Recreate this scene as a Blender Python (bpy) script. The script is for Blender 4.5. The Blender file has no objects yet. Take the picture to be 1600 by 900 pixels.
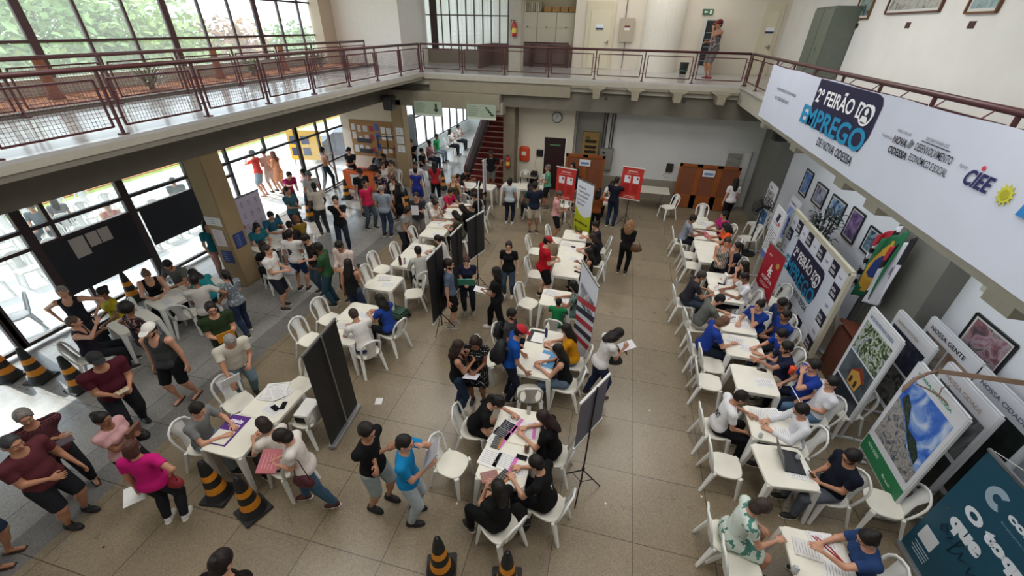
import bpy, bmesh, math, random
import numpy as np
from mathutils import Vector, Matrix, Euler
random.seed(7); RNG = np.random.default_rng(7)
C = bpy.context.scene.collection
PI = math.pi
# ---------------------------------------------------------------- camera
EYE = 5.6
PITCH, ROLL, YAW, FPX = 0.56237730, 0.0203836562, -0.230477431, 652.18
_cy, _sy = math.cos(YAW), math.sin(YAW)
FW = Vector((_sy*math.cos(PITCH), _cy*math.cos(PITCH), -math.sin(PITCH)))
_r = Vector((_cy, -_sy, 0)); _u = _r.cross(FW)
RT = _r*math.cos(ROLL) + _u*math.sin(ROLL); UP = _u*math.cos(ROLL) - _r*math.sin(ROLL)
cam = bpy.data.cameras.new('camera'); cam_o = bpy.data.objects.new('camera', cam); C.objects.link(cam_o)
cam.sensor_width = 36; cam.lens = 36*FPX/1600; cam.clip_start = .05; cam.clip_end = 300
cam_o.matrix_world = Matrix(((RT.x, UP.x, -FW.x, 0), (RT.y, UP.y, -FW.y, 0), (RT.z, UP.z, -FW.z, EYE), (0, 0, 0, 1)))
bpy.context.scene.camera = cam_o
def at(px, py, z=0.):
    """point of height z that stands where the photograph shows it at px, py"""
    d = RT*(px-800) + UP*(450-py) + FW*FPX
    t = (z-EYE)/d.z
    return Vector((t*d.x, t*d.y, z))
# ---------------------------------------------------------------- light
sc = bpy.context.scene
sc.view_settings.view_transform = 'Standard'; sc.view_settings.look = 'None'
sc.view_settings.gamma = 1; sc.view_settings.exposure = 0.2; sc.view_settings.use_curve_mapping = False
W = bpy.data.worlds.new('sky'); sc.world = W; W.use_nodes = True
bg = W.node_tree.nodes['Background']; bg.inputs[0].default_value = (.80, .90, 1, 1); bg.inputs[1].default_value = 3.0
sun = bpy.data.lights.new('sun', 'SUN'); sun.energy = 3.4; sun.angle = .01; sun.color = (1, .95, .86)
so = bpy.data.objects.new('sun', sun); C.objects.link(so)
so.rotation_euler = Vector((-.95, .22, .80)).to_track_quat('Z', 'Y').to_euler()
def area(name, loc, sx, sy, power, rot=(0, 0, 0), col=(1, 1, 1)):
    l = bpy.data.lights.new(name, 'AREA'); l.shape = 'RECTANGLE'; l.size = sx; l.size_y = sy; l.energy = power; l.color = col
    o = bpy.data.objects.new(name, l); C.objects.link(o); o.location = loc; o.rotation_euler = rot
    return o
for i, (x, y) in enumerate([(-5.2, 3), (-5.2, 11), (1.5, 3), (1.5, 11)]):
    area('added_ceiling_fill', (x, y, 7.75), 3.2, 4.5, 175, col=(1, .985, .96))  # unseen area lights added for soft light in the hall, no real fittings
area('gallery_area_light', (0.5, 18, 7.6), 5, 1.5, 60, col=(1, .95, .88))  # bare area light over the far gallery, no visible fixture
area('corridor_area_light', (-7.0, 19.5, 3.05), 1.2, 4, 30, col=(.95, 1, 1))  # bare area light in the corridor, no visible fixture
area('added_soffit_fill', (4.35, 7.5, 3.42), .5, 9, 34, col=(.92, .96, 1))  # fill light added under the right gallery to brighten the wall, no real fixture
# ---------------------------------------------------------------- materials
def lin(h):
    h = h.lstrip('#'); v = [int(h[i:i+2], 16)/255 for i in (0, 2, 4)]
    return tuple(x/12.92 if x <= .04045 else ((x+.055)/1.055)**2.4 for x in v)
_M = {}
def mat(col, rough=.6, metal=0., var=0., vscale=8., bump=0., bscale=60., spec=.5, pat=None, c2=None, ps=20.):
    """procedural material: base colour, slow variation, fine bump, optional woven/printed pattern"""
    key = (col, rough, metal, var, vscale, bump, bscale, spec, pat, c2, ps)
    if key in _M: return _M[key]
    m = bpy.data.materials.new('m_'+col.strip('#')); m.use_nodes = True; nt = m.node_tree; N = nt.nodes; L = nt.links
    b = N['Principled BSDF']; c = lin(col)
    b.inputs['Base Color'].default_value = (*c, 1); b.inputs['Roughness'].default_value = rough
    b.inputs['Metallic'].default_value = metal; b.inputs['Specular IOR Level'].default_value = spec
    m.diffuse_color = (*c, 1)
    tc = N.new('ShaderNodeTexCoord'); out = None
    if pat:
        k = lin(c2 or '#ffffff'); ramp = N.new('ShaderNodeValToRGB'); ramp.color_ramp.interpolation = 'CONSTANT'
        e = ramp.color_ramp.elements
        e[0].color = (*c, 1); e[1].color = (*k, 1)
        if pat == 'dots':
            t = N.new('ShaderNodeTexVoronoi'); t.inputs['Scale'].default_value = ps; t.inputs['Randomness'].default_value = .25
            o = t.outputs['Distance']; e[0].color = (*k, 1); e[1].color = (*c, 1); e[1].position = .2
        elif pat == 'stripes':
            t = N.new('ShaderNodeTexWave'); t.inputs['Scale'].default_value = ps; t.inputs['Distortion'].default_value = 1.2; t.bands_direction = 'X'
            o = t.outputs['Fac']; e[1].position = .55
        elif pat == 'hoops':
            t = N.new('ShaderNodeTexWave'); t.inputs['Scale'].default_value = ps; t.inputs['Distortion'].default_value = 2.5; t.bands_direction = 'Z'
            o = t.outputs['Fac']; e[1].position = .5
        else:
            t = N.new('ShaderNodeTexNoise'); t.inputs['Scale'].default_value = ps; t.inputs['Detail'].default_value = 2
            o = t.outputs['Fac']; e[1].position = .56
        L.new(tc.outputs['Object'], t.inputs['Vector']); L.new(o, ramp.inputs[0]); out = ramp.outputs[0]
    if var:
        n = N.new('ShaderNodeTexNoise'); n.inputs['Scale'].default_value = vscale; n.inputs['Detail'].default_value = 3
        L.new(tc.outputs['Object'], n.inputs['Vector'])
        mr = N.new('ShaderNodeMapRange'); mr.inputs[1].default_value = .3; mr.inputs[2].default_value = .7
        mr.inputs[3].default_value = 1-var; mr.inputs[4].default_value = 1+var; L.new(n.outputs['Fac'], mr.inputs[0])
        mx = N.new('ShaderNodeVectorMath'); mx.operation = 'SCALE'; L.new(mr.outputs[0], mx.inputs['Scale'])
        if out: L.new(out, mx.inputs[0])
        else: mx.inputs[0].default_value = c
        out = mx.outputs[0]
    if out: L.new(out, b.inputs['Base Color'])
    if bump:
        n = N.new('ShaderNodeTexNoise'); n.inputs['Scale'].default_value = bscale; L.new(tc.outputs['Object'], n.inputs['Vector'])
        bp = N.new('ShaderNodeBump'); bp.inputs['Strength'].default_value = bump; bp.inputs['Distance'].default_value = .01
        L.new(n.outputs['Fac'], bp.inputs['Height']); L.new(bp.outputs[0], b.inputs['Normal'])
    _M[key] = m
    return m
def glass_mat(haze=.04):
    m = bpy.data.materials.new('window_glass'); m.use_nodes = True; nt = m.node_tree; nt.nodes.clear()
    o = nt.nodes.new('ShaderNodeOutputMaterial'); t = nt.nodes.new('ShaderNodeBsdfTransparent'); g = nt.nodes.new('ShaderNodeBsdfGlossy')
    d = nt.nodes.new('ShaderNodeBsdfDiffuse'); d.inputs[0].default_value = (.8, .85, .88, 1)
    t.inputs[0].default_value = (.93, .96, .97, 1); g.inputs['Roughness'].default_value = .02
    a = nt.nodes.new('ShaderNodeMixShader'); a.inputs[0].default_value = .05; b = nt.nodes.new('ShaderNodeMixShader'); b.inputs[0].default_value = .03
    nt.links.new(t.outputs[0], a.inputs[1]); nt.links.new(g.outputs[0], a.inputs[2]); nt.links.new(a.outputs[0], b.inputs[1]); nt.links.new(d.outputs[0], b.inputs[2])
    tr = nt.nodes.new('ShaderNodeBsdfTranslucent'); tr.inputs[0].default_value = (.95, .97, 1, 1); c = nt.nodes.new('ShaderNodeMixShader'); c.inputs[0].default_value = haze; nt.links.new(b.outputs[0], c.inputs[1]); nt.links.new(tr.outputs[0], c.inputs[2]); nt.links.new(c.outputs[0], o.inputs[0]); return m
GLASS = glass_mat(); HAZY = glass_mat(.06)
def floor_mat():
    m = bpy.data.materials.new('terrazzo'); m.use_nodes = True; nt = m.node_tree; N = nt.nodes; L = nt.links; b = N['Principled BSDF']
    tc = N.new('ShaderNodeTexCoord'); sep = N.new('ShaderNodeSeparateXYZ'); L.new(tc.outputs['Object'], sep.inputs[0])
    def math_(op, a, bb=None, c=None):
        n = N.new('ShaderNodeMath'); n.operation = op
        for i, v in enumerate((a, bb, c)):
            if v is None: continue
            if isinstance(v, (int, float)): n.inputs[i].default_value = v
            else: L.new(v, n.inputs[i])
        return n.outputs[0]
    fx = math_('SUBTRACT', sep.outputs[0], .93); fy = math_('SUBTRACT', sep.outputs[1], .105)
    # joints every metre
    def joint(v):
        f = math_('FRACT', math_('ADD', v, .5)); return math_('ABSOLUTE', math_('SUBTRACT', f, .5))
    jd = math_('MINIMUM', joint(fx), joint(fy)); jm = math_('LESS_THAN', jd, .0055)
    cx = math_('FLOOR', fx); cyy = math_('FLOOR', fy)
    comb = N.new('ShaderNodeCombineXYZ'); L.new(cx, comb.inputs[0]); L.new(cyy, comb.inputs[1])
    wn = N.new('ShaderNodeTexWhiteNoise'); wn.noise_dimensions = '2D'; L.new(comb.outputs[0], wn.inputs['Vector'])
    sp = N.new('ShaderNodeTexVoronoi'); sp.inputs['Scale'].default_value = 75; L.new(tc.outputs['Object'], sp.inputs['Vector'])
    spn = N.new('ShaderNodeTexNoise'); spn.inputs['Scale'].default_value = 3; spn.inputs['Detail'].default_value = 5; L.new(tc.outputs['Object'], spn.inputs['Vector'])
    sepc = N.new('ShaderNodeSeparateColor'); L.new(sp.outputs['Color'], sepc.inputs[0])
    g = math_('MULTIPLY_ADD', sepc.outputs[0], .36, .8)
    g = math_('MULTIPLY', g, math_('MULTIPLY_ADD', wn.outputs['Value'], .16, .92))
    g = math_('MULTIPLY', g, math_('MULTIPLY_ADD', spn.outputs['Fac'], .22, .89))
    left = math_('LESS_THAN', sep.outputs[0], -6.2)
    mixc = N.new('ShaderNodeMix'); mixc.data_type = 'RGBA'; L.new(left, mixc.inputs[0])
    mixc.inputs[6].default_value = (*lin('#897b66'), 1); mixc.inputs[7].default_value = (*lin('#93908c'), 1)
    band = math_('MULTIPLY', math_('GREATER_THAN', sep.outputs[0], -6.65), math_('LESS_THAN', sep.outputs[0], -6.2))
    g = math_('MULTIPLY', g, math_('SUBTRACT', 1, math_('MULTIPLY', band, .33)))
    g = math_('MULTIPLY', g, math_('SUBTRACT', 1, math_('MULTIPLY', jm, .62)))
    s = N.new('ShaderNodeVectorMath'); s.operation = 'SCALE'; L.new(mixc.outputs[2], s.inputs[0]); L.new(g, s.inputs['Scale'])
    L.new(s.outputs[0], b.inputs['Base Color'])
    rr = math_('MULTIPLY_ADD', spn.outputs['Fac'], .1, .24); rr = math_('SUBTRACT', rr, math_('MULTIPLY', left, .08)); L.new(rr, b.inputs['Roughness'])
    return m
WHITEW = mat('#e6e4df', .8, var=.03, vscale=1.5, bump=.1, bscale=90)
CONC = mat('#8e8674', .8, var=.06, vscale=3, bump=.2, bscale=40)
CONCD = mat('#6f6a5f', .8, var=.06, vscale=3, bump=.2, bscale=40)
FASC = mat('#a9a497', .75, var=.05, vscale=5, bump=.15, bscale=50)
MAROON = mat('#4c2426', .38, var=.08, vscale=10)
FRAMEM = mat('#3b2f30', .5, var=.08, vscale=10)
BLACK = mat('#141416', .6, var=.1, vscale=12)
PLAST = mat('#e6e6e2', .38, var=.02, vscale=6)
PLASTY = mat('#ebe7da', .4, var=.03, vscale=6)
STEEL = mat('#9b9c9e', .3, metal=.9, var=.04)
PAPER = mat('#eeedea', .7, var=.02)
WOOD = mat('#8a5a2c', .5, var=.18, vscale=5, bump=.1, bscale=30)
WOODR = mat('#7d4a2a', .55, var=.12, vscale=6)
# ---------------------------------------------------------------- mesh helpers
class MB:
    def __init__(s): s.v = []; s.f = []; s.mi = []; s.mats = []
    def _m(s, m):
        if m is None: return 0
        if m not in s.mats: s.mats.append(m)
        return s.mats.index(m)
    def add(s, v, f, m=None):
        n = len(s.v); s.v += [tuple(p) for p in v]; s.f += [tuple(i+n for i in q) for q in f]; s.mi += [s._m(m)]*len(f)
    def box(s, c, d, m=None, rot=None, taper=1.):
        x, y, z = d[0]/2, d[1]/2, d[2]/2
        P = [Vector((sx*x*(taper if sz < 0 else 1), sy*y*(taper if sz < 0 else 1), sz*z)) for sz in (-1, 1) for sx, sy in ((-1, -1), (1, -1), (1, 1), (-1, 1))]
        if rot is not None: P = [rot @ p for p in P]
        s.add([p+Vector(c) for p in P], [(0, 3, 2, 1), (4, 5, 6, 7), (0, 1, 5, 4), (1, 2, 6, 5), (2, 3, 7, 6), (3, 0, 4, 7)], m)
    def b2(s, a, b, m=None): # box from two corners
        s.box([(a[i]+b[i])/2 for i in range(3)], [abs(b[i]-a[i]) for i in range(3)], m)
    def bar(s, a, b, w, h=None, m=None):
        a, b = Vector(a), Vector(b); d = b-a; q = d.to_track_quat('Y', 'Z').to_matrix()
        s.box((a+b)/2, (w, d.length, h or w), m, q)
    def tube(s, pts, r, m=None, n=8, closed=False, flat=1.):
        pts = [Vector(p) for p in pts]; k = len(pts); V = []; up = Vector((0, 0, 1)); side0 = None
        for i, p in enumerate(pts):
            t = (pts[(i+1) % k] - pts[i-1]) if closed else (pts[min(i+1, k-1)] - pts[max(i-1, 0)])
            t.normalize()
            if side0 is None: side = t.cross(up if abs(t.z) < .95 else Vector((1, 0, 0)))
            else: side = side0 - t*side0.dot(t)
            side.normalize(); side0 = side; w = side.cross(t)
            rr = r[i] if isinstance(r, (list, tuple)) else r
            for j in range(n):
                a = 2*PI*j/n; V.append(p + side*math.cos(a)*rr + w*math.sin(a)*rr*flat)
        F = []
        for i in range(k if closed else k-1):
            for j in range(n):
                F.append((i*n+j, i*n+(j+1) % n, ((i+1) % k)*n+(j+1) % n, ((i+1) % k)*n+j))
        if not closed: F += [tuple(reversed(range(n))), tuple(range((k-1)*n, k*n))]
        s.add(V, F, m)
    def lathe(s, prof, c=(0, 0, 0), n=20, m=None, sq=0):
        V = []; F = []
        for r, z in prof:
            for j in range(n):
                a = 2*PI*j/n + (PI/4 if sq else 0); V.append((c[0]+r*math.cos(a), c[1]+r*math.sin(a), c[2]+z))
        for i in range(len(prof)-1):
            for j in range(n): F.append((i*n+j, i*n+(j+1) % n, (i+1)*n+(j+1) % n, (i+1)*n+j))
        F += [tuple(reversed(range(n))), tuple(range((len(prof)-1)*n, len(prof)*n))]
        s.add(V, F, m)
    def quad(s, a, b, c, d, m=None): s.add([a, b, c, d], [(0, 1, 2, 3)], m)
    def prism(s, poly, org, ux, uy, th, m=None):
        """flat outline poly (2D) in the plane org+ux,uy given thickness th along the normal"""
        ux, uy = Vector(ux), Vector(uy); n = ux.cross(uy).normalized()*th; org = Vector(org); k = len(poly)
        V = [org+ux*x+uy*y for x, y in poly]; V2 = [p-n for p in V]
        s.add(V+V2, [tuple(range(k)), tuple(range(2*k-1, k-1, -1))]+[(i, i+k, (i+1) % k+k, (i+1) % k) for i in range(k)], m)
    def mesh(s, name, m=None, smooth=False):
        me = bpy.data.meshes.new(name); me.from_pydata(s.v, [], s.f)
        for x in (s.mats or [m or PLAST]): me.materials.append(x)
        if s.mats: me.polygons.foreach_set('material_index', s.mi)
        if smooth: me.polygons.foreach_set('use_smooth', [True]*len(s.f))
        me.update(); return me
    def build(s, name, m=None, parent=None, smooth=False, bevel=0, loc=None, rot=None):
        me = s.mesh(name, m, smooth)
        if bevel:
            bm = bmesh.new(); bm.from_mesh(me)
            bmesh.ops.bevel(bm, geom=bm.edges[:], offset=bevel, segments=2, affect='EDGES', clamp_overlap=True)
            bm.to_mesh(me); bm.free()
        return link(name, me, parent, loc, rot)
def link(name, me, parent=None, loc=None, rot=None):
    o = bpy.data.objects.new(name, me); C.objects.link(o)
    if parent: o.parent = parent
    if loc is not None: o.location = loc
    if rot is not None: o.rotation_euler = rot
    return o
def tag(o, label=None, cat=None, group=None, kind=None):
    if label: o['label'] = label
    if cat: o['category'] = cat
    if group: o['group'] = group
    if kind: o['kind'] = kind
    return o
def thing(name, label, cat, loc=(0, 0, 0), rz=0., group=None):
    o = bpy.data.objects.new(name, None); C.objects.link(o); o.empty_display_size = .1
    o.location = loc; o.rotation_euler = (0, 0, rz); return tag(o, label, cat, group)
def struct(name, mb, m=None, parent=None, **k):
    o = mb.build(name, m, parent, **k)
    if not parent: tag(o, kind='structure')
    return o
def dup(root, loc, rz=0., label=None, group=None, cat=None):
    r = root.copy(); C.objects.link(r); r.location = loc; r.rotation_euler = (0, 0, rz)
    if label: r['label'] = label
    if group: r['group'] = group
    if cat: r['category'] = cat
    for ch in root.children:
        c = ch.copy(); C.objects.link(c); c.parent = r
        for g in ch.children:
            d = g.copy(); C.objects.link(d); d.parent = c
    return r
def rotz(v, a): return Vector((v[0]*math.cos(a)-v[1]*math.sin(a), v[0]*math.sin(a)+v[1]*math.cos(a), v[2]))
_F = {}
def text(s, parent, loc, xdir, ydir, size, col, name='lettering', bold=.0, sx=1., shear=0., align='LEFT', th=.002, space=1., rough=.6):
    """raised print: letters lying in the plane spanned by xdir (reading) and ydir (up)"""
    cu = bpy.data.curves.new('t', 'FONT'); cu.body = s; cu.size = 1; cu.offset = bold; cu.extrude = 0; cu.shear = shear; cu.align_x = align
    cu.space_character = space; cu.space_line = .95; cu.resolution_u = 3
    o = bpy.data.objects.new('t', cu); C.objects.link(o)
    dg = bpy.context.evaluated_depsgraph_get(); me = bpy.data.meshes.new_from_object(o.evaluated_get(dg))
    bpy.data.objects.remove(o); bpy.data.curves.remove(cu)
    x = Vector(xdir).normalized(); y = Vector(ydir).normalized(); n = x.cross(y)
    M = Matrix(((x.x*size*sx, y.x*size, n.x, loc[0]), (x.y*size*sx, y.y*size, n.y, loc[1]), (x.z*size*sx, y.z*size, n.z, loc[2]), (0, 0, 0, 1)))
    me.transform(M @ Matrix.Translation((0, 0, th)))
    me.materials.clear(); me.materials.append(mat(col, rough)); me.name = name
    return link(name, me, parent)
# ================================================================ STRUCTURE
DK = 4.15   # gallery floor height
XL, XR, YB = -10.7, 5.3, 16.4
FL = floor_mat()
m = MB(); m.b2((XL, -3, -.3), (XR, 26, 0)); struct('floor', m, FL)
GROUND = mat('#cfccc6', .7, var=.05, vscale=.6, bump=.1, bscale=30)
m = MB(); m.b2((-19, -30, -.4), (XL, 80, -.06)); struct('trim_1', m, GROUND)['label'] = 'pale concrete patio outside the glass'
m = MB(); m.b2((-120, -60, -.5), (-19, 120, -.1)); struct('trim_2', m, mat('#98a552', .95, var=.25, vscale=.5, bump=.5, bscale=8))['label'] = 'sunlit lawn beyond the patio'
m = MB()
for i in range(3): m.b2((XL-1.5-i*2.6, -10, -.06), (XL-1.42-i*2.6, 30, -.055))
struct('trim_3', m, mat('#b8b4aa', .7))
m = MB(); m.b2((-24, 8, -.1), (-19.5, 40, -.06)); struct('trim_4', m, mat('#c98a55', .95, var=.2, vscale=1.5, bump=.4))
# roof and near wall
m = MB(); m.b2((-12, -3, 8), (XR+.3, 27, 8.3)); struct('ceiling', m, WHITEW)
m = MB(); m.b2((-12, -3.2, 0), (XR+.2, -3, 8)); struct('wall_near', m, WHITEW)
# right wall
m = MB(); m.b2((XR, -3, 0), (XR+.2, 16.6, 3.95)); struct('wall_right', m, mat('#e6e9f0', .8, var=.04, vscale=1.2, bump=.1, bscale=80))
m = MB(); m.b2((XR, -3, 4.0), (XR+.2, 19.7, 8)); struct('wall_right_gallery', m, WHITEW)
m = MB()
m.b2((4.95, 6.7, 0), (XR, 8.1, 3.6)); m.b2((4.85, 14.6, 0), (XR, 16.3, 3.6))
struct('trim_5', m, mat('#77766f', .75, var=.06, vscale=3, bump=.15))
# back wall of the ground floor: left part with door, niche, white part
m = MB()
m.b2((-3.7, 16.3, 0), (-2.68, 16.5, 3.3)); m.b2((-1.84, 16.3, 0), (-1.58, 16.5, 3.3)); m.b2((-2.68, 16.3, 2.02), (-1.84, 16.5, 3.3))
struct('wall_back_left', m, mat('#e0d8c6', .8, var=.03, vscale=1.5))
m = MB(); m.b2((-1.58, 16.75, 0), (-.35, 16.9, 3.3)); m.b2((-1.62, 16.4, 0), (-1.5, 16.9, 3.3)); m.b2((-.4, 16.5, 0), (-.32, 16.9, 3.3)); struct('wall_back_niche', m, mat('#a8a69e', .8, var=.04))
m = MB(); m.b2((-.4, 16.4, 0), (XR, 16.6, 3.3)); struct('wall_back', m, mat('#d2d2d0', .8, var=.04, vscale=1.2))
m = MB(); m.b2((-.4, 16.36, 0), (2.4, 16.4, .75)); struct('baseboard_back', m, mat('#8d8578', .7, var=.05))
m = MB(); m.b2((-2.66, 16.34, 0), (-1.86, 16.4, 2.0)); d = struct('door_1', m, mat('#2a1012', .5, var=.1)); d['label'] = 'dark maroon door in the back wall'
m = MB(); m.b2((-2.45, 16.32, 1.72), (-2.05, 16.345, 1.77)); m.build('door_sign', mat('#5e8a63', .5), d)
m = MB(); m.b2((-1.95, 16.28, .95), (-1.9, 16.34, 1.05)); m.build('door_handle', STEEL, d)
# louvred door at the right end of the back wall
m = MB(); m.b2((3.85, 16.34, 0), (4.65, 16.42, 2.0)); d = struct('door_2', m, mat('#cfcfca', .6)); d['label'] = 'pale louvred door at the right end of the back wall'
m = MB()
for i in range(22): m.box((4.12, 16.32, .75+i*.055), (.46, .03, .045), None, Euler((.5, 0, 0)).to_matrix())
m.build('louvre', mat('#a7a59e', .6), d)
m = MB(); m.b2((4.42, 16.30, 0), (4.62, 16.34, 2.0)); m.b2((4.45, 16.28, 1.0), (4.49, 16.31, 1.08)); m.build('door_leaf', mat('#d9d9d6', .6), d)
# columns and beams
TANC = mat('#9a8462', .75, var=.06, vscale=2.5, bump=.12)
def column(n, x0, y0, x1, y1, z0, z1, mm, lab):
    m = MB(); m.b2((x0, y0, z0), (x1, y1, z1)); o = struct(n, m, mm, bevel=.02); o['label'] = lab; return o
P1 = column('trim_6', -8.85, 6.95, -8.35, 7.45, 0, 3.25, TANC, 'tan concrete column near the left glass wall')
P2 = column('trim_7', -8.28, 15.0, -7.82, 15.45, 0, 3.25, TANC, 'tan column beside the notice board')
P3 = column('trim_8', -4.12, 15.6, -3.68, 16.2, 0, 3.25, mat('#7f7462', .75, var=.06), 'column at the right of the stairs')
column('trim_9', -4.2, 16.6, -3.75, 17.05, DK, 8, FASC, 'concrete column on the gallery')
column('trim_10', -8.85, -1.5, -8.35, -1, 0, 3.25, TANC, 'tan column under the near gallery')
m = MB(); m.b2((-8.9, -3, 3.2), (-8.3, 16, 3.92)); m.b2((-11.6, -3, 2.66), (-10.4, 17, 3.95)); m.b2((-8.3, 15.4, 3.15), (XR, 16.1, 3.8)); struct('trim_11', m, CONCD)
m = MB(); m.b2((-6.75, 15.25, 3.56), (-1.72, 15.5, 3.95)); m.b2((-8.3, 15.0, 3.05), (-4.1, 15.3, 3.55)); struct('trim_12', m, CONC)
m = MB(); m.b2((-4.45, 15.05, 2.92), (-4.0, 15.6, 3.3)); struct('trim_13', m, mat('#9d968a', .8))
# gallery slabs
m = MB(); m.b2((-11.7, -3, 3.9), (-6.98, 15.2, 4.0)); m.b2((-11.7, -3, 4.0), (-6.9, 15.2, 4.1)); struct('trim_14', m, FASC)
m = MB(); m.b2((-6.95, 15.2, 3.95), (3.45, 15.34, 4.1)); m.b2((-11.7, 15.3, 3.75), (XR, 19.6, 4.1)); struct('trim_15', m, FASC)
GAL = mat('#b4b3b2', .16, var=.08, vscale=2)
m = MB(); m.b2((-9.75, -3, 4.1), (-6.9, 15.2, DK)); m.b2((-9.75, 15.2, 4.1), (XR, 19.6, DK)); m.b2((3.4, -3, 4.1), (XR, 15.2, DK)); struct('floor_gallery', m, GAL)
m = MB(); m.b2((3.45, -3, 3.66), (3.62, 15.3, 4.1)); m.b2((3.62, -3, 3.85), (XR, 15.3, 4.1))
for y in (-1, 1.5, 4, 6.5, 7.6, 10, 12.5): m.b2((3.62, y, 3.45), (XR, y+.35, 3.85))
struct('trim_16', m, FASC)
# ribs under the far gallery edge
m = MB()
for x in (-.83, .36, 1.62, 2.86):
    poly = [(-.26, .0), (-.12, -.07), (-.1, -.3), (.1, -.3), (.12, -.07), (.26, .0)]
    m.prism(poly, (x, 15.2, 3.97), (1, 0, 0), (0, 0, 1), -.6)
m.b2((-1.7, 15.21, 3.88), (3.44, 15.6, 3.99)); struct('trim_17', m, CONC)
# gallery back wall and its fittings
m = MB()
m.b2((-2.25, 19.5, DK), (-1.8, 19.7, 8)); m.b2((-.72, 19.5, DK), (4.5, 19.7, 8)); m.b2((5.1, 19.5, DK), (XR, 19.7, 8)); m.b2((-1.8, 19.5, 6.3), (-.72, 19.7, 8)); m.b2((4.5, 19.5, 6.35), (5.1, 19.7, 8))
struct('wall_gallery_back', m, mat('#e2d9cb', .8, var=.03, vscale=1.5))
m = MB(); m.lathe([(.75, 0), (.75, 3.85)], (1.1, 19.55, DK), 32); struct('trim_18', m, mat('#e9e4da', .7, var=.02), smooth=False)
for k, (x0, x1, n) in enumerate(((-1.8, -.72, 3), (4.5, 5.1, 4))):
    m = MB(); m.b2((x0, 19.42, DK), (x1, 19.56, 6.42)); d = struct('door_%d' % n, m, mat('#d8cfb6', .55, var=.03))
    m = MB(); m.b2((x0+.18, 19.4, DK+.02), (x1-.12, 19.42, 6.15)); m.build('door_leaf', mat('#ddd5bd', .5), d)
    m = MB(); m.b2(((x0+x1)/2-.14, 19.385, 5.55), ((x0+x1)/2+.14, 19.4, 5.68), mat('#e8ecf2')); m.b2(((x0+x1)/2-.14, 19.38, 5.5), ((x0+x1)/2+.14, 19.4, 5.56), mat('#26355c')); m.build('door_plate', None, d)
    m = MB(); m.b2((x1-.2, 19.34, 5.0), (x1-.16, 19.4, 5.14)); m.b2((x1-.3, 19.34, 5.06), (x1-.16, 19.36, 5.09)); m.build('door_handle', STEEL, d)
# cabinets wall behind the gallery (left of the door)
m = MB(); m.b2((-4.7, 20.4, DK), (-2.2, 20.6, 8)); m.b2((-2.26, 19.65, DK-.3), (-2.2, 20.6, 8)); m.b2((-4.75, 19.6, DK-.3), (-2.2, 20.5, DK)); struct('wall_store', m, mat('#b9ad94', .8))
for i, x in enumerate((-4.65, -3.85, -3.05)):
    t = thing('cabinet', ('pale beige cabinet nearest the gallery column', 'pale beige cabinet between two others above the stairs', 'pale beige cabinet nearest the white door wall')[i], 'cabinet', (x, 20.0, DK), group='cabinets on the gallery')
    m = MB(); m.b2((0, 0, 0), (.79, .38, 1.9)); m.build('body', mat('#cfc8b2', .6), t)
    m = MB(); m.b2((.01, -.02, .05), (.78, 0, 1.35)); m.build('door', mat('#d2cbb6', .55), t)
    m = MB(); m.b2((.01, -.02, 1.37), (.78, 0, 1.88)); m.build('door', mat('#d2cbb6', .55), t)
    m = MB(); m.lathe([(.02, 0), (.035, .03), (.01, .05)], (.4, -.04, 1.38), 8); m.build('handle', STEEL, t)
m = MB()
for i in range(9): m.b2((-4.5+i*.09, 20.05, DK+1.92), (-4.43+i*.09, 20.3, DK+2.25), mat(('#b7ad98', '#c9bfa8', '#a09480')[i % 3]))
for i in range(4): m.b2((-3.6+i*.34, 20.05, DK+1.92), (-3.3+i*.34, 20.35, DK+2.1), mat('#a77f45'))
tag(m.build('box_file'), 'row of files and brown boxes stored on top of the cabinets', 'files', kind='stuff')
# stair well parapet on the gallery (dark boards behind rail)
m = MB(); m.b2((-5.6, 19.3, DK), (-2.3, 19.36, 4.95)); m.b2((-5.6, 17.3, DK), (-5.54, 19.3, 4.95)); struct('trim_19', m, mat('#6a5650', .7, var=.08))
# gallery window wall, left back
def glazing(name, axis, c, a0, a1, z0, z1, vs, hs, w=.05, mm=FRAMEM, thick=(), tw=.12, gl=None):
    """framed window: verticals at vs, transoms at hs"""
    P = (lambda s, z, dd: (c+dd, s, z)) if axis == 'X' else (lambda s, z, dd: (s, c+dd, z))
    m = MB()
    for v in list(vs)+[a0, a1]:
        ww = tw if v in thick else w
        m.b2(P(v-ww/2, z0, -w*.7), P(v+ww/2, z1, w*.7))
    for h in list(hs)+[z0, z1]: m.b2(P(a0, h-w/2, -w*.6), P(a1, h+w/2, w*.6))
    o = struct(name, m, mm); g = MB(); g.b2(P(a0, z0, -.004), P(a1, z1, .004)); g.build('window_pane', gl or GLASS, o); return o
glazing('window_1', 'Y', 19.5, -9.5, -4.7, DK+.5, 8, [-8.2+i*.36 for i in range(10)], [5.9], w=.04, thick=(-8.2,), tw=.3)
m = MB(); m.b2((-9.5, 19.45, DK), (-4.7, 19.6, DK+.5)); struct('trim_20', m, mat('#877c70', .7))
m = MB(); m.b2((-12, 24, DK), (-2, 24.2, 8)); struct('wall_far_room', m, mat('#eceae4', .8))
m = MB(); m.b2((-11.7, 17, DK), (-8.55, 17.2, 8)); m.b2((-8.75, 17.2, DK), (-8.55, 19.5, 8)); struct('wall_gallery_left_end', m, mat('#efe9e2', .8, var=.02))
m = MB(); m.b2((-11.75, 16.2, DK), (-11.3, 17, 8)); struct('trim_21', m, mat('#c9b8a4', .8))
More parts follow.
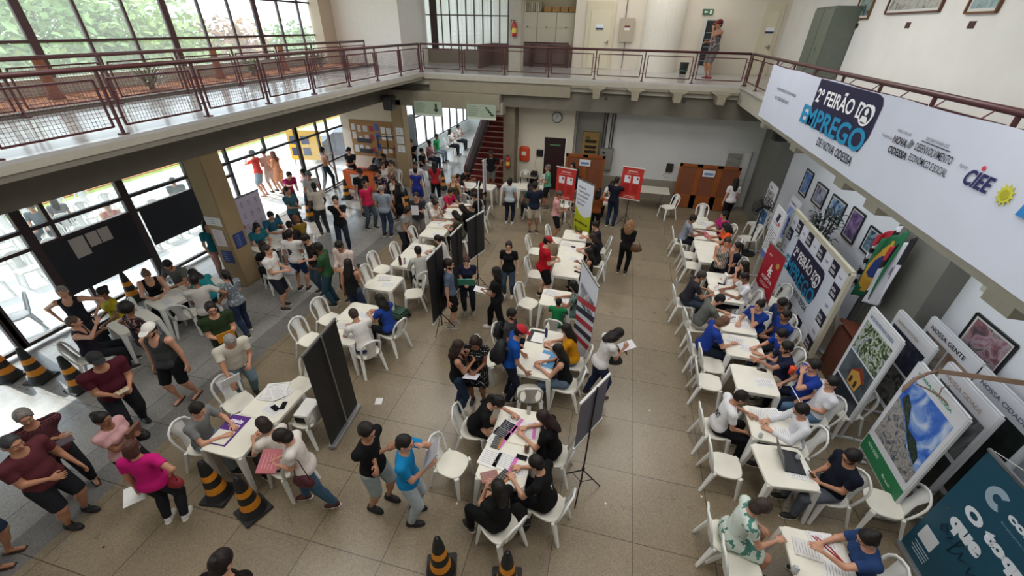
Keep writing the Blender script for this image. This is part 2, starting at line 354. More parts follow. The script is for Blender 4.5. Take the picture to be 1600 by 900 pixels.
# upper left windows above the planter
glazing('window_2', 'X', -11.7, -3, 16.3, 4.45, 8, [7.17+1.045*i for i in range(-9, 9)], [5.15, 6.15, 7.2], w=.055, thick=[7.17+1.045*i for i in (-9, -6, -3, 0, 3, 6)], tw=.16, mm=mat('#4a3335', .5), gl=HAZY)
m = MB(); m.b2((-11.75, -3, 4.1), (-11.6, 16.3, 4.5)); struct('trim_22', m, FASC)
m = MB(); m.b2((-11.6, -3, 4.1), (-9.75, 16.9, 4.2)); o = struct('trim_23', m, mat('#a0653f', .95, var=.5, vscale=14, bump=1., bscale=30)); o['label'] = 'planter bed of red-brown bark'
m = MB(); m.b2((-9.8, -3, 4.1), (-9.66, 16.9, 4.22)); struct('trim_24', m, mat('#5d564e', .8, var=.1))
# lower left glass wall
vs = [3.85, 5.3, 6.78, 8.4, 9.3, 9.72, 12.7, 13.9]
glazing('window_3', 'X', XL, 3.85, 9.72, .1, 2.66, [4.88, 5.3, 6.78, 8.4, 9.3], [2.12, 1.78], w=.07, thick=(6.78, 3.85, 4.88), tw=.17)
glazing('window_4', 'X', XL, 12.7, 15.7, 1.0, 2.66, [14.4, 13.8], [2.1], w=.06, thick=(12.7, 15.7), tw=.14)
glazing('window_5', 'X', XL, -3, 3.85, .1, 2.66, [-1, 1, 2.6], [2.12], w=.07)
glazing('window_6', 'X', XL, 9.72, 12.7, 2.12, 2.66, [11.2], [], w=.06)
glazing('window_7', 'X', XL, 12.7, 15.7, .05, 1.0, [13.3, 14.4], [], w=.05)
# gate of the open entrance: floor track
m = MB(); m.b2((XL-.1, 9.72, 0), (XL+.1, 12.7, .012)); struct('trim_25', m, mat('#8f8d88', .5))
# wall behind the notice board (left alcove end) and corridor glazing
m = MB(); m.b2((XL, 15.35, 0), (-8.2, 15.5, 3.3)); struct('wall_alcove', m, mat('#e6d6c4', .8, var=.02))
glazing('window_8', 'X', -9.2, 15.6, 26, .6, 3.3, [16.6+i*1.1 for i in range(9)], [1.9], w=.06, thick=(16.6,), tw=.25)
m = MB(); m.b2((-9.3, 15.5, 0), (-9.1, 26, .6)); struct('trim_26', m, mat('#a7aba9', .8))
m = MB(); m.b2((-9.2, 26, 0), (-3.5, 26.2, 3.3)); struct('wall_corridor_end', m, mat('#c9cfce', .8))
m = MB(); m.b2((-8.75, 16.6, .0), (-8.6, 17.5, 2.3)); struct('trim_27', m, mat('#4a5052', .5))
# stairs
m = MB(); NST = 15
RED = mat('#6e1f1c', .5, var=.08, vscale=4); EDGE = mat('#c7a99a', .5)
for i in range(NST):
    y = 15.9+i*.27; z = .165*i
    m.b2((-5.65, y, 0 if i < 1 else z-.12), (-4.12, y+.3, z+.165), RED)
    m.b2((-5.65, y-.012, z+.145), (-4.12, y+.03, z+.17), EDGE)
o = struct('trim_28', m); o['label'] = 'red staircase with pale nosings'
m = MB(); m.prism([(0, 0), (0, .75), (4.2, .75+2.55), (4.2, 0)], (-5.72, 15.75, 0), (0, 1, 0), (0, 0, 1), .06, mat('#4b3d3a', .6))
o = m.build('stair_parapet'); tag(o, 'dark boarded side panel running up the left of the red stairs', 'stair railing')
m = MB(); m.tube([(-5.69, 15.7, .0), (-5.69, 15.7, .85), (-5.69, 20, 3.45)], .035, mat('#5a2a2a', .4)); m.tube([(-5.55, 18.0, 2.2), (-5.5, 18.05, 2.38), (-5.5, 18.6, 2.7)], .02, STEEL); m.build('handrail', None, o)
# ---------------------------------------------------------------- railings
def railing(name, lab, axis, c, a0, a1, n, z0=DK, top=5.0, mesh=False, inner=False, pr=.035):
    P = (lambda s, z, dd=0.: (c+dd, s, z)) if axis == 'X' else (lambda s, z, dd=0.: (s, c+dd, z))
    t = thing(name, lab, 'railing', P((a0+a1)/2, z0), group='maroon gallery railings')
    def loc(o): o.location = -t.location
    m = MB(); m.tube([P(a0, top), P(a1, top)], .035, n=10); loc(m.build('handrail', MAROON, t, smooth=True))
    step = (a1-a0)/n
    for i in range(n+1):
        s = a0+i*step; m = MB()
        m.box(P(s, (z0+top)/2), (pr, pr, top-z0)); m.box(P(s, z0+.01), (.1, .1, .02)); loc(m.build('post', MAROON, t))
        if i == n: break
        x0, x1, zl, zh, w = s+.09, s+step-.09, z0+.12, top-.13, .016
        m = MB()
        for a, b in (((x0, zl), (x1, zl)), ((x0, zh), (x1, zh)), ((x0, zl), (x0, zh)), ((x1, zl), (x1, zh))): m.bar(P(*a), P(*b), w*1.6)
        for q in (x0, x1):
            for zz in (zl+.1, zh-.1): m.bar(P(q, zz), P(s if q == x0 else s+step, zz), w)
        f = m.build('panel_frame', MAROON, t); loc(f)
        if mesh:
            m = MB(); k = 0.05
            for j in range(1, int((x1-x0)/k)): m.bar(P(x0+j*k, zl), P(x0+j*k, zh), .004)
            for j in range(1, int((zh-zl)/k)): m.bar(P(x0, zl+j*k), P(x1, zl+j*k), .004)
            m.build('wire_mesh', mat('#6b5257', .5), f)
    return t
railing('gallery_railing', 'maroon front railing of the left gallery with wire mesh panels', 'X', -7.0, -2.55, 15.15, 12, mesh=True)
railing('gallery_railing', 'maroon railing in front of the bark planter on the left gallery', 'X', -9.6, -2.5, 16.1, 12, mesh=True)
railing('gallery_railing', 'maroon front railing across the far gallery', 'Y', 15.3, -7.0, 3.5, 7)
railing('gallery_railing', 'maroon railing round the stair well behind the far gallery', 'Y', 19.2, -4.6, -2.4, 3)
railing('gallery_railing', 'thick maroon railing of the right gallery above the white banner', 'X', 3.55, -2.6, 15.3, 14)
# ================================================================ FIGURES: one continuous surface per body, grown from a signed distance field
def surf(D, lo, h):
    """surface nets on the grid D"""
    S = D < 0; n = D.shape
    c = [S[i:n[0]-1+i, j:n[1]-1+j, k:n[2]-1+k] for i in (0, 1) for j in (0, 1) for k in (0, 1)]
    sm = sum(x.astype(np.int8) for x in c); act = (sm > 0) & (sm < 8)
    I = np.argwhere(act); idx = -np.ones(act.shape, np.int64); idx[act] = np.arange(len(I))
    acc = np.zeros((len(I), 3)); cnt = np.zeros(len(I))
    for ax in range(3):
        for a in (0, 1):
            for b in (0, 1):
                o = [0, 0, 0]; q = [x for x in range(3) if x != ax]; o[q[0]] = a; o[q[1]] = b
                p0 = I+o; p1 = p0.copy(); p1[:, ax] += 1
                d0 = D[tuple(p0.T)]; d1 = D[tuple(p1.T)]; x = (d0 < 0) != (d1 < 0)
                t = np.where(x, d0/np.where(x, d0-d1, 1), 0)
                P = p0.astype(float); P[:, ax] += t; acc[x] += P[x]; cnt[x] += 1
    V = acc/cnt[:, None]*h+np.array(lo); F = []
    for ax in range(3):
        u, v = (ax+1) % 3, (ax+2) % 3
        sl0 = [slice(None)]*3; sl1 = [slice(None)]*3; sl0[ax] = slice(0, n[ax]-1); sl1[ax] = slice(1, n[ax])
        X = S[tuple(sl0)] != S[tuple(sl1)]; E = np.argwhere(X)
        E = E[(E[:, u] > 0) & (E[:, v] > 0) & (E[:, u] < n[u]-1) & (E[:, v] < n[v]-1)]
        ins = S[tuple(E.T)]
        def g(du, dv):
            q = E.copy(); q[:, u] += du; q[:, v] += dv; return idx[tuple(q.T)]
        Q = np.stack([g(-1, -1), g(0, -1), g(0, 0), g(-1, 0)], 1); Q[~ins] = Q[~ins][:, ::-1]; F.append(Q)
    return V, np.concatenate(F)
class Grid:
    def __init__(s, lo, hi, h):
        s.lo = np.array(lo, float); s.h = h; s.n = np.maximum(np.ceil((np.array(hi)-s.lo)/h).astype(int)+1, 4)
        a = [s.lo[i]+np.arange(s.n[i])*h for i in range(3)]
        s.X, s.Y, s.Z = [x.astype(np.float32) for x in np.meshgrid(*a, indexing='ij')]
    def cap(s, a, b, ra, rb):
        a = np.array(a, float); d = np.array(b, float)-a; L = max(float(d@d), 1e-9)
        x, y, z = s.X-a[0], s.Y-a[1], s.Z-a[2]
        t = np.clip((x*d[0]+y*d[1]+z*d[2])/L, 0, 1)
        return np.sqrt((x-t*d[0])**2+(y-t*d[1])**2+(z-t*d[2])**2)-(ra+(rb-ra)*t)
    def ell(s, c, r, R=None):
        x, y, z = s.X-c[0], s.Y-c[1], s.Z-c[2]
        if R is not None:
            R = np.array(R); x, y, z = [R[0, i]*x+R[1, i]*y+R[2, i]*z for i in range(3)]
        k0 = np.sqrt((x/r[0])**2+(y/r[1])**2+(z/r[2])**2)+1e-6
        k1 = np.sqrt((x/r[0]**2)**2+(y/r[1]**2)**2+(z/r[2]**2)**2)+1e-6
        return k0*(k0-1)/k1
    def below(s, p, nrm): # negative on the side against nrm
        return (s.X-p[0])*nrm[0]+(s.Y-p[1])*nrm[1]+(s.Z-p[2])*nrm[2]
    def waves(s, f, a): return a*(np.sin(s.X*f+1)*np.sin(s.Y*f*1.1)*np.sin(s.Z*f*.9+2)+.5*np.sin(s.X*f*2.3)*np.sin(s.Y*f*2.1+1)*np.sin(s.Z*f*2.2))
def sm(a, b, k): h = np.maximum(k-np.abs(a-b), 0)/k; return np.minimum(a, b)-h*h*k*.25
def smx(a, b, k): return -sm(-a, -b, k)
def smu(L, k):
    r = L[0]
    for x in L[1:]: r = sm(r, x, k)
    return r
def np_mesh(name, V, F, mats, mi=None):
    me = bpy.data.meshes.new(name); V = np.asarray(V, np.float32); F = np.asarray(F)
    me.vertices.add(len(V)); me.vertices.foreach_set('co', V.ravel())
    me.loops.add(F.size); me.loops.foreach_set('vertex_index', F.ravel().astype(np.int32))
    me.polygons.add(len(F)); me.polygons.foreach_set('loop_start', np.arange(0, F.size, 4, dtype=np.int32))
    for x in mats: me.materials.append(x)
    if mi is not None: me.polygons.foreach_set('material_index', np.asarray(mi, np.int32))
    me.polygons.foreach_set('use_smooth', np.ones(len(F), bool)); me.update(calc_edges=True); me.validate(); return me
# ---- head, hand, hair, cap, shoe prototypes (metres, for a body about 1.6 tall)
def head_proto(h):
    g = Grid((-.1, -.12, -.14), (.1, .13, .13), h)
    d = smu([g.ell((0, -.012, .025), (.073, .09, .083)), g.ell((0, .02, -.03), (.057, .066, .072)), g.ell((0, .036, -.074), (.04, .04, .032)), g.cap((-.028, .074, .022), (.028, .074, .022), .011, .011)], .03)
    d = sm(d, g.ell((0, .064, -.098), (.02, .018, .015)), .02)
    for x in (-1, 1):
        d = smx(d, -(np.sqrt((g.X-x*.029)**2+(g.Y-.096)**2+(g.Z-.002)**2)-.017), .012)
        d = sm(d, g.ell((x*.073, -.008, -.012), (.009, .018, .029)), .008)
        d = sm(d, g.ell((x*.035, .068, -.028), (.018, .014, .016)), .02)
    d = sm(d, g.cap((0, .08, .008), (0, .1, -.028), .008, .013), .012)
    d = sm(d, g.cap((-.016, .083, -.056), (.016, .083, -.056), .0075, .0075), .008)
    V, F = surf(d, g.lo, h); c = V[F].mean(1); ax = np.abs(c[:, 0]); mi = np.zeros(len(F), int)
    mi[(ax < .024) & (np.abs(c[:, 2]+.056) < .0085) & (c[:, 1] > .075)] = 1
    mi[(ax > .01) & (ax < .046) & (np.abs(c[:, 2]-.026) < .0036) & (c[:, 1] > .06)] = 4
    Vs, Fs, Ms = [V], [F], [mi]; n = len(V)
    for x in (-1, 1): # eyeballs with a dark iris patch
        vv = []; ff = []; mm = []
        for i in range(7):
            for j in range(8):
                th = PI*i/6; ph = 2*PI*j/8; vv.append((x*.029+.0115*math.sin(th)*math.cos(ph), .071+.0115*math.cos(th), .001+.0115*math.sin(th)*math.sin(ph)))
        for i in range(6):
            for j in range(8): ff.append((i*8+j, i*8+(j+1) % 8, (i+1)*8+(j+1) % 8, (i+1)*8+j)); mm.append(3 if i < 1 else 2)
        Vs.append(np.array(vv)); Fs.append(np.array(ff)+n); Ms.append(np.array(mm)); n += len(vv)
    return np.concatenate(Vs), np.concatenate(Fs), np.concatenate(Ms)
def hand_proto(h, curl):
    g = Grid((-.06, -.03, -.09), (.09, .19, .03), h)
    d = smu([g.ell((0, .048, 0), (.039, .05, .014)), g.cap((0, -.02, 0), (0, .02, 0), .021, .02)], .02)
    for i, (x, L) in enumerate(((-.029, .054), (-.0095, .067), (.0105, .07), (.0295, .062))):
        a = np.array((x, .082, 0)); c1 = curl*.6; b = a+np.array((x*.12, math.cos(c1)*L*.5, -math.sin(c1)*L*.5))
        c2 = curl*1.5; c = b+np.array((x*.05, math.cos(c2)*L*.5, -math.sin(c2)*L*.5))
        d = sm(d, np.minimum(g.cap(a, b, .0092, .0085), g.cap(b, c, .0085, .0068)), .006)
    d = sm(d, np.minimum(g.cap((.026, .022, -.002), (.055, .052, -.012), .012, .0105), g.cap((.055, .052, -.012), (.06, .084, -.02), .0105, .0078)), .01)
    return surf(d, g.lo, h)
HEADS = {0: head_proto(.0065), 1: head_proto(.012)}
HANDS = {(r, c): hand_proto((.0055, .009)[r], (.35, .95)[c]) for r in (0, 1) for c in (0, 1)}
def hair_proto(kind, h=.008):
    low = {'long': -.36, 'curly': -.34, 'bob': -.16, 'wavy': -.3, 'pony': -.28}.get(kind, -.13); big = kind in ('afro', 'curly')
    g = Grid((-.2, -.22, low-.02), (.2, .15, .21), h)
    if kind == 'buzz': s = g.ell((0, -.013, .028), (.077, .096, .087))
    elif kind == 'afro': s = g.ell((0, -.03, .06), (.125, .125, .12))+g.waves(75, .008)
    else: s = g.ell((0, -.016, .032), (.084, .102, .095))+g.waves(60, .002)
    s = smx(s, -g.ell((0, .125, -.04), (.086, .1, .135)), .01)
    if kind in ('short', 'buzz', 'bald', 'bun', 'pony'):
        s = smx(s, -g.below((0, .0, -.012), (0, -.25, 1)), .01)
        s = sm(s, smx(g.ell((0, -.03, -.03), (.068, .07, .06)), -g.below((0, 0, -.07), (0, -.1, 1)), .01) if kind != 'bald' else s, .01)
    if kind == 'bald': s = smx(s, -g.ell((0, .02, .09), (.075, .1, .07)), .01)
    T = []
    if kind == 'long': T = [g.ell((0, -.055, -.14), (.088, .042, .2))]+[g.ell((x*.072, .0, -.1), (.022, .04, .13)) for x in (-1, 1)]
    if kind == 'wavy': T = [g.ell((0, -.055, -.11), (.1, .05, .17))+g.waves(55, .007)]+[g.ell((x*.078, .0, -.09), (.03, .045, .12))+g.waves(60, .006) for x in (-1, 1)]
    if kind == 'curly': T = [g.ell((0, -.06, -.1), (.13, .075, .2))+g.waves(70, .012)]+[g.ell((x*.09, .0, -.08), (.04, .055, .13))+g.waves(75, .01) for x in (-1, 1)]
    if kind == 'bob': T = [g.ell((0, -.03, -.045), (.09, .075, .09))]
    if kind == 'bun': T = [g.ell((0, -.1, .07), (.042, .042, .04))]
    if kind == 'pony': T = [g.cap((0, -.09, .04), (0, -.14, .0), .025, .032), g.cap((0, -.14, .0), (0, -.13, -.22), .034, .014)]
    if T:
        t = smu(T, .02)
        if kind in ('long', 'wavy', 'curly', 'bob'): t = smx(t, -g.ell((0, .115, -.05), (.07, .12, .15)), .01)
        s = sm(s, t, .02)
    return surf(s, g.lo, h)
HAIR = {}
def hair_mesh(kind, col):
    if kind not in HAIR: HAIR[kind] = hair_proto(kind)
    k = (kind, col)
    if k not in HAIR: HAIR[k] = np_mesh('hair', *HAIR[kind], [mat(col, .55, var=.35, vscale=40, bump=.35, bscale=110, spec=.35)])
    return HAIR[k]
def cap_proto():
    g = Grid((-.12, -.14, -.03), (.12, .24, .16), .007)
    d = g.ell((0, -.012, .03), (.09, .108, .1)); d = smx(d, -g.below((0, 0, .035), (0, .12, 1)), .008)
    b = smx(g.ell((0, .1, .045), (.07, .085, .03)), g.below((0, .1, .055), (0, .2, 1)), .006); b = smx(b, -g.below((0, .1, .044), (0, .2, 1)), .004)
    return surf(np.minimum(d, b), g.lo, .007)
CAPV = cap_proto(); CAPS = {}
def shoe_proto():
    g = Grid((-.06, -.09, -.01), (.06, .2, .12), .007)
    d = smu([g.ell((0, -.015, .045), (.037, .05, .05)), g.ell((0, .075, .03), (.042, .09, .036)), g.cap((0, -.01, .04), (0, -.01, .09), .036, .036)], .03)
    d = smx(d, -g.below((0, 0, .012), (0, 0, 1)), .006); d = smx(d, g.below((0, 0, .085), (0, .1, 1)), .006)
    so = smx(smx(np.minimum(g.ell((0, -.02, .01), (.043, .06, .2)), g.ell((0, .06, .01), (.046, .11, .2))), g.below((0, 0, .022), (0, 0, 1)), .004), -g.below((0, 0, .0), (0, 0, 1)), .004)
    V, F = surf(np.minimum(d, so), g.lo, .007); c = V[F].mean(1); return V, F, (c[:, 2] < .023).astype(int)
SHOEV = shoe_proto(); SHOES = {}
def sandal_mesh():
    m = MB(); m.prism([(-.035, -.08), (.035, -.08), (.045, .05), (.035, .15), (-.03, .15), (-.045, .05)], (0, 0, .015), (1, 0, 0), (0, 1, 0), .015)
    for a in (0, 1): m.tube([(-.043+.01*a, .02+.05*a, .012), (0, .04+.05*a, .068-.02*a), (.043-.01*a, .02+.05*a, .012)], .006, n=6)
    return m.mesh('sandal', mat('#3a2a22', .6))
SANDAL = sandal_mesh()
LIP = {}
SKIN = {1: '#c9957a', 2: '#b27f63', 3: '#8d5f46', 4: '#5d3b2b', 5: '#d8ab92'}
def skin_mats(s, hc):
    return [mat(SKIN[s], .5, var=.06, vscale=12), mat({1: '#b06a60', 2: '#9a5a50', 3: '#7a4840', 4: '#553430', 5: '#c07a70'}[s], .4), mat('#d8d2c8', .3), mat('#1a110c', .2), mat(hc if hc not in ('#c9c5be',) else '#8a857c', .7)]
def ik(a, c, l1, l2, pole):
    a, c, pole = map(np.array, (a, c, pole)); d = c-a; L = np.linalg.norm(d); m = (l1+l2)*.995
    if L > m: c = a+d/L*m; d = c-a; L = m
    L = max(L, abs(l1-l2)+.01); x = (l1*l1-l2*l2+L*L)/(2*L); hh = math.sqrt(max(l1*l1-x*x, 0)); u = d/L
    p = pole-u*(pole@u); p /= (np.linalg.norm(p)+1e-9); return a+u*x+p*hh, c
ARM = dict(down=(.045, .0, -.325), fwd=(.03, .1, -.29), hold=(-.07, .17, -.17), chest=(-.07, .17, -.08), face=(-.075, .13, .05), hip=(.06, -.0, -.2), table=(-.045, .215, -.14),
           lap=(-.02, .17, -.22), fold=(-.19, .1, -.13), chin=(-.085, .12, .02), up=(.02, .2, .1), back=(-.07, -.09, -.24), reach=(-.02, .29, -.03), cross=(-.24, .14, -.1), low=(.03, .2, -.26), side=(.12, .18, -.16))
POLE = dict(hip=(1, -.6, 0), table=(.7, -.4, -.8), chin=(.5, -.1, -1), face=(.8, -.1, -1), back=(1, -.5, 0))
PEOPLE = []
def person(px, py, ang, d, top='tee', tc='#222222', bot='pants', bc='#23252b', hair='short', hc='#17120f', s=2, h=1.58, pose='stand', L='down', R='down',
           lean=0., hp=12., hy=0., w=1., f=0, shoe='#26231f', cap=None, walk=0., z0=0., tpat=None, tc2=None, tps=20., bpat=None, chair=True, foot=None, beard=None, glasses=False, fo=0., cz=None, split=0., cl=None, grp=None):
    sit = pose == 'sit'
    if sit and 'table' in (L, R) and lean == 0: lean = 11 if h > 1.3 else 3
    a = math.radians(-ang); le = math.radians(lean); sw = math.sqrt(w)
    X = np.array((1., 0, 0)); t = np.array((0, math.sin(le), math.cos(le))); fw = np.array((0, math.cos(le), -math.sin(le)))
    pz = (.42+.108*min(w, 1.1) if sit else .525*h)
    pel = np.array((0, 0, pz)); nb = pel+t*.288*h; shw = (.098 if f else .112)*h*(1+(w-1)*.35)
    hl = le+math.radians(hp)*.6; hdir = np.array((0, math.sin(hl), math.cos(hl))); hcen = nb+hdir*.108*h
    hip = .052*h*sw; J = {}
    for k, sd in (('L', -1), ('R', 1)):
        S = pel+t*.27*h+X*shw*sd; A = ARM[L if k == 'L' else R]; T = S+np.array((A[0]*sd*h, A[1]*h, A[2]*h)) ; nm = L if k == 'L' else R
        if nm in ('table', 'reach', 'low', 'lap'): T = T+np.array((0, .0, 0))
        if sit and nm == 'table': T[2] = .74
        if sit and nm == 'lap': T[2] = .6
        P = POLE.get(nm, (.35, -.7, -.6)); E, Hn = ik(S, T, .172*h, .15*h, (P[0]*sd, P[1], P[2]))
        hj = pel+X*hip*sd+np.array((0, 0, -.02*h))
        if sit: ft = np.array((sd*(.09*h+split*.05), .235*h+fo, .045*h))
        else: ft = np.array((sd*(.062*h*sw), sd*walk*.13*h-.02*h, .045*h))
        K, ft = ik(hj, ft, .243*h, .24*h, (sd*.15, 1, .4 if sit else 0))
        J[k] = (S, E, Hn, hj, K, ft, nm)
    # place the figure: its head comes where the photograph shows it
    loc_h = Vector(hcen); R3 = Matrix.Rotation(a, 3, 'Z'); off = R3 @ loc_h
    if foot: b = at(foot[0], foot[1], z0); root = Vector((b.x, b.y, z0))
    else: g0 = at(px, py, z0+hcen[2]); root = Vector((g0.x-off.x, g0.y-off.y, z0))
    near = (root-Vector((0, 2, 0))).length < 7.5; vs = .0145 if near else (.02 if root.y < 12 else .027)
    far = 0 if near else 1
    pts = np.array([hcen]+[p for k in J for p in J[k][:6]]); lo = pts.min(0)-.2; hi = pts.max(0)+.2; lo[2] = -.04; hi[2] = nb[2]+.14
    g = Grid(lo, hi, vs); rt = np.stack([X, fw, t])  # rows = local axes
    RR = rt
    Rm = np.array([X, fw, t])
    E3 = lambda c, r: g.ell(c, r, Rm.T if False else Rm.T)
    def tell(zc, r, yo=0.): return g.ell(pel+t*zc*h+fw*yo*h, (r[0]*h, r[1]*h, r[2]*h), Rm.T)
    fem = .9 if f else 1.
    chest = tell(.2, (.088*sw*fem, .06*sw, .105)); belly = tell(.09, (.078*w*fem, .058*w, .09), .012*(w-1)*3); pelv = tell(.0, (.09*sw*(1.03 if f else 1), .066*w, .07))
    shd = g.cap(J['L'][0]-t*.005*h, J['R'][0]-t*.005*h, .034*h*sw, .034*h*sw)
    bust = [g.ell(pel+t*.195*h+fw*.05*h+X*.04*h*q, (.038*h,)*3) for q in (-1, 1)] if f else []
    torso = smu([chest, belly, pelv, shd]+bust, .045)
    neck = g.cap(nb-t*.02*h, hcen+hdir*-.02, .037*h*sw, .032*h)
    UA, FA, TH, SH, FT = {}, {}, {}, {}, {}
    for k in 'LR':
        S, E, Hn, hj, K, ft, nm = J[k]
        UA[k] = g.cap(S, E, .031*h*sw, .0245*h*sw); FA[k] = g.cap(E, Hn, .0245*h*sw, .0155*h)
        TH[k] = g.cap(hj, K, .053*h*sw, .035*h*sw); SH[k] = sm(g.cap(K, ft, .034*h*sw, .02*h), g.ell((K*.62+ft*.38)+np.array((0, -.012, 0)), (.032*h*sw, .034*h*sw, .06*h)), .02)
        FT[k] = g.cap(ft+np.array((0, -.015*h, -.022*h)), ft+np.array((sd*0, .085*h, -.027*h)), .022*h, .017*h)
    arms = np.minimum(smu([UA['L'], FA['L']], .015), smu([UA['R'], FA['R']], .015)); legs = np.minimum(smu([TH['L'], SH['L'], FT['L']], .02), smu([TH['R'], SH['R'], FT['R']], .02))
    body = sm(sm(torso, arms, .03), legs, .03); body = sm(body, neck, .03); body = body+.004
    root_o = thing('person', d, 'person', root, a, grp)
    mats = skin_mats(s, hc)
    V, F = surf(body, g.lo, vs); VV, FF, MI = [V], [F], [np.zeros(len(F), int)]; n = len(V)
    # head
    hv, hf, hm = HEADS[far]; hs = h/1.6*(1.0 if not f else .96)
    pit = le*.55+math.radians(hp); Mh = Matrix.Rotation(math.radians(-hy), 3, 'Z') @ Matrix.Rotation(-pit, 3, 'X')
    Mh = np.array(Mh); VV.append(hv @ (Mh*hs).T+hcen); FF.append(hf+n); MI.append(hm); n += len(hv)
    res = {}
    for k, sd in (('L', -1), ('R', 1)):
        S, E, Hn, hj, K, ft, nm = J[k]
        y = (Hn-E); y /= np.linalg.norm(y)
        zr = np.array((sd*1., 0, .15)) if nm in ('down', 'fwd', 'hip', 'back') else (np.array((0, 0, 1.)) if nm in ('table', 'lap', 'reach', 'low') else np.array((sd*.7, .5, .5)))
        if nm == 'table': y = np.array((y[0], y[1], min(y[2], -.02)*.3)); y /= np.linalg.norm(y)
        z = zr-y*(zr@y); z /= np.linalg.norm(z); x = np.cross(y, z)
        v, q = HANDS[(far, 1 if nm in ('hold', 'chest', 'fold', 'hip', 'chin') else 0)]
        v = v*hs
        if sd == 1: v = v*np.array((-1, 1, 1)); q = q[:, ::-1]
        VV.append(v @ np.stack([x, y, z])+Hn); FF.append(q+n); MI.append(np.zeros(len(q), int)); n += len(v)
        res[k] = Hn+y*.08*hs
    np_b = np_mesh('body', np.concatenate(VV), np.concatenate(FF), mats, np.concatenate(MI)); link('body', np_b, root_o)
    # clothes
    up = t; tm = mat(tc, .85, var=.07, vscale=7, bump=.5, bscale=25, pat=tpat, c2=tc2, ps=tps, spec=.2)
    bm_ = mat(bc, .85, var=.12, vscale=9, bump=.5, bscale=30, pat=bpat, c2=tc2, ps=tps, spec=.2)
    arm_len = {'tee': .62, 'blouse': .55, 'shirt': 1.7, 'tank': 0, 'dress': .35, 'sleeveless': 0, 'none': 0, 'sweater': 1.7, 'overall': .5}[top]
    if top != 'none':
        off = .011*(h/1.6)+.004*(w-1); T = torso-off-np.clip(-(g.below(pel+t*.15*h, up))/(.25*h), 0, 1)*.012; T = sm(T, pelv-.026, .03)
        if arm_len:
            for k in 'LR':
                S, E, Hn = J[k][:3]; u = (E-S)/np.linalg.norm(E-S)
                if arm_len > 1: A = sm(UA[k], FA[k], .015)-.01; v2 = (Hn-E)/np.linalg.norm(Hn-E); A = np.maximum(A, g.below(Hn-v2*.01, v2)*1. if False else np.minimum(g.below(Hn-v2*.012, v2), 9))
                else: A = g.cap(S, E, .03*h*sw, .028*h*sw)-.009; A = np.maximum(A, g.below(S+u*(.172*h*arm_len), u))
                A = np.where(np.abs(g.X) > -1, A, A); T = sm(T, A, .018)
        else:
            for k, sd in (('L', -1), ('R', 1)): T = smx(T, g.below(J[k][0]-X*sd*(.022*h), X*sd), .02)
        nk = g.cap(nb+fw*.02*h+t*.03*h, nb+fw*(.05 if not f else .065)*h+t*.05*h, .047*h*sw, .05*h); T = smx(T, -nk, .01)
        if top in ('tank', 'sleeveless'): T = smx(T, -g.ell(nb+fw*.05*h, (.05*h, .05*h, .07*h)), .01)
        hem = -.035
        if top in ('dress', 'overall'):
            fl = [g.cap(J[k][3], J[k][3]+(J[k][4]-J[k][3])*.8, .066*h*sw, (.066 if sit else .075)*h*sw) for k in 'LR']; fl = smu(fl, .08)
            T = sm(T, fl, .04)
            kk = (J['L'][4]+J['R'][4])/2; pd = (kk-pel)/np.linalg.norm(kk-pel); T = np.maximum(T, g.below(pel+pd*.2*h, pd))
        else: T = np.maximum(T, -g.below(pel+t*hem*h, up) if not sit else -g.below(pel+t*-.02*h, up))
        v, q = surf(T, g.lo, vs)
        nm_ = {'tee': 't_shirt', 'blouse': 'blouse', 'shirt': 'shirt', 'tank': 'tank_top', 'sleeveless': 'tank_top', 'dress': 'dress', 'sweater': 'sweater', 'overall': 'dress'}[top]
        link(nm_, np_mesh(nm_, v, q, [tm]), root_o)
    if top not in ('dress', 'overall'):
        B = pelv-.012
        B = sm(B, belly-.006, .03); cut = {'pants': 1.9, 'shorts': .95, 'skirt': .8, 'capri': 1.5}[bot]
        for k in 'LR':
            hj, K, ft = J[k][3:6]; th = TH[k]-(.009 if bot == 'pants' else .016)
            if bot == 'skirt': th = g.cap(hj, K, .066*h*sw, .066*h*sw)
            if cut <= 1: u = (K-hj)/np.linalg.norm(K-hj); th = np.maximum(th, g.below(hj+u*.243*h*cut, u))
            else:
                u = (ft-K)/np.linalg.norm(ft-K); th = np.minimum(th, g.cap(hj, K, .056*h*sw, .044*h*sw)); s2 = sm(g.cap(K, ft, .042*h*sw, .031*h), SH[k]-.007, .02); s2 = np.maximum(s2, g.below(K+u*.24*h*(cut-1)*1.08, u)); th = sm(th, s2, .006)
            B = sm(B, th, .03 if bot != 'skirt' else .08)
        B = np.maximum(B, g.below(pel+t*.045*h, up))
        v, q = surf(B, g.lo, vs); nm_ = {'pants': 'trousers', 'shorts': 'shorts', 'skirt': 'skirt', 'capri': 'trousers'}[bot]
        link(nm_, np_mesh(nm_, v, q, [bm_]), root_o)
    if hair: o = link('hair', hair_mesh(hair, hc), root_o); M4 = Matrix.Translation(hcen) @ Matrix(Mh.tolist()).to_4x4() @ Matrix.Scale(hs, 4); o.matrix_local = M4
    M4 = Matrix.Translation(hcen) @ Matrix(Mh.tolist()).to_4x4() @ Matrix.Scale(hs, 4)
    if cap:
        if cap not in CAPS: CAPS[cap] = np_mesh('cap', CAPV[0], CAPV[1], [mat(cap, .8, bump=.3, bscale=200)])
        o = link('cap', CAPS[cap], root_o); o.matrix_local = M4
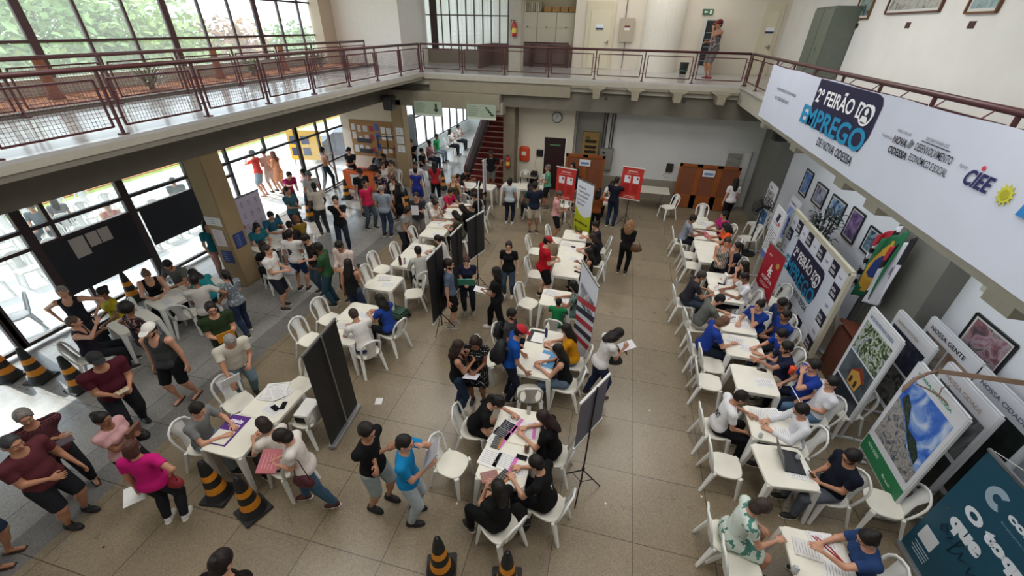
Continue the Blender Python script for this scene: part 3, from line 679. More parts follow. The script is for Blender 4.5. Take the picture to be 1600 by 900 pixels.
    if beard:
        if 'beard' not in HAIR:
            gg = Grid((-.09, -.03, -.14), (.09, .13, .02), .006); dd = sm(gg.ell((0, .036, -.074), (.047, .047, .04)), gg.ell((0, .02, -.04), (.063, .055, .06)), .02)
            dd = smx(dd, -gg.cap((0, .1, .03), (0, .1, -.045), .05, .034), .008); dd = smx(dd, gg.below((0, 0, -.02), (0, 0, 1)), .006); HAIR['beard'] = surf(dd, gg.lo, .006)
        o = link('beard', np_mesh('beard', *HAIR['beard'], [mat(beard, .7, bump=.6, bscale=200)]), root_o); o.matrix_local = M4
    if glasses:
        if 'glasses' not in CAPS:
            m = MB()
            for x in (-1, 1):
                m.tube([(x*.03+.021*math.cos(q), .094, .0+.016*math.sin(q)) for q in [2*PI*i/12 for i in range(12)]], .0028, closed=True, n=5)
                m.tube([(x*.051, .093, .003), (x*.075, .06, .005), (x*.078, 0, .0)], .0025, n=5)
            m.tube([(-.009, .096, .002), (.009, .096, .002)], .0028, n=5); CAPS['glasses'] = m.mesh('glasses', mat('#181414', .3))
        o = link('glasses', CAPS['glasses'], root_o); o.matrix_local = M4
    if shoe:
        for k in 'LR':
            ft = J[k][5]
            if shoe == 'sandal': o = link('sandal', SANDAL, root_o)
            else:
                if shoe not in SHOES: SHOES[shoe] = np_mesh('shoe', SHOEV[0], SHOEV[1], [mat(shoe, .6), mat('#e8e6e0' if shoe != '#1b1a1a' else '#2a2a2a', .7)], SHOEV[2])
                o = link('shoe', SHOES[shoe], root_o)
            o.location = (ft[0], ft[1]+.005, ft[2]-.045*h); o.scale = (hs, hs, hs)
    WM = Matrix.Translation(root) @ R3.to_4x4()
    r = dict(o=root_o, root=root, a=a, L=WM @ Vector(res['L']), R=WM @ Vector(res['R']), d=d, fwd=R3 @ Vector((0, 1, 0)), side=R3 @ Vector((1, 0, 0)), up=WM.to_3x3() @ Vector(t), nb=WM @ Vector(nb), pel=WM @ Vector(pel), h=h, hc=WM @ Vector(hcen))
    if sit and chair:
        first = d.split(',')[0]; cp = root-r['fwd']*.025
        dup(CHAIR, (cp.x, cp.y, z0), a, 'white plastic chair under the '+' '.join(first.replace('seated ', '').split()[:11]), 'white plastic chairs in the hall')
    PEOPLE.append(r); return r
# ================================================================ FURNITURE PROTOTYPES
def make_chair():
    t = thing('plastic_chair', 'white plastic chair', 'chair', (0, 0, -50))
    m = MB(); k = 28
    def sup(r, z, y0=0.): return [(r[0]*abs(math.cos(q))**.7*math.copysign(1, math.cos(q)), y0+r[1]*abs(math.sin(q))**.7*math.copysign(1, math.sin(q)), z) for q in [2*PI*i/k for i in range(k)]]
    rings = [sup((.02, .02), .405, .01), sup((.12, .12), .407, .01), sup((.185, .185), .42, .01), sup((.2, .2), .424, .01), sup((.208, .207), .414, .01), sup((.203, .203), .385, .01), sup((.19, .19), .39, .01)]
    V = [p for r in rings for p in r]; F = [(i*k+j, i*k+(j+1) % k, (i+1)*k+(j+1) % k, (i+1)*k+j) for i in range(6) for j in range(k)]+[tuple(range(k))[::-1]]
    V.append((0, .01, .395)); F += [(6*k+j, 6*k+(j+1) % k, 7*k) for j in range(k)]
    m.add(V, F); m.build('seat', PLASTY, t, smooth=True)
    def bk(z): q = (z-.4)/.42; return -.185-.09*q-.02*q*q
    pts = [(-.165, bk(.4)+.01, .40), (-.175, bk(.5), .5), (-.185, bk(.6), .6), (-.18, bk(.7), .7), (-.145, bk(.77), .77), (-.08, bk(.81), .812), (0, bk(.825)-.01, .825)]
    pts = pts+[(-x, y, z) for x, y, z in reversed(pts[:-1])]
    m = MB(); m.tube(pts, .021, n=8, flat=.7); m.build('back_frame', PLAST, t, smooth=True)
    m = MB(); n = 7
    V = []; F = []
    for i in range(n):
        z = .4+.41*i/(n-1); w = .068+.05*abs(i/(n-1)-.45)*1.6
        for dy in (0, -.01):
            for x in (-w, 0, w): V.append((x, bk(z)+dy-(0 if x else .012), z))
    for i in range(n-1):
        a = i*6; b = a+6
        for q in (0, 1): F += [(a+q, a+q+1, b+q+1, b+q), (a+3+q+1, a+3+q, b+3+q, b+3+q+1)]
        F += [(a, b, b+3, a+3), (a+2, a+5, b+5, b+2)]
    m.add(V, F); m.build('back_slat', PLAST, t, smooth=True)
    for sx, sy in ((-1, 1), (1, 1), (-1, -1), (1, -1)):
        m = MB(); a = Vector((sx*.172, sy*.165+.01, .41)); b = Vector((sx*.215, sy*.215+(.0 if sy > 0 else -.05), 0))
        R_ = (a-b).to_track_quat('Z', 'Y').to_matrix(); m.box((a+b)/2, (.068, .046, (a-b).length), None, R_, taper=.6); m.build('leg', PLAST, t, bevel=.006)
    return t
CHAIR = make_chair()
def make_table():
    t = thing('plastic_table', 'white plastic table', 'table', (0, 0, -50)); a = .325; c = .05; H_ = .7
    m = MB(); poly = [(-a+c, -a), (a-c, -a), (a, -a+c), (a, a-c), (a-c, a), (-a+c, a), (-a, a-c), (-a, -a+c)]
    m.prism(poly, (0, 0, H_), (1, 0, 0), (0, 1, 0), .022); m.build('tabletop', PLASTY, t, bevel=.006)
    m = MB()
    for i in range(4):
        r_ = Matrix.Rotation(i*PI/2, 3, 'Z'); m.box(r_ @ Vector((0, a-.025, H_-.045)), (a*2-.12, .012, .06), None, r_)
    m.build('apron', PLAST, t)
    for sx in (-1, 1):
        for sy in (-1, 1):
            m = MB(); p = Vector((sx*(a-.045), sy*(a-.045), H_-.02)); q = Vector((sx*(a+.01), sy*(a+.01), 0))
            R_ = Matrix(((1, 0, (p-q).x/(p-q).z), (0, 1, (p-q).y/(p-q).z), (0, 0, 1)))
            m.box((p+q)/2, (.085, .085, H_-.02), None, R_, taper=.5); m.build('leg', PLAST, t, bevel=.008)
    return t
TABLE = make_table()
def table(x, y, lab, rz=0.): return dup(TABLE, (x, y, 0), rz, lab, 'square white plastic tables')
def chair(x, y, ang, lab, grp='white plastic chairs in the hall', z=0.): return dup(CHAIR, (x, y, z), math.radians(-ang), lab, grp)
def chair_px(px, py, ang, lab, z=.42): p = at(px, py, z); return chair(p.x, p.y, ang, lab)
def make_cone():
    t = thing('traffic_cone', 'black traffic cone', 'cone', (0, 0, -50)); m = MB()
    K = mat('#1b1c1e', .55, var=.1); O = mat('#d98a1e', .5, var=.08)
    pr = [(.17, .03, K), (.125, .16, K), (.108, .28, O), (.091, .40, K), (.076, .5, O), (.062, .6, K), (.038, .72, K), (.03, .73, K)]
    for (r0, z0, _), (r1, z1, mm) in zip(pr, pr[1:]):
        V = []; n = 20
        for r_, z in ((r0, z0), (r1, z1)): V += [(r_*math.cos(2*PI*j/n), r_*math.sin(2*PI*j/n), z) for j in range(n)]
        m.add(V, [(j, (j+1) % n, (j+1) % n+n, j+n) for j in range(n)], mm)
    m.lathe([(.03, .725), (.02, .74), (.005, .742)], n=12, m=K); m.build('cone_body', None, t, smooth=True)
    m = MB(); m.box((0, 0, .02), (.36, .36, .035), K); m.lathe([(.175, .03), (.16, .05)], n=20, m=K); m.build('base', None, t, bevel=.01); return t
CONE = make_cone()
# ================================================================ TABLES
TB = {}
for key, x, y, lab in [
    ('L1a', -4.55, 2.83, 'square white plastic table with the purple tray, nearest of the left row'), ('L1b', -4.5, 3.44, 'square white plastic table holding a fan of papers behind the purple tray table'),
    ('L3a', -4.4, 5.25, 'square white plastic table where the person in a face mask writes'), ('L3b', -4.5, 5.86, 'square white plastic table in front of the long haired person in blue'),
    ('L4', -4.58, 7.05, 'square white plastic table standing alone with two forms, left row'), ('L5a', -4.52, 8.1, 'square white plastic table with the dark red bottle'), ('L5b', -4.52, 8.72, 'square white plastic table just behind the dark red bottle table'),
    ('L6a', -4.55, 9.8, 'square bare white plastic table behind the small black screen'), ('L6b', -4.6, 10.36, 'square white plastic table under the forearms of the olive clad person'),
    ('L7a', -4.6, 11.15, 'square white plastic table in front of the person in white cap and tee'), ('L7b', -4.55, 11.8, 'square white plastic table at the far end of the left row'),
    ('L8a', -5.0, 13.9, 'square white plastic table before the red stairs, left one'), ('L8b', -4.3, 13.9, 'square white plastic table before the red stairs, right one'),
    ('C1a', -.83, 3.35, 'square white plastic table with leaflets, nearest in the centre row'), ('C1b', -.8, 3.96, 'square white plastic table with pink edged forms behind the leaflet table'),
    ('C2a', -.82, 5.33, 'square white plastic table with the light blue folder'), ('C2b', -.78, 5.97, 'square white plastic table with the dark folder and blue bottle'),
    ('C3', -.77, 7.43, 'square white plastic table in front of the child in green'), ('C4a', -.72, 8.7, 'square white plastic table beside the red cap, nearest of the far centre run'),
    ('C4b', -.72, 9.33, 'square white plastic table second in the far centre run'), ('C4c', -.74, 9.96, 'square white plastic table with a phone, third in the far centre run'), ('C4d', -.74, 10.7, 'square white plastic table with the small laptop below the green banner'),
    ('C5', -.15, 13.75, 'square white plastic table with red leaflets between the red banners'), ('C6a', -3.45, 14.3, 'square white plastic table near the back wall chairs'), ('C6b', -2.82, 14.35, 'square white plastic table beside the green shirt'),
    ('R10', 2.85, 12.5, 'square white plastic table at the far end of the right row'), ('R9', 2.8, 11.72, 'square white plastic table with red forms, right row'), ('R8', 2.75, 10.98, 'square bare white plastic table beside the striped top'), ('R8b', 2.75, 10.33, 'square white plastic table half behind the striped top'),
    ('R7', 2.82, 9.2, 'square white plastic table holding the upright white card'), ('R7b', 2.8, 8.58, 'square white plastic table with red pens between grey and white tees'), ('R5', 2.8, 7.48, 'square white plastic table before the person resting chin in hand'),
    ('R4', 2.78, 6.75, 'square white plastic table with stapled forms and dark blue cards'), ('R3', 2.78, 5.88, 'square white plastic table with notebook and black phone'), ('R2a', 2.8, 4.92, 'square white plastic table with signs between two people in white'),
    ('R2b', 2.78, 4.22, 'square white plastic table carrying the open black laptop'), ('R1', 2.82, 3.03, 'square white plastic table at the bottom right corner with red lanyard'),
    ('L9a', -8.52, 5.3, 'square white plastic table near the glass with phones'), ('L9b', -8.4, 5.95, 'square white plastic table near the glass with grey tee person'), ('L9c', -8.45, 4.5, 'square white plastic table behind the big curly hair'),
    ('L10a', -8.3, 7.85, 'square white plastic table right of the tan column'), ('L10b', -8.5, 8.5, 'square white plastic table in front of the white logo board')]:
    TB[key] = table(x, y, lab, rz={'L9a': -.25, 'L9b': -.25, 'L9c': -.3, 'L10a': -.2, 'L10b': -.2, 'R2b': .12}.get(key, 0))
# ================================================================ PEOPLE
P = person
# --- near left, standing
p_stripe = P(38, 652, 110, 'person with short grey hair in maroon striped top, arms crossed over a folder', tc='#6b3a40', tpat='hoops', tc2='#2b1a1e', tps=14, hc='#77706a', L='fold', R='fold', shoe='sandal', w=1.15, s=2)
p_polo = P(18, 693, 80, 'person in maroon polo and black shorts at the left edge', tc='#5a2a31', bot='shorts', hc='#3a3a3e', hair='buzz', L='fwd', R='hold', shoe='#1b1a1a', w=1.25, s=2, h=1.66)
p_pinkf = P(160, 655, 75, 'person in pale pink blouse with pinned up black hair holding a brown bag', top='blouse', tc='#c89a9c', hair='bun', L='chest', R='chest', f=1, s=3, w=1.1, h=1.5)
p_mag = P(206, 700, 335, 'person seen from behind in magenta blouse and black trousers', top='blouse', tc='#c21a72', hair='bob', hc='#4a2a22', f=1, w=1.12, shoe='#e4e0da', L='down', R='hip', hp=18, h=1.5, s=2)
p_burg = P(150, 562, 105, 'large person in burgundy tee with black cap, leaning forward', tc='#4c1826', L='hold', R='hold', w=1.5, cap='#1a1b1d', walk=.6, hp=5, lean=8, s=2, h=1.65, shoe='#1b1a1a')
p_tank = P(234, 516, 165, 'person in charcoal sleeveless top, black shorts and white cap', top='tank', tc='#3d3e40', bot='shorts', bc='#15161a', cap='#e6e2dc', L='down', R='down', w=1.18, beard='#2a1c16', hp=10, shoe='sandal', h=1.64, walk=.3, s=1)
p_afro = P(200, 484, 20, 'person with large black curly hair in dark flowered dress', top='dress', tc='#221a1d', tpat='noise', tc2='#8d6a62', tps=16, hair='afro', f=1, L='hip', R='fwd', s=3, h=1.56, shoe='sandal')
P(97, 456, 140, 'old person in black sleeveless top with hands on hips, shaved head', top='tank', tc='#20222b', L='hip', R='hip', hair='buzz', hc='#8f8880', s=1, h=1.58)
P(115, 503, 40, 'seated person seen from behind with raised bare arms and cropped hair', top='tank', tc='#241d2c', pose='sit', hair='buzz', hc='#5b4a40', L='chest', R='up', s=1, w=1.1)
P(160, 457, 195, 'seated person in mustard blouse with glasses near the glass wall', top='blouse', tc='#a89a1c', pose='sit', glasses=True, f=1, L='lap', R='lap', s=3, hair='bun')
P(229, 430, 125, 'seated person in black tank top with bare shoulders writing at the glass side table', top='tank', tc='#17181c', pose='sit', L='table', R='table', hair='bun', hc='#6b5140', f=1, s=1, w=1.2, hp=30)
P(262, 414, 165, 'seated bearded person in grey tee facing the camera near the glass', tc='#5f605c', pose='sit', L='table', R='table', hp=35, beard='#1d1512', w=1.15, s=2)
P(302, 428, 270, 'person bent low over the table in teal top with long black hair', top='blouse', tc='#1f7f86', pose='sit', L='table', R='table', hair='long', f=1, lean=35, hp=30, s=1)
P(303, 438, 310, 'person in light grey tee leaning back on a chair beside the teal top', tc='#b9b4ae', L='hold', R='hip', lean=6, h=1.6, s=3, hp=20)
P(352, 430, 285, 'person in grey patterned blouse and jeans with black hair tied back', top='blouse', tc='#6c747c', tpat='noise', tc2='#a9b1b8', tps=30, bc='#26304a', hair='pony', L='hold', R='hold', f=1, h=1.52, walk=.6, s=1)
p_green = P(330, 482, 120, 'person in dark green tee with glasses carrying an orange envelope', tc='#27361f', bc='#27361f', glasses=True, beard='#1b1310', L='hold', R='hold', w=1.25, h=1.62, s=1)
p_polo2 = P(360, 533, 115, 'grey haired person in white polo leaning on an empty chair', tc='#ccc6b8', bc='#6f8590', hair='short', hc='#8b8782', L='hold', R='low', lean=22, hp=30, w=1.25, h=1.6, s=2)
P(309, 640, 80, 'seated young person in grey tee at the purple tray', tc='#77797a', bc='#8aa0a8', pose='sit', L='table', R='table', s=1, hp=20)
P(411, 663, 285, 'seated person in white tee with straight dark hair at the purple tray table', top='blouse', tc='#d8cfc6', pose='sit', L='table', R='table', hair='bob', hc='#2c2220', f=1, hp=25, s=1)
p_jean = P(440, 682, 245, 'walking person in white top and flared jeans holding pink folders', top='blouse', tc='#e0d6d0', bc='#3f5b73', L='hold', R='hold', hair='bob', hc='#1b1412', f=1, hp=38, h=1.55, walk=1.0, shoe='#5a2a26', s=1, lean=6)
P(573, 674, 95, 'person in black tee and washed denim shorts with folded arms', tc='#141416', bot='shorts', bc='#9aa5a6', L='fold', R='fold', w=1.1, hp=20, h=1.66, shoe='#1b1a1a', walk=-.3, s=2)
p_cyan = P(632, 692, 75, 'person in bright blue tee and pale jeans reading papers', tc='#147fb8', bc='#a9b3ba', L='face', R='chest', h=1.66, hp=18, shoe='#1b1a1a', s=1, hair='buzz')
P(346, 880, 350, 'person with tied up dark hair cut off at the bottom edge', top='tee', tc='#1a1415', hair='bun', hc='#1d1413', f=1, w=1.15, h=1.74, s=1, hp=35)
P(0, 0, 60, 'barefoot looking person at the bottom left corner, only leg and sandal in frame', bot='shorts', tc='#4a2f5a', shoe='sandal', h=1.6, foot=(14, 874), s=2, bc='#2b3a4e')
# --- group right of the tan column
P(418, 390, 75, 'person in white tee with cropped hair holding a paper cup', tc='#dedbd6', bot='shorts', bc='#23252e', L='hold', R='hold', h=1.62, w=1.1, hair='buzz', hc='#2a201c', s=1, walk=.2)
P(410, 383, 300, 'seated person with thick black hair and black top right of the column', tc='#191719', pose='sit', L='table', R='table', hair='wavy', f=1, hp=25, s=3)
p_k = P(452, 366, 345, 'person seen from behind in white tee with black print and blue shorts', tc='#dad6d2', bot='shorts', bc='#27365c', L='down', R='hold', h=1.6, s=2)
P(477, 373, 205, 'person in black printed tee looking down between white and green shirts', tc='#1d1b1c', tpat='noise', tc2='#453a38', tps=12, bc='#3b4c5c', L='hold', R='down', hp=42, h=1.62, s=1)
P(497, 387, 250, 'person in green polo and blue jeans with papers under the arm', tc='#2f5334', bc='#2c4c5a', L='hold', R='fwd', hp=30, h=1.6, s=4, w=1.1)
P(530, 384, 180, 'bearded person in pale pink dress shirt looking at a phone', top='shirt', tc='#d8c4bc', L='hold', R='hold', hp=40, beard='#1c1412', h=1.62, w=1.1, s=2)
p_blk = P(544, 412, 355, 'person in black sleeveless top with straight waist long black hair seen from behind', top='sleeveless', tc='#151416', bc='#2f3e56', hair='long', f=1, L='down', R='chest', h=1.56, s=2, w=1.05)
P(524, 313, 150, 'young person in black apron with hand on chin and bowl cut', tc='#16171b', bc='#232c3a', L='chin', R='fold', h=1.64, s=1, hp=5)
P(490, 291, 300, 'person in cream shirt and grey trousers, dark skin', tc='#cfc5b8', bc='#393a3c', L='fwd', R='fwd', h=1.64, s=4, hair='buzz', shoe='#5c4a3c')
P(449, 298, 95, 'person in teal uniform tee standing left of the cones', tc='#3f6c78', bc='#2c3440', L='hold', R='hold', h=1.58, s=1, f=1, hair='pony', hc='#3b2b24')
P(452, 274, 110, 'person in magenta top leaning over near the entrance', tc='#a8285c', bc='#4c3f45', L='hold', R='reach', lean=25, h=1.56, s=1)
P(482, 273, 120, 'person in off white tee and grey cap near the entrance', tc='#c9c6c2', bc='#2c2e33', cap='#6c7478', h=1.58, s=2, L='fwd', R='fwd')
P(473, 269, 200, 'person in pink striped top behind the grey cap', tc='#c99aa6', tpat='hoops', tc2='#e6d4d8', bc='#3a4a60', h=1.5, s=1, f=1, hair='bob')
P(407, 246, 250, 'person in red shirt outside the entrance filming with a phone', tc='#c9483e', bot='shorts', bc='#8798a0', h=1.7, s=1, L='face', R='fwd', shoe='sandal', foot=(415, 306))
P(418, 250, 280, 'pale person in light shirt behind the red shirt outside', tc='#c8a89c', bot='shorts', bc='#c3b4aa', h=1.64, s=1, foot=(430, 300), L='hold')
P(432, 245, 265, 'person in orange dress with long brown hair outside the entrance', top='dress', tc='#d18c66', hair='long', hc='#6b4230', f=1, h=1.6, L='chest', R='hold', s=1, foot=(444, 302))
P(504, 247, 15, 'shirtless person in black trousers seen from behind by the entrance', top='none', tc='#222222', bc='#26303a', h=1.64, L='reach', R='fwd', s=2, foot=(516, 296), walk=.8)
P(545, 233, 175, 'person in black shirt and cap standing at the notice board', tc='#1a1a1d', cap='#17171a', h=1.56, foot=(556, 292), L='hold', R='hold', s=1)
P(587, 242, 200, 'seated grey haired person in black under the notice board', tc='#18181b', hc='#7b746c', pose='sit', chair=False, s=1, L='table', R='table')
P(598, 245, 190, 'seated person in dark top between grey hair and beige blouse', tc='#2a2226', pose='sit', chair=False, s=3, f=1, hair='pony')
P(598, 258, 120, 'seated person in white top with tied brown hair behind flowered shirt', tc='#d8cfc8', pose='sit', s=2, f=1, hair='bun', hc='#3d2a22')
P(611, 255, 200, 'person in beige blouse with hand at the mouth below the notice board', top='blouse', tc='#a58e78', pose='sit', s=1, f=1, hair='pony', L='chin', hc='#3a2820')
P(592, 271, 180, 'person in navy flowered shirt facing the camera', tc='#201f2c', tpat='noise', tc2='#8a6c78', tps=14, h=1.5, w=1.15, s=2, L='hold', R='hold')
P(596, 295, 355, 'balding person in grey blue tee and jeans seen from behind', tc='#8e98a4', bc='#33455e', hair='bald', hc='#8f8a84', h=1.62, w=1.15, L='fwd', R='fwd', s=1)
P(562, 269, 130, 'person in black tee and cap left of the magenta polo', tc='#1a1b1e', cap='#131316', bc='#23262e', h=1.64, s=2)
P(570, 287, 105, 'person in magenta polo and jeans with arms down', tc='#c0264e', bc='#46525e', h=1.6, w=1.1, hair='buzz', hc='#2b2320', s=2, walk=-.4)
P(614, 281, 200, 'person in cream top with strapped bag beside black dress', tc='#cdbfb2', bc='#6a4c40', h=1.5, s=2, f=1, hair='bun', hc='#33241e')
P(622, 291, 20, 'person in black dress with bare shoulders and long black hair', top='dress', tc='#161518', hair='long', f=1, h=1.56, s=1, w=1.1)
P(649, 258, 160, 'person in white top half hidden behind blue dress', tc='#c9c1c4', bc='#2b3150', h=1.56, s=3)
P(649, 267, 350, 'person in royal blue dress with a white strap', top='dress', tc='#26307c', hair='bun', f=1, h=1.5, s=2)
P(642, 222, 170, 'person in all black beside the far tan column', tc='#151518', h=1.6, s=2, hair='short', L='fold', R='fold')
P(678, 257, 330, 'person with very long black hair in red and black, papers in hand', tc='#a02630', bc='#1a1a1e', hair='long', f=1, h=1.56, L='hold', s=2)
P(708, 279, 175, 'person in olive tank top with fair hair tied back', top='tank', tc='#4b4a30', bc='#46566c', hair='pony', hc='#8c6a48', f=1, h=1.54, w=1.1, s=1)
P(716, 277, 120, 'person with dark hair seated low at the table before the stairs', tc='#33262a', pose='sit', s=2, chair=False, L='table')
P(731, 268, 95, 'person in black and white tee sprawled over the table before the stairs', tc='#1c1b1e', pose='sit', lean=38, L='table', R='table', s=3, chair=False, hp=20)
P(748, 288, 350, 'seated person seen from behind in dark brown top before the stairs', tc='#3a2d2b', pose='sit', s=3, hp=35, L='table', R='table', w=1.1)
P(761, 248, 180, 'person in black tee and grey shorts with hands on hips by the red stairs', tc='#18191c', bot='shorts', bc='#63605c', h=1.56, L='hip', R='hip', s=3, foot=(768, 297), hp=25)
# --- far left row
P(704, 300, 110, 'seated person in magenta tee at the far end of the left row', tc='#b3204e', pose='sit', L='table', R='table', s=2, hp=25)
P(677, 309, 100, 'seated person in white tee and grey cap at the left row', tc='#d4d0cc', pose='sit', cap='#4a4644', L='table', R='table', s=4, hp=20)
P(681, 319, 110, 'seated person in white with bare arm beside the grey cap', tc='#d9cfc8', pose='sit', hair='bun', f=1, L='chin', R='table', s=2)
p_paper = P(650, 307, 165, 'person in charcoal tee holding a sheet of paper up', tc='#2d2c30', bc='#74706e', h=1.56, w=1.15, L='chest', R='chest', s=2, hc='#2b211d')
P(637, 329, 85, 'person in grey top and black trousers bending towards a table', top='blouse', tc='#8a8a88', lean=20, hair='bob', f=1, h=1.52, s=2, L='down', R='fwd', hp=22)
P(741, 306, 265, 'seated person in black tee facing the magenta tee', tc='#19171a', pose='sit', L='table', R='table', s=2, hair='pony', f=1, hp=25)
P(722, 325, 270, 'seated person with big black hair behind the black screens', tc='#141315', pose='sit', L='table', R='table', s=3, hair='wavy', f=1, hp=30)
P(711, 335, 275, 'seated person in olive top with loose dark hair, arms on the table', top='blouse', tc='#4c4a3a', pose='sit', L='table', R='table', s=1, hair='wavy', f=1, hp=30)
P(653, 392, 320, 'seated person in pale grey shirt seen from behind at the red bottle table', top='shirt', tc='#b9b9b4', pose='sit', L='table', R='table', s=2, hair='short', hp=18)
P(684, 374, 270, 'seated person in white coat reaching across with a bun', top='shirt', tc='#d2cfcc', pose='sit', L='table', R='table', s=1, hair='pony', f=1, lean=14, hp=25)
P(593, 468, 285, 'seated person in royal blue tee with long black hair', top='blouse', tc='#23418f', pose='sit', L='table', R='table', s=1, hair='wavy', f=1, hp=25)
p_mask = P(553, 492, 305, 'seated person in white tee and navy trousers writing with a white face mask', tc='#d9d6d2', bc='#22345e', pose='sit', L='table', R='table', s=2, hc='#35241f', hp=45, lean=18, w=1.1)
# --- centre, standing
P(701, 413, 75, 'bearded person in slate blue tee and black shorts', tc='#5d6c84', bot='shorts', bc='#17181b', h=1.66, hc='#201612', beard='#2a1c16', L='down', R='down', shoe='#8a8078', s=1)
p_folder = P(729, 408, 165, 'person in navy dress holding a green and white folder', top='blouse', tc='#1d2038', bc='#202433', L='hold', R='hold', f=1, hair='bun', hc='#4a2c24', hp=28, h=1.5, shoe='#8c8478', s=5)
p_ph = P(775, 425, 265, 'person in black tee with long black hair holding papers, striding', tc='#161618', bc='#131417', L='hold', R='hold', f=1, hair='wavy', h=1.6, shoe='#d2cdc4', walk=1.0, s=3)
P(795, 384, 175, 'person in black v neck tee and jeans with glasses walking to the camera', tc='#141416', bc='#3d4c5e', glasses=True, f=1, hair='bob', hc='#33201c', h=1.5, shoe='#cfcac0', s=5)
p_pale = P(797, 283, 5, 'person in pale tee and dark jeans with black bob seen from behind', top='blouse', tc='#b4c0c6', bc='#1f2836', f=1, hair='bob', h=1.54, shoe='#d8d4cc', w=1.05, L='fwd', R='fwd', s=2)
P(828, 292, 320, 'seated person in teal green top with black hair near the back wall', tc='#37564e', pose='sit', s=2, hair='wavy', f=1, hp=35, L='table', R='table')
P(836, 290, 340, 'person in navy tee, black cap and white shorts seen from behind', tc='#1c2234', bot='shorts', bc='#cfc8b8', cap='#17171a', h=1.66, L='hold', R='fwd', shoe='#3b2c28', s=3, w=1.1)
P(856, 262, 255, 'person in mint green tee and black shorts near the maroon door', tc='#5f9e80', bot='shorts', bc='#17181a', h=1.6, L='hold', R='hold', hc='#6a625c', hair='buzz', s=2)
P(874, 304, 80, 'person in pink tee and black shorts looking down', tc='#d29a9c', bot='shorts', bc='#1f1f22', h=1.58, hc='#4d443e', hp=35, w=1.05, s=2, L='hold', R='hold')
P(895, 259, 210, 'person with long black hair behind the left red banner', tc='#1a191c', f=1, hair='long', h=1.62, s=1)
P(901, 268, 20, 'person with long black hair and pale skirt seen from behind', tc='#1a191c', bot='skirt', bc='#8a8478', f=1, hair='long', h=1.56, s=1)
P(935, 300, 10, 'person in rust brown sweater with dark hair seen from behind', top='sweater', tc='#7a4420', f=1, hair='wavy', h=1.5, s=1, bc='#1b1b20', L='hold', R='hold')
P(957, 288, 200, 'seated person in white at the red leaflet table', tc='#d8d0cc', pose='sit', s=2, L='table', R='table', chair=False)
P(964, 282, 20, 'person in navy shirt and dark jeans pointing towards the red banner', tc='#161b2c', bc='#22314c', h=1.66, L='hold', R='reach', hair='buzz', s=2)
p_curl = P(985, 350, 15, 'person in black with waist long fair curly hair carrying a brown bag', top='sweater', tc='#1c1a1a', bc='#121214', f=1, hair='curly', hc='#8f6a48', h=1.52, L='hold', R='hold', s=1, shoe='#3c2a24')
p_red = P(856, 377, 65, 'large person in red tee, red cap and black shorts', tc='#b01424', bot='shorts', bc='#16171a', cap='#a01624', w=1.4, h=1.64, L='hold', R='hold', hp=30, s=5)
P(716, 541, 60, 'person in black tank top and tight jeans with long dark curls', top='sleeveless', tc='#15151a', bc='#26364e', f=1, hair='wavy', hc='#2b1c18', L='chin', R='chest', h=1.54, hp=25, s=2, shoe='#b8a89a')
p_dots = P(742, 534, 175, 'person in black dress with white polka dots reading sheets', top='dress', tc='#15151a', tpat='dots', tc2='#e8e4e0', tps=34, f=1, hair='wavy', hc='#2a1a16', L='hold', R='hold', h=1.56, hp=40, s=3)
p_bp1 = P(800, 491, 95, 'seated bearded person with black backpack in dark grey tee', tc='#3c3a40', pose='sit', beard='#1b1310', L='lap', R='lap', s=2, hp=22)
p_bp2 = P(813, 518, 70, 'person in royal blue tee and red cap with big black backpack', tc='#124a9e', bc='#1d2433', cap='#b41a2c', h=1.62, L='fwd', R='fwd', s=2, hp=28, lean=10)
p_bag = P(965, 522, 65, 'person in white tee and jeans looking down with black bag', tc='#d6d2d0', bc='#25304c', f=1, hair='wavy', hc='#1d1414', L='hold', R='chest', h=1.56, hp=48, lean=14, shoe='#4a1820', walk=.5, s=2, w=1.1)
# --- centre row, seated
P(930, 352, 265, 'seated person in navy top reaching to the small laptop', tc='#20222e', pose='sit', L='reach', R='table', s=1, hair='bun', f=1, hp=20)
P(926, 371, 270, 'seated person in black tee with brown hair, far centre run', tc='#19181b', pose='sit', L='table', R='table', s=1, hair='wavy', hc='#2d1d18', f=1, hp=30)
P(920, 394, 270, 'seated person in black sleeveless top gesturing over the table', top='sleeveless', tc='#131316', pose='sit', L='hold', R='chest', s=2, hair='long', f=1, hp=25)
P(873, 472, 5, 'child in green tee seated with back to the camera', tc='#1d7a48', pose='sit', L='table', R='table', s=3, h=1.2, hp=15)
P(896, 446, 275, 'seated person in grey green flowered top with long black hair writing', top='blouse', tc='#6f8580', tpat='noise', tc2='#3a4a4c', tps=18, pose='sit', L='table', R='table', s=2, hair='long', f=1, hp=35, lean=10, bc='#6f8580')
P(885, 515, 270, 'seated person in mustard yellow top with black hair', top='blouse', tc='#c98a14', bc='#5c6c7e', pose='sit', L='table', R='table', s=1, hair='long', f=1, hp=25)
P(872, 547, 272, 'seated person in black tank top and jeans at the blue folder', top='sleeveless', tc='#131317', bc='#5f7284', pose='sit', L='table', R='table', s=1, hair='long', f=1, hp=25)
P(778, 629, 85, 'seated person in black tee bent over pink forms, left side', tc='#131315', bc='#131315', pose='sit', L='table', R='lap', s=1, lean=28, hp=38, hair='pony')
P(849, 652, 272, 'seated person in black tee with long dark hair writing on a pink form', tc='#131315', bc='#131315', pose='sit', L='table', R='table', s=1, hair='long', f=1, hp=38, lean=10, hc='#2a1818')
P(838, 724, 285, 'seated person in black tee with white logo writing, short hair', tc='#121214', bc='#121214', pose='sit', L='table', R='table', s=1, hair='short', hp=30, lean=12)
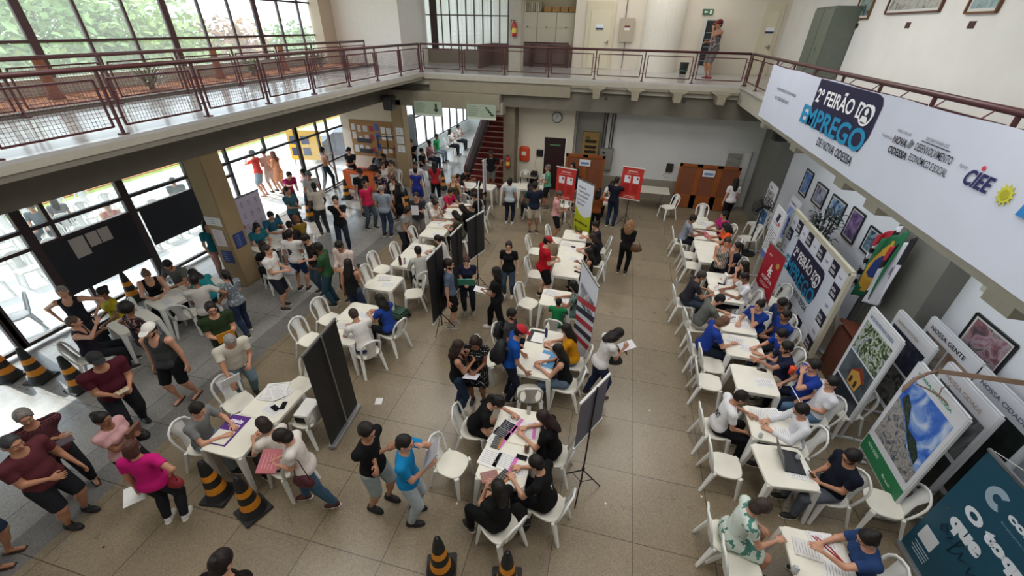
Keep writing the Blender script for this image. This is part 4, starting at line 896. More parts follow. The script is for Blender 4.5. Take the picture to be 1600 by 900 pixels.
P(778, 762, 300, 'seated person in black tee with waist long black hair and glasses at the near end', tc='#121214', bc='#121214', pose='sit', L='chin', R='lap', s=1, hair='long', f=1, hp=8, glasses=True)
# --- right row
P(1083, 342, 90, 'seated person in light grey tee at the far end of the right row', tc='#868a96', pose='sit', L='table', R='table', s=3, hp=22)
P(1131, 336, 250, 'seated person in magenta scarf with black hair', tc='#b0206e', pose='sit', L='table', R='table', s=2, f=1, hair='bun')
P(1133, 354, 270, 'seated person in bright orange top with curly black hair', top='blouse', tc='#e0582c', pose='sit', L='table', R='table', s=2, f=1, hair='curly', hp=35)
P(1136, 378, 195, 'standing person in black and white striped top with a badge', top='sleeveless', tc='#2a2a2c', tpat='stripes', tc2='#b9b4aa', tps=9, bc='#1b1b20', h=1.56, L='down', R='hold', s=1, f=1, hair='short', hc='#33231d', w=1.15, lean=0, hp=22)
P(1152, 385, 255, 'seated person in navy tee with white headband', tc='#151a2c', pose='sit', L='hold', R='lap', s=1, f=1, hair='pony')
P(1163, 415, 265, 'seated person with black hair and hand on the cheek', tc='#1b181c', pose='sit', L='chin', R='table', s=1, f=1, hair='wavy')
P(1096, 431, 85, 'seated person in dark charcoal tee at the red pens', tc='#2e2d34', bc='#3a4452', pose='sit', L='table', R='table', s=2, lean=14, hp=22, w=1.1, hc='#3a3532')
P(1163, 433, 268, 'seated person in white tee with cropped hair writing', tc='#dcdce0', pose='sit', L='table', R='table', s=3, hair='buzz', hp=30, lean=6)
P(1124, 468, 80, 'seated person in grey tee leaning over with glasses', tc='#62635f', bc='#b7b3a8', pose='sit', L='table', R='table', s=1, lean=22, hp=32, glasses=True, w=1.1)
P(1130, 503, 85, 'seated person in royal blue tee with light brown hair', tc='#1f3a8e', bc='#1b2431', pose='sit', L='lap', R='table', s=1, hair='bob', hc='#6b4c3a', hp=35, lean=14, w=1.1)
P(1187, 477, 235, 'seated person in blue tee resting chin on the hand', tc='#1d3a86', pose='sit', L='chin', R='table', s=1, f=1, hair='bun')
P(1222, 474, 250, 'seated person with black hair bent low near the logo backdrop', tc='#23345e', pose='sit', L='lap', R='lap', s=3, hp=35)
P(1228, 493, 255, 'seated person in blue tee with cropped hair holding a sheet', tc='#1c3680', pose='sit', L='hold', R='hold', s=3, hair='buzz', hp=22)
P(1221, 523, 262, 'seated person in royal blue tee with white chest print', tc='#1c3c90', bc='#5c6c86', pose='sit', L='table', R='table', s=1, hp=25)
P(1229, 543, 268, 'seated bearded person in dark navy tee and beige trousers', tc='#1b2038', bc='#b5ab98', pose='sit', L='reach', R='table', beard='#1a1412', s=2, hp=20, lean=8)
P(1272, 572, 262, 'seated person in royal blue tee hiding the face with one hand', tc='#1f3c92', bc='#1b2030', pose='sit', L='face', R='lap', s=1, hp=20, w=1.15)
p_book = P(1300, 598, 265, 'seated person in white tee and jeans with an open booklet', tc='#dfe0e6', bc='#5f7c9c', pose='sit', L='hold', R='hold', s=1, hp=25, lean=-6)
P(1252, 641, 270, 'seated person in white dress shirt and glasses at the signs table', top='shirt', tc='#dcdee4', bc='#1c2236', pose='sit', L='table', R='table', s=1, glasses=True, hp=28, lean=6)
P(1157, 621, 88, 'seated person in white tee with black back print', tc='#e0dfe2', bc='#16171c', pose='sit', L='table', R='lap', s=2, hp=35, lean=8)
p_phone = P(1331, 714, 262, 'seated person in navy polo and grey trousers checking a phone', tc='#151927', bc='#5c626c', pose='sit', L='hold', R='hold', s=2, beard='#1a1512', glasses=True, hp=30, lean=-4, w=1.15)
P(1190, 792, 92, 'seated person in white green flowered dungarees with wavy hair', top='overall', tc='#cfd8d0', tpat='noise', tc2='#4f8478', tps=11, pose='sit', L='lap', R='table', s=1, f=1, hair='bob', hc='#3a2e28', hp=32, lean=8, w=1.1)
P(1356, 842, 272, 'seated person in navy blue tee with glasses writing at the corner table', tc='#27406e', bc='#1b2030', pose='sit', L='reach', R='table', s=1, f=1, hair='bun', glasses=True, hp=28, w=1.1)
P(1150, 284, 350, 'person in white tee and black trousers with long black hair walking away', tc='#d8d2d2', bc='#15151a', f=1, hair='long', h=1.58, shoe='#d8d4cc', L='down', R='fwd', s=1, walk=.6)
P(1116, 42, 250, 'person in patterned tank top, grey shorts and red cap on the far gallery', top='tank', tc='#5a5052', tpat='noise', tc2='#a09a9c', tps=14, bot='shorts', bc='#6f6a68', cap='#7c1f26', z0=DK, h=1.72, foot=(1104, 124), L='face', R='hold', s=2, w=1.2, shoe='#7a2a34')
# --- corridor and column
P(703, 205, 80, 'seated person in white tee holding a phone by the corridor windows', tc='#d8d4d2', pose='sit', L='face', R='chest', s=2, hair='long', f=1)
P(716, 198, 85, 'seated person in white farthest along the corridor windows', tc='#d0c8c4', pose='sit', L='chin', R='chest', s=2)
P(682, 213, 95, 'seated person in bright green tee in the corridor', tc='#1f9a56', bc='#8a97a6', pose='sit', s=3)
P(671, 223, 95, 'seated person in pink top and dark trousers in the corridor', tc='#c08a8c', bc='#2b3547', pose='sit', s=4, f=1, hair='bun', L='hold')
P(659, 236, 95, 'seated person in black top with papers by the far column', tc='#17181c', bc='#8a8a88', pose='sit', s=2, L='hold', R='lap')
P(322, 352, 110, 'person in teal uniform tee standing left of the tan column', tc='#1f6f80', bc='#b78c84', f=1, hair='long', h=1.56, s=1, L='fwd', R='fwd')
P(360, 326, 100, 'person in teal tee and black skirt behind the tan column', tc='#1f6472', bc='#17181c', f=1, hair='wavy', h=1.56, s=2, L='hold', R='hold')
P(401, 355, 110, 'seated person in teal top with long black hair beside the logo board', tc='#1f6a78', pose='sit', L='table', R='table', s=1, f=1, hair='long', hp=25)
P(423, 337, 115, 'seated person in teal tee with short hair beside the logo board', tc='#2c6078', pose='sit', L='table', R='table', s=1, hp=22)
P(462, 342, 290, 'seated person in olive tee with ginger curly hair seen from behind', tc='#7a6420', pose='sit', L='table', R='table', s=1, f=1, hair='bob', hc='#7c4a30', hp=20)
P(452, 352, 320, 'seated person with dark bun in front of the ginger hair', tc='#2a2428', pose='sit', L='table', R='table', s=2, f=1, hair='bun', hp=25)
# --- outside, behind the glass
P(48, 324, 130, 'seated person in grey tee behind the left glass door', tc='#5e646c', pose='sit', s=2, hp=30, L='lap', R='lap')
P(82, 312, 300, 'seated person with long dark hair behind the glass', tc='#7a7478', pose='sit', s=2, f=1, hair='long', L='lap', R='lap')
P(166, 322, 120, 'seated person in coral sleeveless top behind the glass', top='tank', tc='#c85a4c', pose='sit', s=1, L='lap', R='lap')
P(270, 283, 130, 'person in dark grey tee seated outside left of the tan column', tc='#5c6462', pose='sit', s=2, L='lap', R='lap', w=1.15)
# ================================================================ EMPTY CHAIRS
EC = [(372, 628, 110, 'empty white plastic chair gripped by the white polo'), (468, 602, 190, 'empty white plastic chair between the paper covered table and black banner'), (480, 652, 275, 'white plastic chair loaded with boxes beside the near black banner'),
 (485, 530, 100, 'empty white plastic chair left of the near black banner'), (515, 498, 105, 'empty white plastic chair facing the bent writer in mask'), (597, 420, 100, 'empty white plastic chair left of the dark red bottle'),
 (586, 442, 100, 'empty white plastic chair half behind the lone table with forms'), (631, 404, 95, 'empty white plastic chair opposite the pale grey shirt'), (647, 458, 245, 'empty white plastic chair right of the lone table'), (657, 378, 100, 'empty white plastic chair left of the bare table behind grey blouse'),
 (664, 345, 100, 'empty white plastic chair between charcoal tee and olive top'), (715, 432, 250, 'empty white plastic chair glimpsed behind the navy dress'), (292, 490, 330, 'empty white plastic chair behind the dark green tee'),
 (825, 473, 110, 'empty white plastic chair left of the child in green'), (838, 428, 95, 'empty white plastic chair at the knees of the red tee'), (838, 392, 95, 'empty white plastic chair directly left of the red tee'), (868, 375, 100, 'empty white plastic chair below the pink tee'),
 (827, 614, 345, 'empty white plastic chair with its back to the pink forms'), (706, 724, 100, 'empty white plastic chair right of the bright blue tee'), (762, 560, 100, 'empty white plastic chair behind the polka dot dress'),
 (1112, 570, 88, 'empty white plastic chair right behind the brown haired blue tee'), (1107, 596, 92, 'empty white plastic chair with a sheet on its back, middle of the aisle'), (1076, 398, 88, 'empty white plastic chair nearer of the pair below the light grey tee'),
 (1081, 414, 88, 'empty white plastic chair just above the dark charcoal tee'), (1133, 726, 92, 'empty white plastic chair below the black back print'), (1160, 893, 92, 'white plastic chair cut by the bottom edge in the right aisle'),
 (1044, 323, 240, 'empty white plastic chair standing alone at the back wall'), (1096, 342, 182, 'empty white plastic chair at the head of the right row'), (1168, 372, 250, 'empty white plastic chair beside the floor fan'), (1182, 350, 260, 'empty white plastic chair below the exhibition boards'),
 (1205, 470, 250, 'empty white plastic chair behind the chin resting person'), (1240, 463, 255, 'empty white plastic chair leaning at the logo backdrop'), (1382, 786, 275, 'large looking empty white plastic chair before the green striped panel'),
 (806, 272, 180, 'empty white plastic chair at the wall beside the wall phone'), (818, 285, 180, 'empty white plastic chair behind the teal green top'), (846, 292, 200, 'empty white plastic chair between teal green and mint shirts'), (880, 322, 200, 'white plastic chair under the left red banner'),
 (731, 316, 5, 'empty white plastic chair right of the olive tank top'), (1320, 640, 250, 'empty white plastic chair behind the white dress shirt')]
for x, y, a_, l_ in EC: chair_px(x, y, a_, l_)
for i in range(8):
    for j in range(5):
        if (i, j) in ((1, 0), (2, 0)): continue
        chair(-12.6-j*1.0+random.uniform(-.1, .1), 4.4+i*.72+random.uniform(-.06, .06), 100+random.uniform(-8, 8), 'white plastic chair in the rows on the sunlit patio outside the glass', 'chairs on the patio', -.06)
p = chair(-11.5, 4.35, 200, 'dark plastic chair just outside the glass at the far left', 'chairs on the patio', -.06)
for c in p.children:
    c.data = c.data.copy(); c.data.materials[0] = mat('#4c5058', .5)
# ================================================================ CONES
for x, y, l_ in [(344, 775, 'black and orange traffic cone left of the pair by the purple tray table'), (397, 800, 'black and orange traffic cone right of the pair by the purple tray table'), (690, 893, 'black and orange traffic cone at the bottom edge, centre'), (792, 915, 'black and orange traffic cone tip at the bottom edge under the long black hair'),
                  (18, 592, 'black and orange traffic cone at the left edge'), (66, 594, 'black and orange traffic cone second from the left edge'), (128, 608, 'black and orange traffic cone behind the black cap'), (212, 470, 'black and orange traffic cone beside the glass doors'),
                  (443, 372, 'black and orange traffic cone behind the teal tees'), (543, 312, 'black and orange traffic cone near the orange table'), (637, 328, 'black and orange traffic cone behind the charcoal tee'), (693, 297, 'black and orange traffic cone before the stairs'), (486, 345, 'black and orange traffic cone behind the bowl cut')]:
    q = at(x, y-2, 0); dup(CONE, (q.x, q.y, 0), random.uniform(-.4, .4), l_, 'traffic cones')
# ================================================================ PRINTED BOARDS, BANNERS, SIGNS
def photo(cols, scale=5., seed=0., dist=1.5, stretch=(1, 1, 1)):
    """printed picture: bands of colour from distorted noise"""
    m = bpy.data.materials.new('m_print'); m.use_nodes = True; N = m.node_tree.nodes; L = m.node_tree.links; b = N['Principled BSDF']; b.inputs['Roughness'].default_value = .4
    tc = N.new('ShaderNodeTexCoord'); mp = N.new('ShaderNodeMapping'); mp.inputs['Location'].default_value = (seed, seed*.7, seed*1.3); mp.inputs['Scale'].default_value = stretch
    n = N.new('ShaderNodeTexNoise'); n.inputs['Scale'].default_value = scale; n.inputs['Detail'].default_value = 6; n.inputs['Distortion'].default_value = dist
    r = N.new('ShaderNodeValToRGB'); e = r.color_ramp.elements
    while len(e) < len(cols): e.new(.5)
    for i, c in enumerate(cols): e[i].position = .32+.36*i/max(len(cols)-1, 1); e[i].color = (*lin(c), 1)
    L.new(tc.outputs['Object'], mp.inputs[0]); L.new(mp.outputs[0], n.inputs['Vector']); L.new(n.outputs['Fac'], r.inputs[0]); L.new(r.outputs[0], b.inputs['Base Color']); return m
class Plane:
    """a flat face: a = lower left corner as read, x = reading direction, y = up"""
    def __init__(s, root, a, x, y=(0, 0, 1)):
        s.o = root; s.inv = root.matrix_basis.inverted() if root else Matrix(); s.a = Vector(a); s.x = Vector(x).normalized(); s.y = Vector(y).normalized(); s.n = s.x.cross(s.y)
    def pt(s, u, v, w=0.): return s.inv @ (s.a+s.x*u+s.y*v+s.n*w)
    def rect(s, name, u0, v0, u1, v1, m, th=.004, w=0., parent=None):
        b = MB(); P = [s.pt(u, v, w+th) for u, v in ((u0, v0), (u1, v0), (u1, v1), (u0, v1))]; Q = [s.pt(u, v, w) for u, v in ((u0, v0), (u1, v0), (u1, v1), (u0, v1))]
        b.add(P+Q, [(0, 1, 2, 3), (7, 6, 5, 4)]+[(i, i+4, (i+1) % 4+4, (i+1) % 4) for i in range(4)]); return b.build(name, m, parent or s.o)
    def poly(s, name, pts, m, th=.004, w=0., parent=None):
        b = MB(); k = len(pts); b.add([s.pt(u, v, w+th) for u, v in pts]+[s.pt(u, v, w) for u, v in pts], [tuple(range(k)), tuple(range(2*k-1, k-1, -1))]+[(i, i+k, (i+1) % k+k, (i+1) % k) for i in range(k)]); return b.build(name, m, parent or s.o)
    def disc(s, name, u, v, r, m, th=.004, w=0., n=24, ry=None, parent=None, r0=0):
        if not r0: return s.poly(name, [(u+r*math.cos(2*PI*i/n), v+(ry or r)*math.sin(2*PI*i/n)) for i in range(n)], m, th, w, parent)
        b = MB(); V = []
        for rr in (r0, r): V += [s.pt(u+rr*math.cos(2*PI*i/n), v+rr*math.sin(2*PI*i/n), w+th) for i in range(n)]
        b.add(V, [(i, (i+1) % n, (i+1) % n+n, i+n)[::-1] for i in range(n)]); return b.build(name, m, parent or s.o)
    def text(s, st, u, v, w_, h_, col, bold=.0, lift=.006, parent=None, shear=0., name='lettering'):
        """one line of letters filling the box w_ x h_ whose lower left corner is u, v"""
        o = text(st, None, (0, 0, 0), (1, 0, 0), (0, 1, 0), 1, col, name, bold, shear=shear, th=0); me = o.data; n = len(me.vertices)
        co = np.zeros(n*3, np.float32); me.vertices.foreach_get('co', co); co = co.reshape(-1, 3); lo, hi = co.min(0), co.max(0)
        A = np.array(s.inv.to_3x3()) ; X = A @ np.array(s.x); Y = A @ np.array(s.y); o0 = np.array(s.pt(u, v, lift))
        c = o0+np.outer((co[:, 0]-lo[0])/(hi[0]-lo[0])*w_, X)+np.outer((co[:, 1]-lo[1])/(hi[1]-lo[1])*h_, Y)
        me.vertices.foreach_set('co', c.astype(np.float32).ravel()); me.update(); o.parent = parent or s.o; return o
WHITEB = mat('#dfe2ee', .5, var=.02, vscale=2); NAVY = mat('#1c1b40', .5); CYAN = mat('#1489b8', .5); DARKT = '#20203a'
def event_logo(p, u, v, k, ky, parent=None):
    """event wordmark; k, ky = width and height scale"""
    U = lambda x: u+x*k; Vv = lambda y: v+y*ky
    p.poly('logo_shield', [(U(.12), Vv(.0)), (U(.12), Vv(1)), (U(2.2), Vv(1)), (U(2.33), Vv(.96)), (U(2.4), Vv(.85)), (U(2.4), Vv(.3)), (U(2.28), Vv(.0))], NAVY, .003, .001, parent)
    p.text('2º FEIRÃO DO', U(.2), Vv(.52), 2.1*k, .36*ky, '#f2f2f6', .02, .0075, parent)
    p.text('EMPREGO', U(-.2), Vv(-.02), 2.55*k, .42*ky, '#1489b8', .025, .0085, parent)
    p.text('DE NOVA ODESSA', U(.9), Vv(-.28), 1.35*k, .17*ky, '#1a1a2c', .012, .006, parent)
    p.disc('logo_ring', U(2.1), Vv(.62), .19*k, mat('#f2f2f6', .5), .002, .012, 20, .19*ky, parent); p.disc('logo_ring_inner', U(2.1), Vv(.62), .15*k, NAVY, .002, .0135, 20, .15*ky, parent)
    p.disc('logo_head', U(2.1), Vv(.68), .05*k, mat('#f2f2f6', .5), .002, .015, 14, .06*ky, parent)
    p.poly('logo_body', [(U(1.99), Vv(.5)), (U(2.21), Vv(.5)), (U(2.17), Vv(.6)), (U(2.03), Vv(.6))], mat('#f2f2f6', .5), .002, .015, parent)
# --- big banner hanging on the right gallery railing
t = thing('hanging_banner', 'long white cloth banner with blue event lettering hung on the right gallery railing', 'banner', (3.34, 8, 4.4))
b = MB(); V = []; F = []; nx, nz = 90, 10
for i in range(nx+1):
    for j in range(nz+1):
        y = 12.25-(12.25-2.0)*i/nx; z = 3.80+1.12*j/nz; sag = .016*math.sin(i*.19)**2*(j/nz)**3
        V.append((3.335-t.location.x+.003*math.sin(i*.37+j*.2)*(1-j/nz)+.002*math.sin(i*.9), y-8, z-4.4-sag))
for i in range(nx):
    for j in range(nz): a_ = i*(nz+1)+j; F.append((a_, a_+nz+1, a_+nz+2, a_+1))
b.add(V, F); cl = b.build('cloth', mat('#ccd1e2', .6, var=.02, vscale=2, bump=.15, bscale=6), t)
sm_ = cl.modifiers.new('thickness', 'SOLIDIFY'); sm_.thickness = .003
for i in range(14):
    m = MB(); y = 12.0-i*.75; m.tube([(3.34-3.34, y-8, .46), (.12, y-8, .58)], .008, n=6); m.build('tie', mat('#5a2a2c', .5), t)
p = Plane(t, (3.328, 12.25, 3.8), (0, -1, 0)); u_ = lambda y: 12.25-y
event_logo(p, u_(9.3), .36, 1.0, .74)
p.text('Aproximando empresas', u_(11.42), .66, 1.3, .09, '#3a3a48'); p.text('de trabalhadores!', u_(11.36), .5, .95, .09, '#3a3a48')
p.text('Realização', u_(6.6), .66, .26, .045, '#6a6a78')
p.text('PREFEITURA DE', u_(6.33), .78, .3, .03, '#6a6a78'); p.text('NOVA', u_(6.33), .65, .3, .085, '#1c1c24', .03); p.text('ODESSA', u_(6.34), .53, .42, .085, '#1c1c24', .03)
for k in range(4): p.poly('emblem', [(u_(6.02)+.02*k, .66), (u_(6.02)+.02*k+.008, .66), (u_(5.97)+.022*k, .76-.01*k), (u_(5.98)+.02*k, .76-.01*k)], mat('#3a3a44', .5), .002, .004)
p.text('SECRETARIA DE', u_(5.75), .8, .4, .035, '#6a6a78'); p.rect('rule', u_(5.8), .775, u_(5.3), .785, mat('#3a3a48', .5), .002, .004)
p.text('DESENVOLVIMENTO', u_(5.86), .67, .66, .08, '#22222e', .01); p.text('ECONÔMICO E SOCIAL', u_(5.88), .55, .7, .095, '#22222e', .01)
p.text('Apoio', u_(5.08), .68, .12, .05, '#6a6a78')
p.text('CIEE', u_(4.93), .57, .36, .15, '#24245c', .03, shear=.25); p.disc('logo_dot', u_(4.78), .755, .022, mat('#d2414f', .5))
p.disc('sun_emblem', u_(4.4), .63, .07, mat('#c6c440', .5), .003, .003, 12); p.disc('sun_face', u_(4.4), .63, .045, mat('#a9a62c', .5), .003, .006, 12)
for k in range(12): p.poly('sun_ray', [(u_(4.4)+.07*math.cos(k*PI/6-.15), .63+.07*math.sin(k*PI/6-.15)), (u_(4.4)+.1*math.cos(k*PI/6), .63+.1*math.sin(k*PI/6)), (u_(4.4)+.07*math.cos(k*PI/6+.15), .63+.07*math.sin(k*PI/6+.15))], mat('#c6c440', .5), .003, .003)
p.poly('wave_emblem', [(u_(4.2), .53), (u_(4.02), .53), (u_(3.98), .7), (u_(4.16), .72)], mat('#2a7fc4', .5), .003, .003); p.text('ACI', u_(3.98), .52, .4, .14, '#2b6cb8', .03)
# --- event backdrop with cream frame
t = thing('event_backdrop', 'large framed white backdrop with blue event logo leaning before the right wall', 'backdrop', (4.33, 9.08, 0))
p = Plane(t, (4.32, 10.62, .12), (0, -1, 0)); Wd, Hd = 3.07, 1.9
p.rect('sheet', 0, 0, Wd, Hd, mat('#d3dae8', .5, var=.05, vscale=1.2), .01, -.01)
CRM = mat('#cdc8b4', .5); b = MB()
for a_, c_ in (((0, 0), (Wd, 0)), ((Wd, 0), (Wd, Hd)), ((Wd, Hd), (0, Hd)), ((0, Hd), (0, 0))): b.bar(p.pt(*a_, -.02), p.pt(*c_, -.02), .07, .09)
for uu in (.15, Wd-.15): b.bar(p.pt(uu, 0, -.05), p.pt(uu, -.12, -.25), .06); b.bar(p.pt(uu, 1.5, -.03), p.pt(uu, -.12, -.5), .05)
b.build('frame', CRM, t)
event_logo(p, .62, .72, .72, .78)
k = 0
for i in range(9):
    for j in range(6):
        if 0 < i < 8 and 0 < j < 5: continue
        uu, vv = .06+i*.33, .04+j*.305; k += 1
        if (i+j) % 2: p.rect('logo_tile', uu, vv, uu+.3, vv+.27, WHITEB, .003, .001); p.text(('CIEE', 'ACI', 'Apoio')[k % 3], uu+.08, vv+.1, .14, .05, '#4a5a86', .01, .016)
        else:
            p.rect('logo_tile', uu, vv, uu+.3, vv+.27, mat('#1c1a34', .5), .003, .001)
            p.text('NOVA', uu+.04, vv+.14, .17, .06, '#e8e8f0', .03, .016); p.text('ODESSA', uu+.04, vv+.05, .21, .06, '#e8e8f0', .03, .016)
# --- exhibition boards on the right
def board(lab, X, Y0, Y1, z0, z1, parts, texts=(), grp='white exhibition boards along the right wall', legs=True, tilt=0.):
    t = thing('exhibition_board', lab, 'display board', (X, (Y0+Y1)/2, 0), 0, grp); w, h = Y0-Y1, z1-z0
    p = Plane(t, (X, Y0, z0), (0, -1, 0)); p.rect('panel', 0, 0, w, h, mat('#dfe1e8', .45), .01, -.01)
    b = MB()
    for a_, c_ in (((0, 0), (w, 0)), ((w, 0), (w, h)), ((w, h), (0, h)), ((0, h), (0, 0))): b.bar(p.pt(*a_, -.02), p.pt(*c_, -.02), .03, .05)
    b.build('frame', mat('#d2d4d8', .5), t)
    if legs:
        for uu in (.02, w-.02):
            m = MB(); m.bar(p.pt(uu, 0, -.02), p.pt(uu, -z0, -.02), .035); m.bar(p.pt(uu, -z0+.02, -.2), p.pt(uu, -z0+.02, .16), .04, .03); m.build('leg', mat('#c5c6c8', .5), t)
    for (u0, v0, u1, v1, mm) in parts: p.rect('picture', u0*w, v0*h, u1*w, v1*h, mm, .002, .001)
    for (s_, u, v, ww, hh, col) in texts: p.text(s_, u*w, v*h, ww*w, hh*h, col, .015, .004)
    return t, p
TREES = photo(['#16241a', '#3c5530', '#8b9a7a', '#c9cfc8', '#3f74c4'], 9, 3); 
t, p = board('front exhibition board with a tree photo above a yellow chapel photo', 4.2, 6.49, 5.62, .38, 2.0, [(.06, .55, .94, .88, TREES), (.06, .235, .94, .53, photo(['#39434c', '#5e6a70', '#59666b'], 2, 1)), (.06, .02, .94, .21, mat('#182236', .4))], [('UM OLHAR POR NOVA ODESSA', .08, .92, .78, .035, '#5a7ea6')])
b_ = .45; p.poly('picture', [(x_, y_+.35) for x_, y_ in [(.35, .06), (.62, .06), (.66, .3), (.5, .44), (.33, .28)]], mat('#c89a4a', .5), .003, .003); p.poly('picture', [(x_, y_+.35) for x_, y_ in [(.3, .27), (.5, .46), (.72, .32), (.68, .26), (.5, .38)]], mat('#8a3a2a', .5), .003, .005)
for q in ((.38, .45), (.52, .45)): p.poly('picture', [q, (q[0]+.06, q[1]), (q[0]+.06, q[1]+.1), (q[0]+.03, q[1]+.13), (q[0], q[1]+.1)], mat('#3a2c22', .5), .003, .005)
board('second exhibition board with dark night photo behind the tree photo board', 4.58, 6.51, 5.6, .72, 2.0, [(.05, .5, .95, .84, photo(['#0e1220', '#1c2440', '#4a4c50'], 4, 5)), (.05, .04, .95, .47, photo(['#101014', '#3a3c40', '#6e6c66', '#1c1c20'], 6, 8))], [('NOSSA HISTÓRIA', .1, .89, .6, .04, '#a99a86')])
board('rear exhibition board headed in black with photos of people', 4.95, 6.4, 5.33, .72, 2.02, [(.05, .3, .5, .84, photo(['#3a1c20', '#8d8478', '#a89c8c', '#5c3026'], 3, 2)), (.53, .3, .95, .84, photo(['#7c4a38', '#a08a78', '#c0b4a4'], 3, 9))], [('NOSSA GENTE', .08, .89, .7, .05, '#1c1c22')])
GRN = mat('#2a7d50', .5); SKY = photo(['#2a56c0', '#3f74d6', '#8fb0e8', '#d8e2f4'], 2.5, 4)
t, p = board('front exhibition board with blue sky photo and green band below', 4.2, 5.2, 4.25, .35, 2.0, [(.06, .24, .94, .88, SKY), (.0, .0, 1., .17, GRN)], [('NOSSA HISTÓRIA', .1, .93, .7, .03, '#3f9a7a'), ('NOVA ODESSA', .1, .1, .3, .03, '#d8ece0'), ('Brasil', .6, .05, .2, .025, '#d8ece0')])
p.poly('picture', [(.06, .4), (.9, .4), (.9, .62), (.6, .72), (.3, .98), (.06, 1.1)], photo(['#3c4048', '#85868a', '#b0aaa4', '#6a6c70'], 9, 6), .003, .003)
p.poly('picture', [(.12, 1.12), (.3, 1.0), (.62, .74), (.82, .66), (.8, .78), (.66, .9), (.45, .92), (.3, 1.16), (.16, 1.24)], photo(['#14201a', '#26382c', '#4c5a48'], 14, 7), .003, .005)
board('second exhibition board with dark stormy photo behind the blue sky board', 4.58, 5.3, 4.38, .35, 2.0, [(.05, .5, .95, .86, photo(['#1c1e22', '#4a4e52', '#8a8e8e'], 3, 11)), (.05, .05, .95, .46, photo(['#0c0d0f', '#1d2420', '#2c302c'], 5, 12))], [('NOSSA CIDADE', .1, .9, .7, .035, '#b09c90')])
board('rear exhibition board with black photo behind the stormy photo', 4.95, 5.3, 4.3, .35, 2.0, [(.05, .05, .95, .86, photo(['#0c0e10', '#16201c', '#28302c'], 5, 14))], [('NOSSA CIDADE', .1, .9, .75, .035, '#5a6a80')])
board('exhibition board at the far end with black white photo over blue panel', 4.46, 13.2, 12.55, .55, 1.92, [(.06, .5, .94, .88, photo(['#18181a', '#77787a', '#c8c8ca', '#303032'], 5, 21)), (.06, .04, .94, .46, mat('#3a6a98', .5))], [('CIEE', .1, .91, .4, .05, '#2a2a60'), ('nova', .2, .2, .3, .06, '#e8e8f0')])
board('exhibition board with a blue sky statue photo near the far end', 4.72, 12.1, 11.45, .7, 1.9, [(.06, .1, .94, .82, photo(['#4a66b0', '#8ea2d8', '#c8d0ec'], 2.5, 23)), (.45, .2, .55, .6, mat('#3c3a34', .6))], [('MONUMENTOS', .1, .88, .6, .04, '#4a5a7a')])
t, p = board('white text board with dark blue arrow emblem and seal', 4.04, 10.98, 10.33, .68, 1.98, [(.0, .0, 1, .13, mat('#6a6fae', .5))], [('NOVA ODESSA', .2, .72, .5, .03, '#7a4a52')])
p.poly('emblem', [(.2, 1.02), (.38, 1.0), (.45, 1.2), (.3, 1.22)], mat('#24264a', .5)); p.disc('seal', .5, 1.0, .05, mat('#c05a60', .5))
for i in range(12): p.rect('text_line', .06, .24+i*.05, .2+.36*abs(math.sin(i*1.7))+.05, .252+i*.05, mat('#4a4a52', .5), .001, .001)
# --- roll-up banners
def rollup(name, lab, a, c, h, col, grp=None, base=True, z0=.08, stuff=None, back='#3c3c40'):
    """a, c: floor positions of the left and right lower corners as read"""
    a, c = Vector((*a, 0)), Vector((*c, 0)); mid = (a+c)/2; t = thing(name, lab, 'banner', mid, 0, grp); x = (c-a); w = x.length; p = Plane(t, a+Vector((0, 0, z0)), x)
    p.rect('sheet', 0, 0, w, h-z0, mat(col, .5, var=.02), .004, -.004); p.rect('back_face', 0, 0, w, h-z0, mat(back, .6), .003, -.008)
    b = MB(); b.bar(p.pt(-.01, h-z0, 0), p.pt(w+.01, h-z0, 0), .03); b.build('top_rail', STEEL, t)
    if base:
        b = MB(); b.bar(p.pt(-.02, -z0/2, -.01), p.pt(w+.02, -z0/2, -.01), .11, .07); b.build('base', mat('#a9aaac', .35, metal=.6), t, bevel=.01)
        b = MB(); b.tube([p.pt(w/2, 0, -.05), p.pt(w/2, h-z0, -.03)], .012); b.build('pole', STEEL, t)
    return t, p, w
t, p, w = rollup('rollup_banner', 'teal blue roll-up banner with large white slogan at the lower right corner', (4.28, 3.95), (4.36, 2.75), 1.9, '#164c62')
b = MB(); b.tube([p.pt(.03, 1.84, -.01), p.pt(w, 2.1, -.2)], .004, n=6); b.build('cord', mat('#d0d0d0', .5), t)
n = 40; ring = [(.36+.125*math.cos(q), 1.5+.125*math.sin(q)) for q in [math.radians(50+260*i/n) for i in range(n+1)]]; ring2 = [(.36+.05*math.cos(q), 1.5+.05*math.sin(q)) for q in [math.radians(50+260*i/n) for i in range(n+1)]]
p.poly('emblem', ring+ring2[::-1], mat('#9fb4c6', .5)); p.text('compra', .52, 1.42, .6, .1, '#dfe6ee', .05); p.text('Employment, Outsourcing', .52, 1.35, .6, .035, '#7fa0b4', .01)
p.text('O toque', .22, 1.02, .92, .2, '#e2e8f0', .07); p.text('que', .2, .76, .42, .2, '#e2e8f0', .07)
cur = [(.16, .7), (.2, .78), (.25, .72), (.2, .66), (.17, .72), (.27, .7), (.32, .73), (.28, .66), (.37, .68), (.42, .8), (.38, .82), (.36, .55), (.42, .62), (.46, .72), (.48, .62), (.53, .7), (.58, .7), (.6, .6), (.66, .7), (.7, .6), (.75, .64), (.79, .68), (.75, .58), (.84, .6)]
b = MB(); b.tube([p.pt(x*1.1, y, .008) for x, y in cur], .0055, n=6); b.build('lettering', mat('#0c2c40', .5), t)
p.rect('label_square', .08, .3, .3, .52, mat('#d9dde2', .5)); 
for i in range(4): p.rect('text_line', .1+.03*(i % 2), .23-i*.04, .34, .238-i*.04, mat('#b9c6d0', .5))
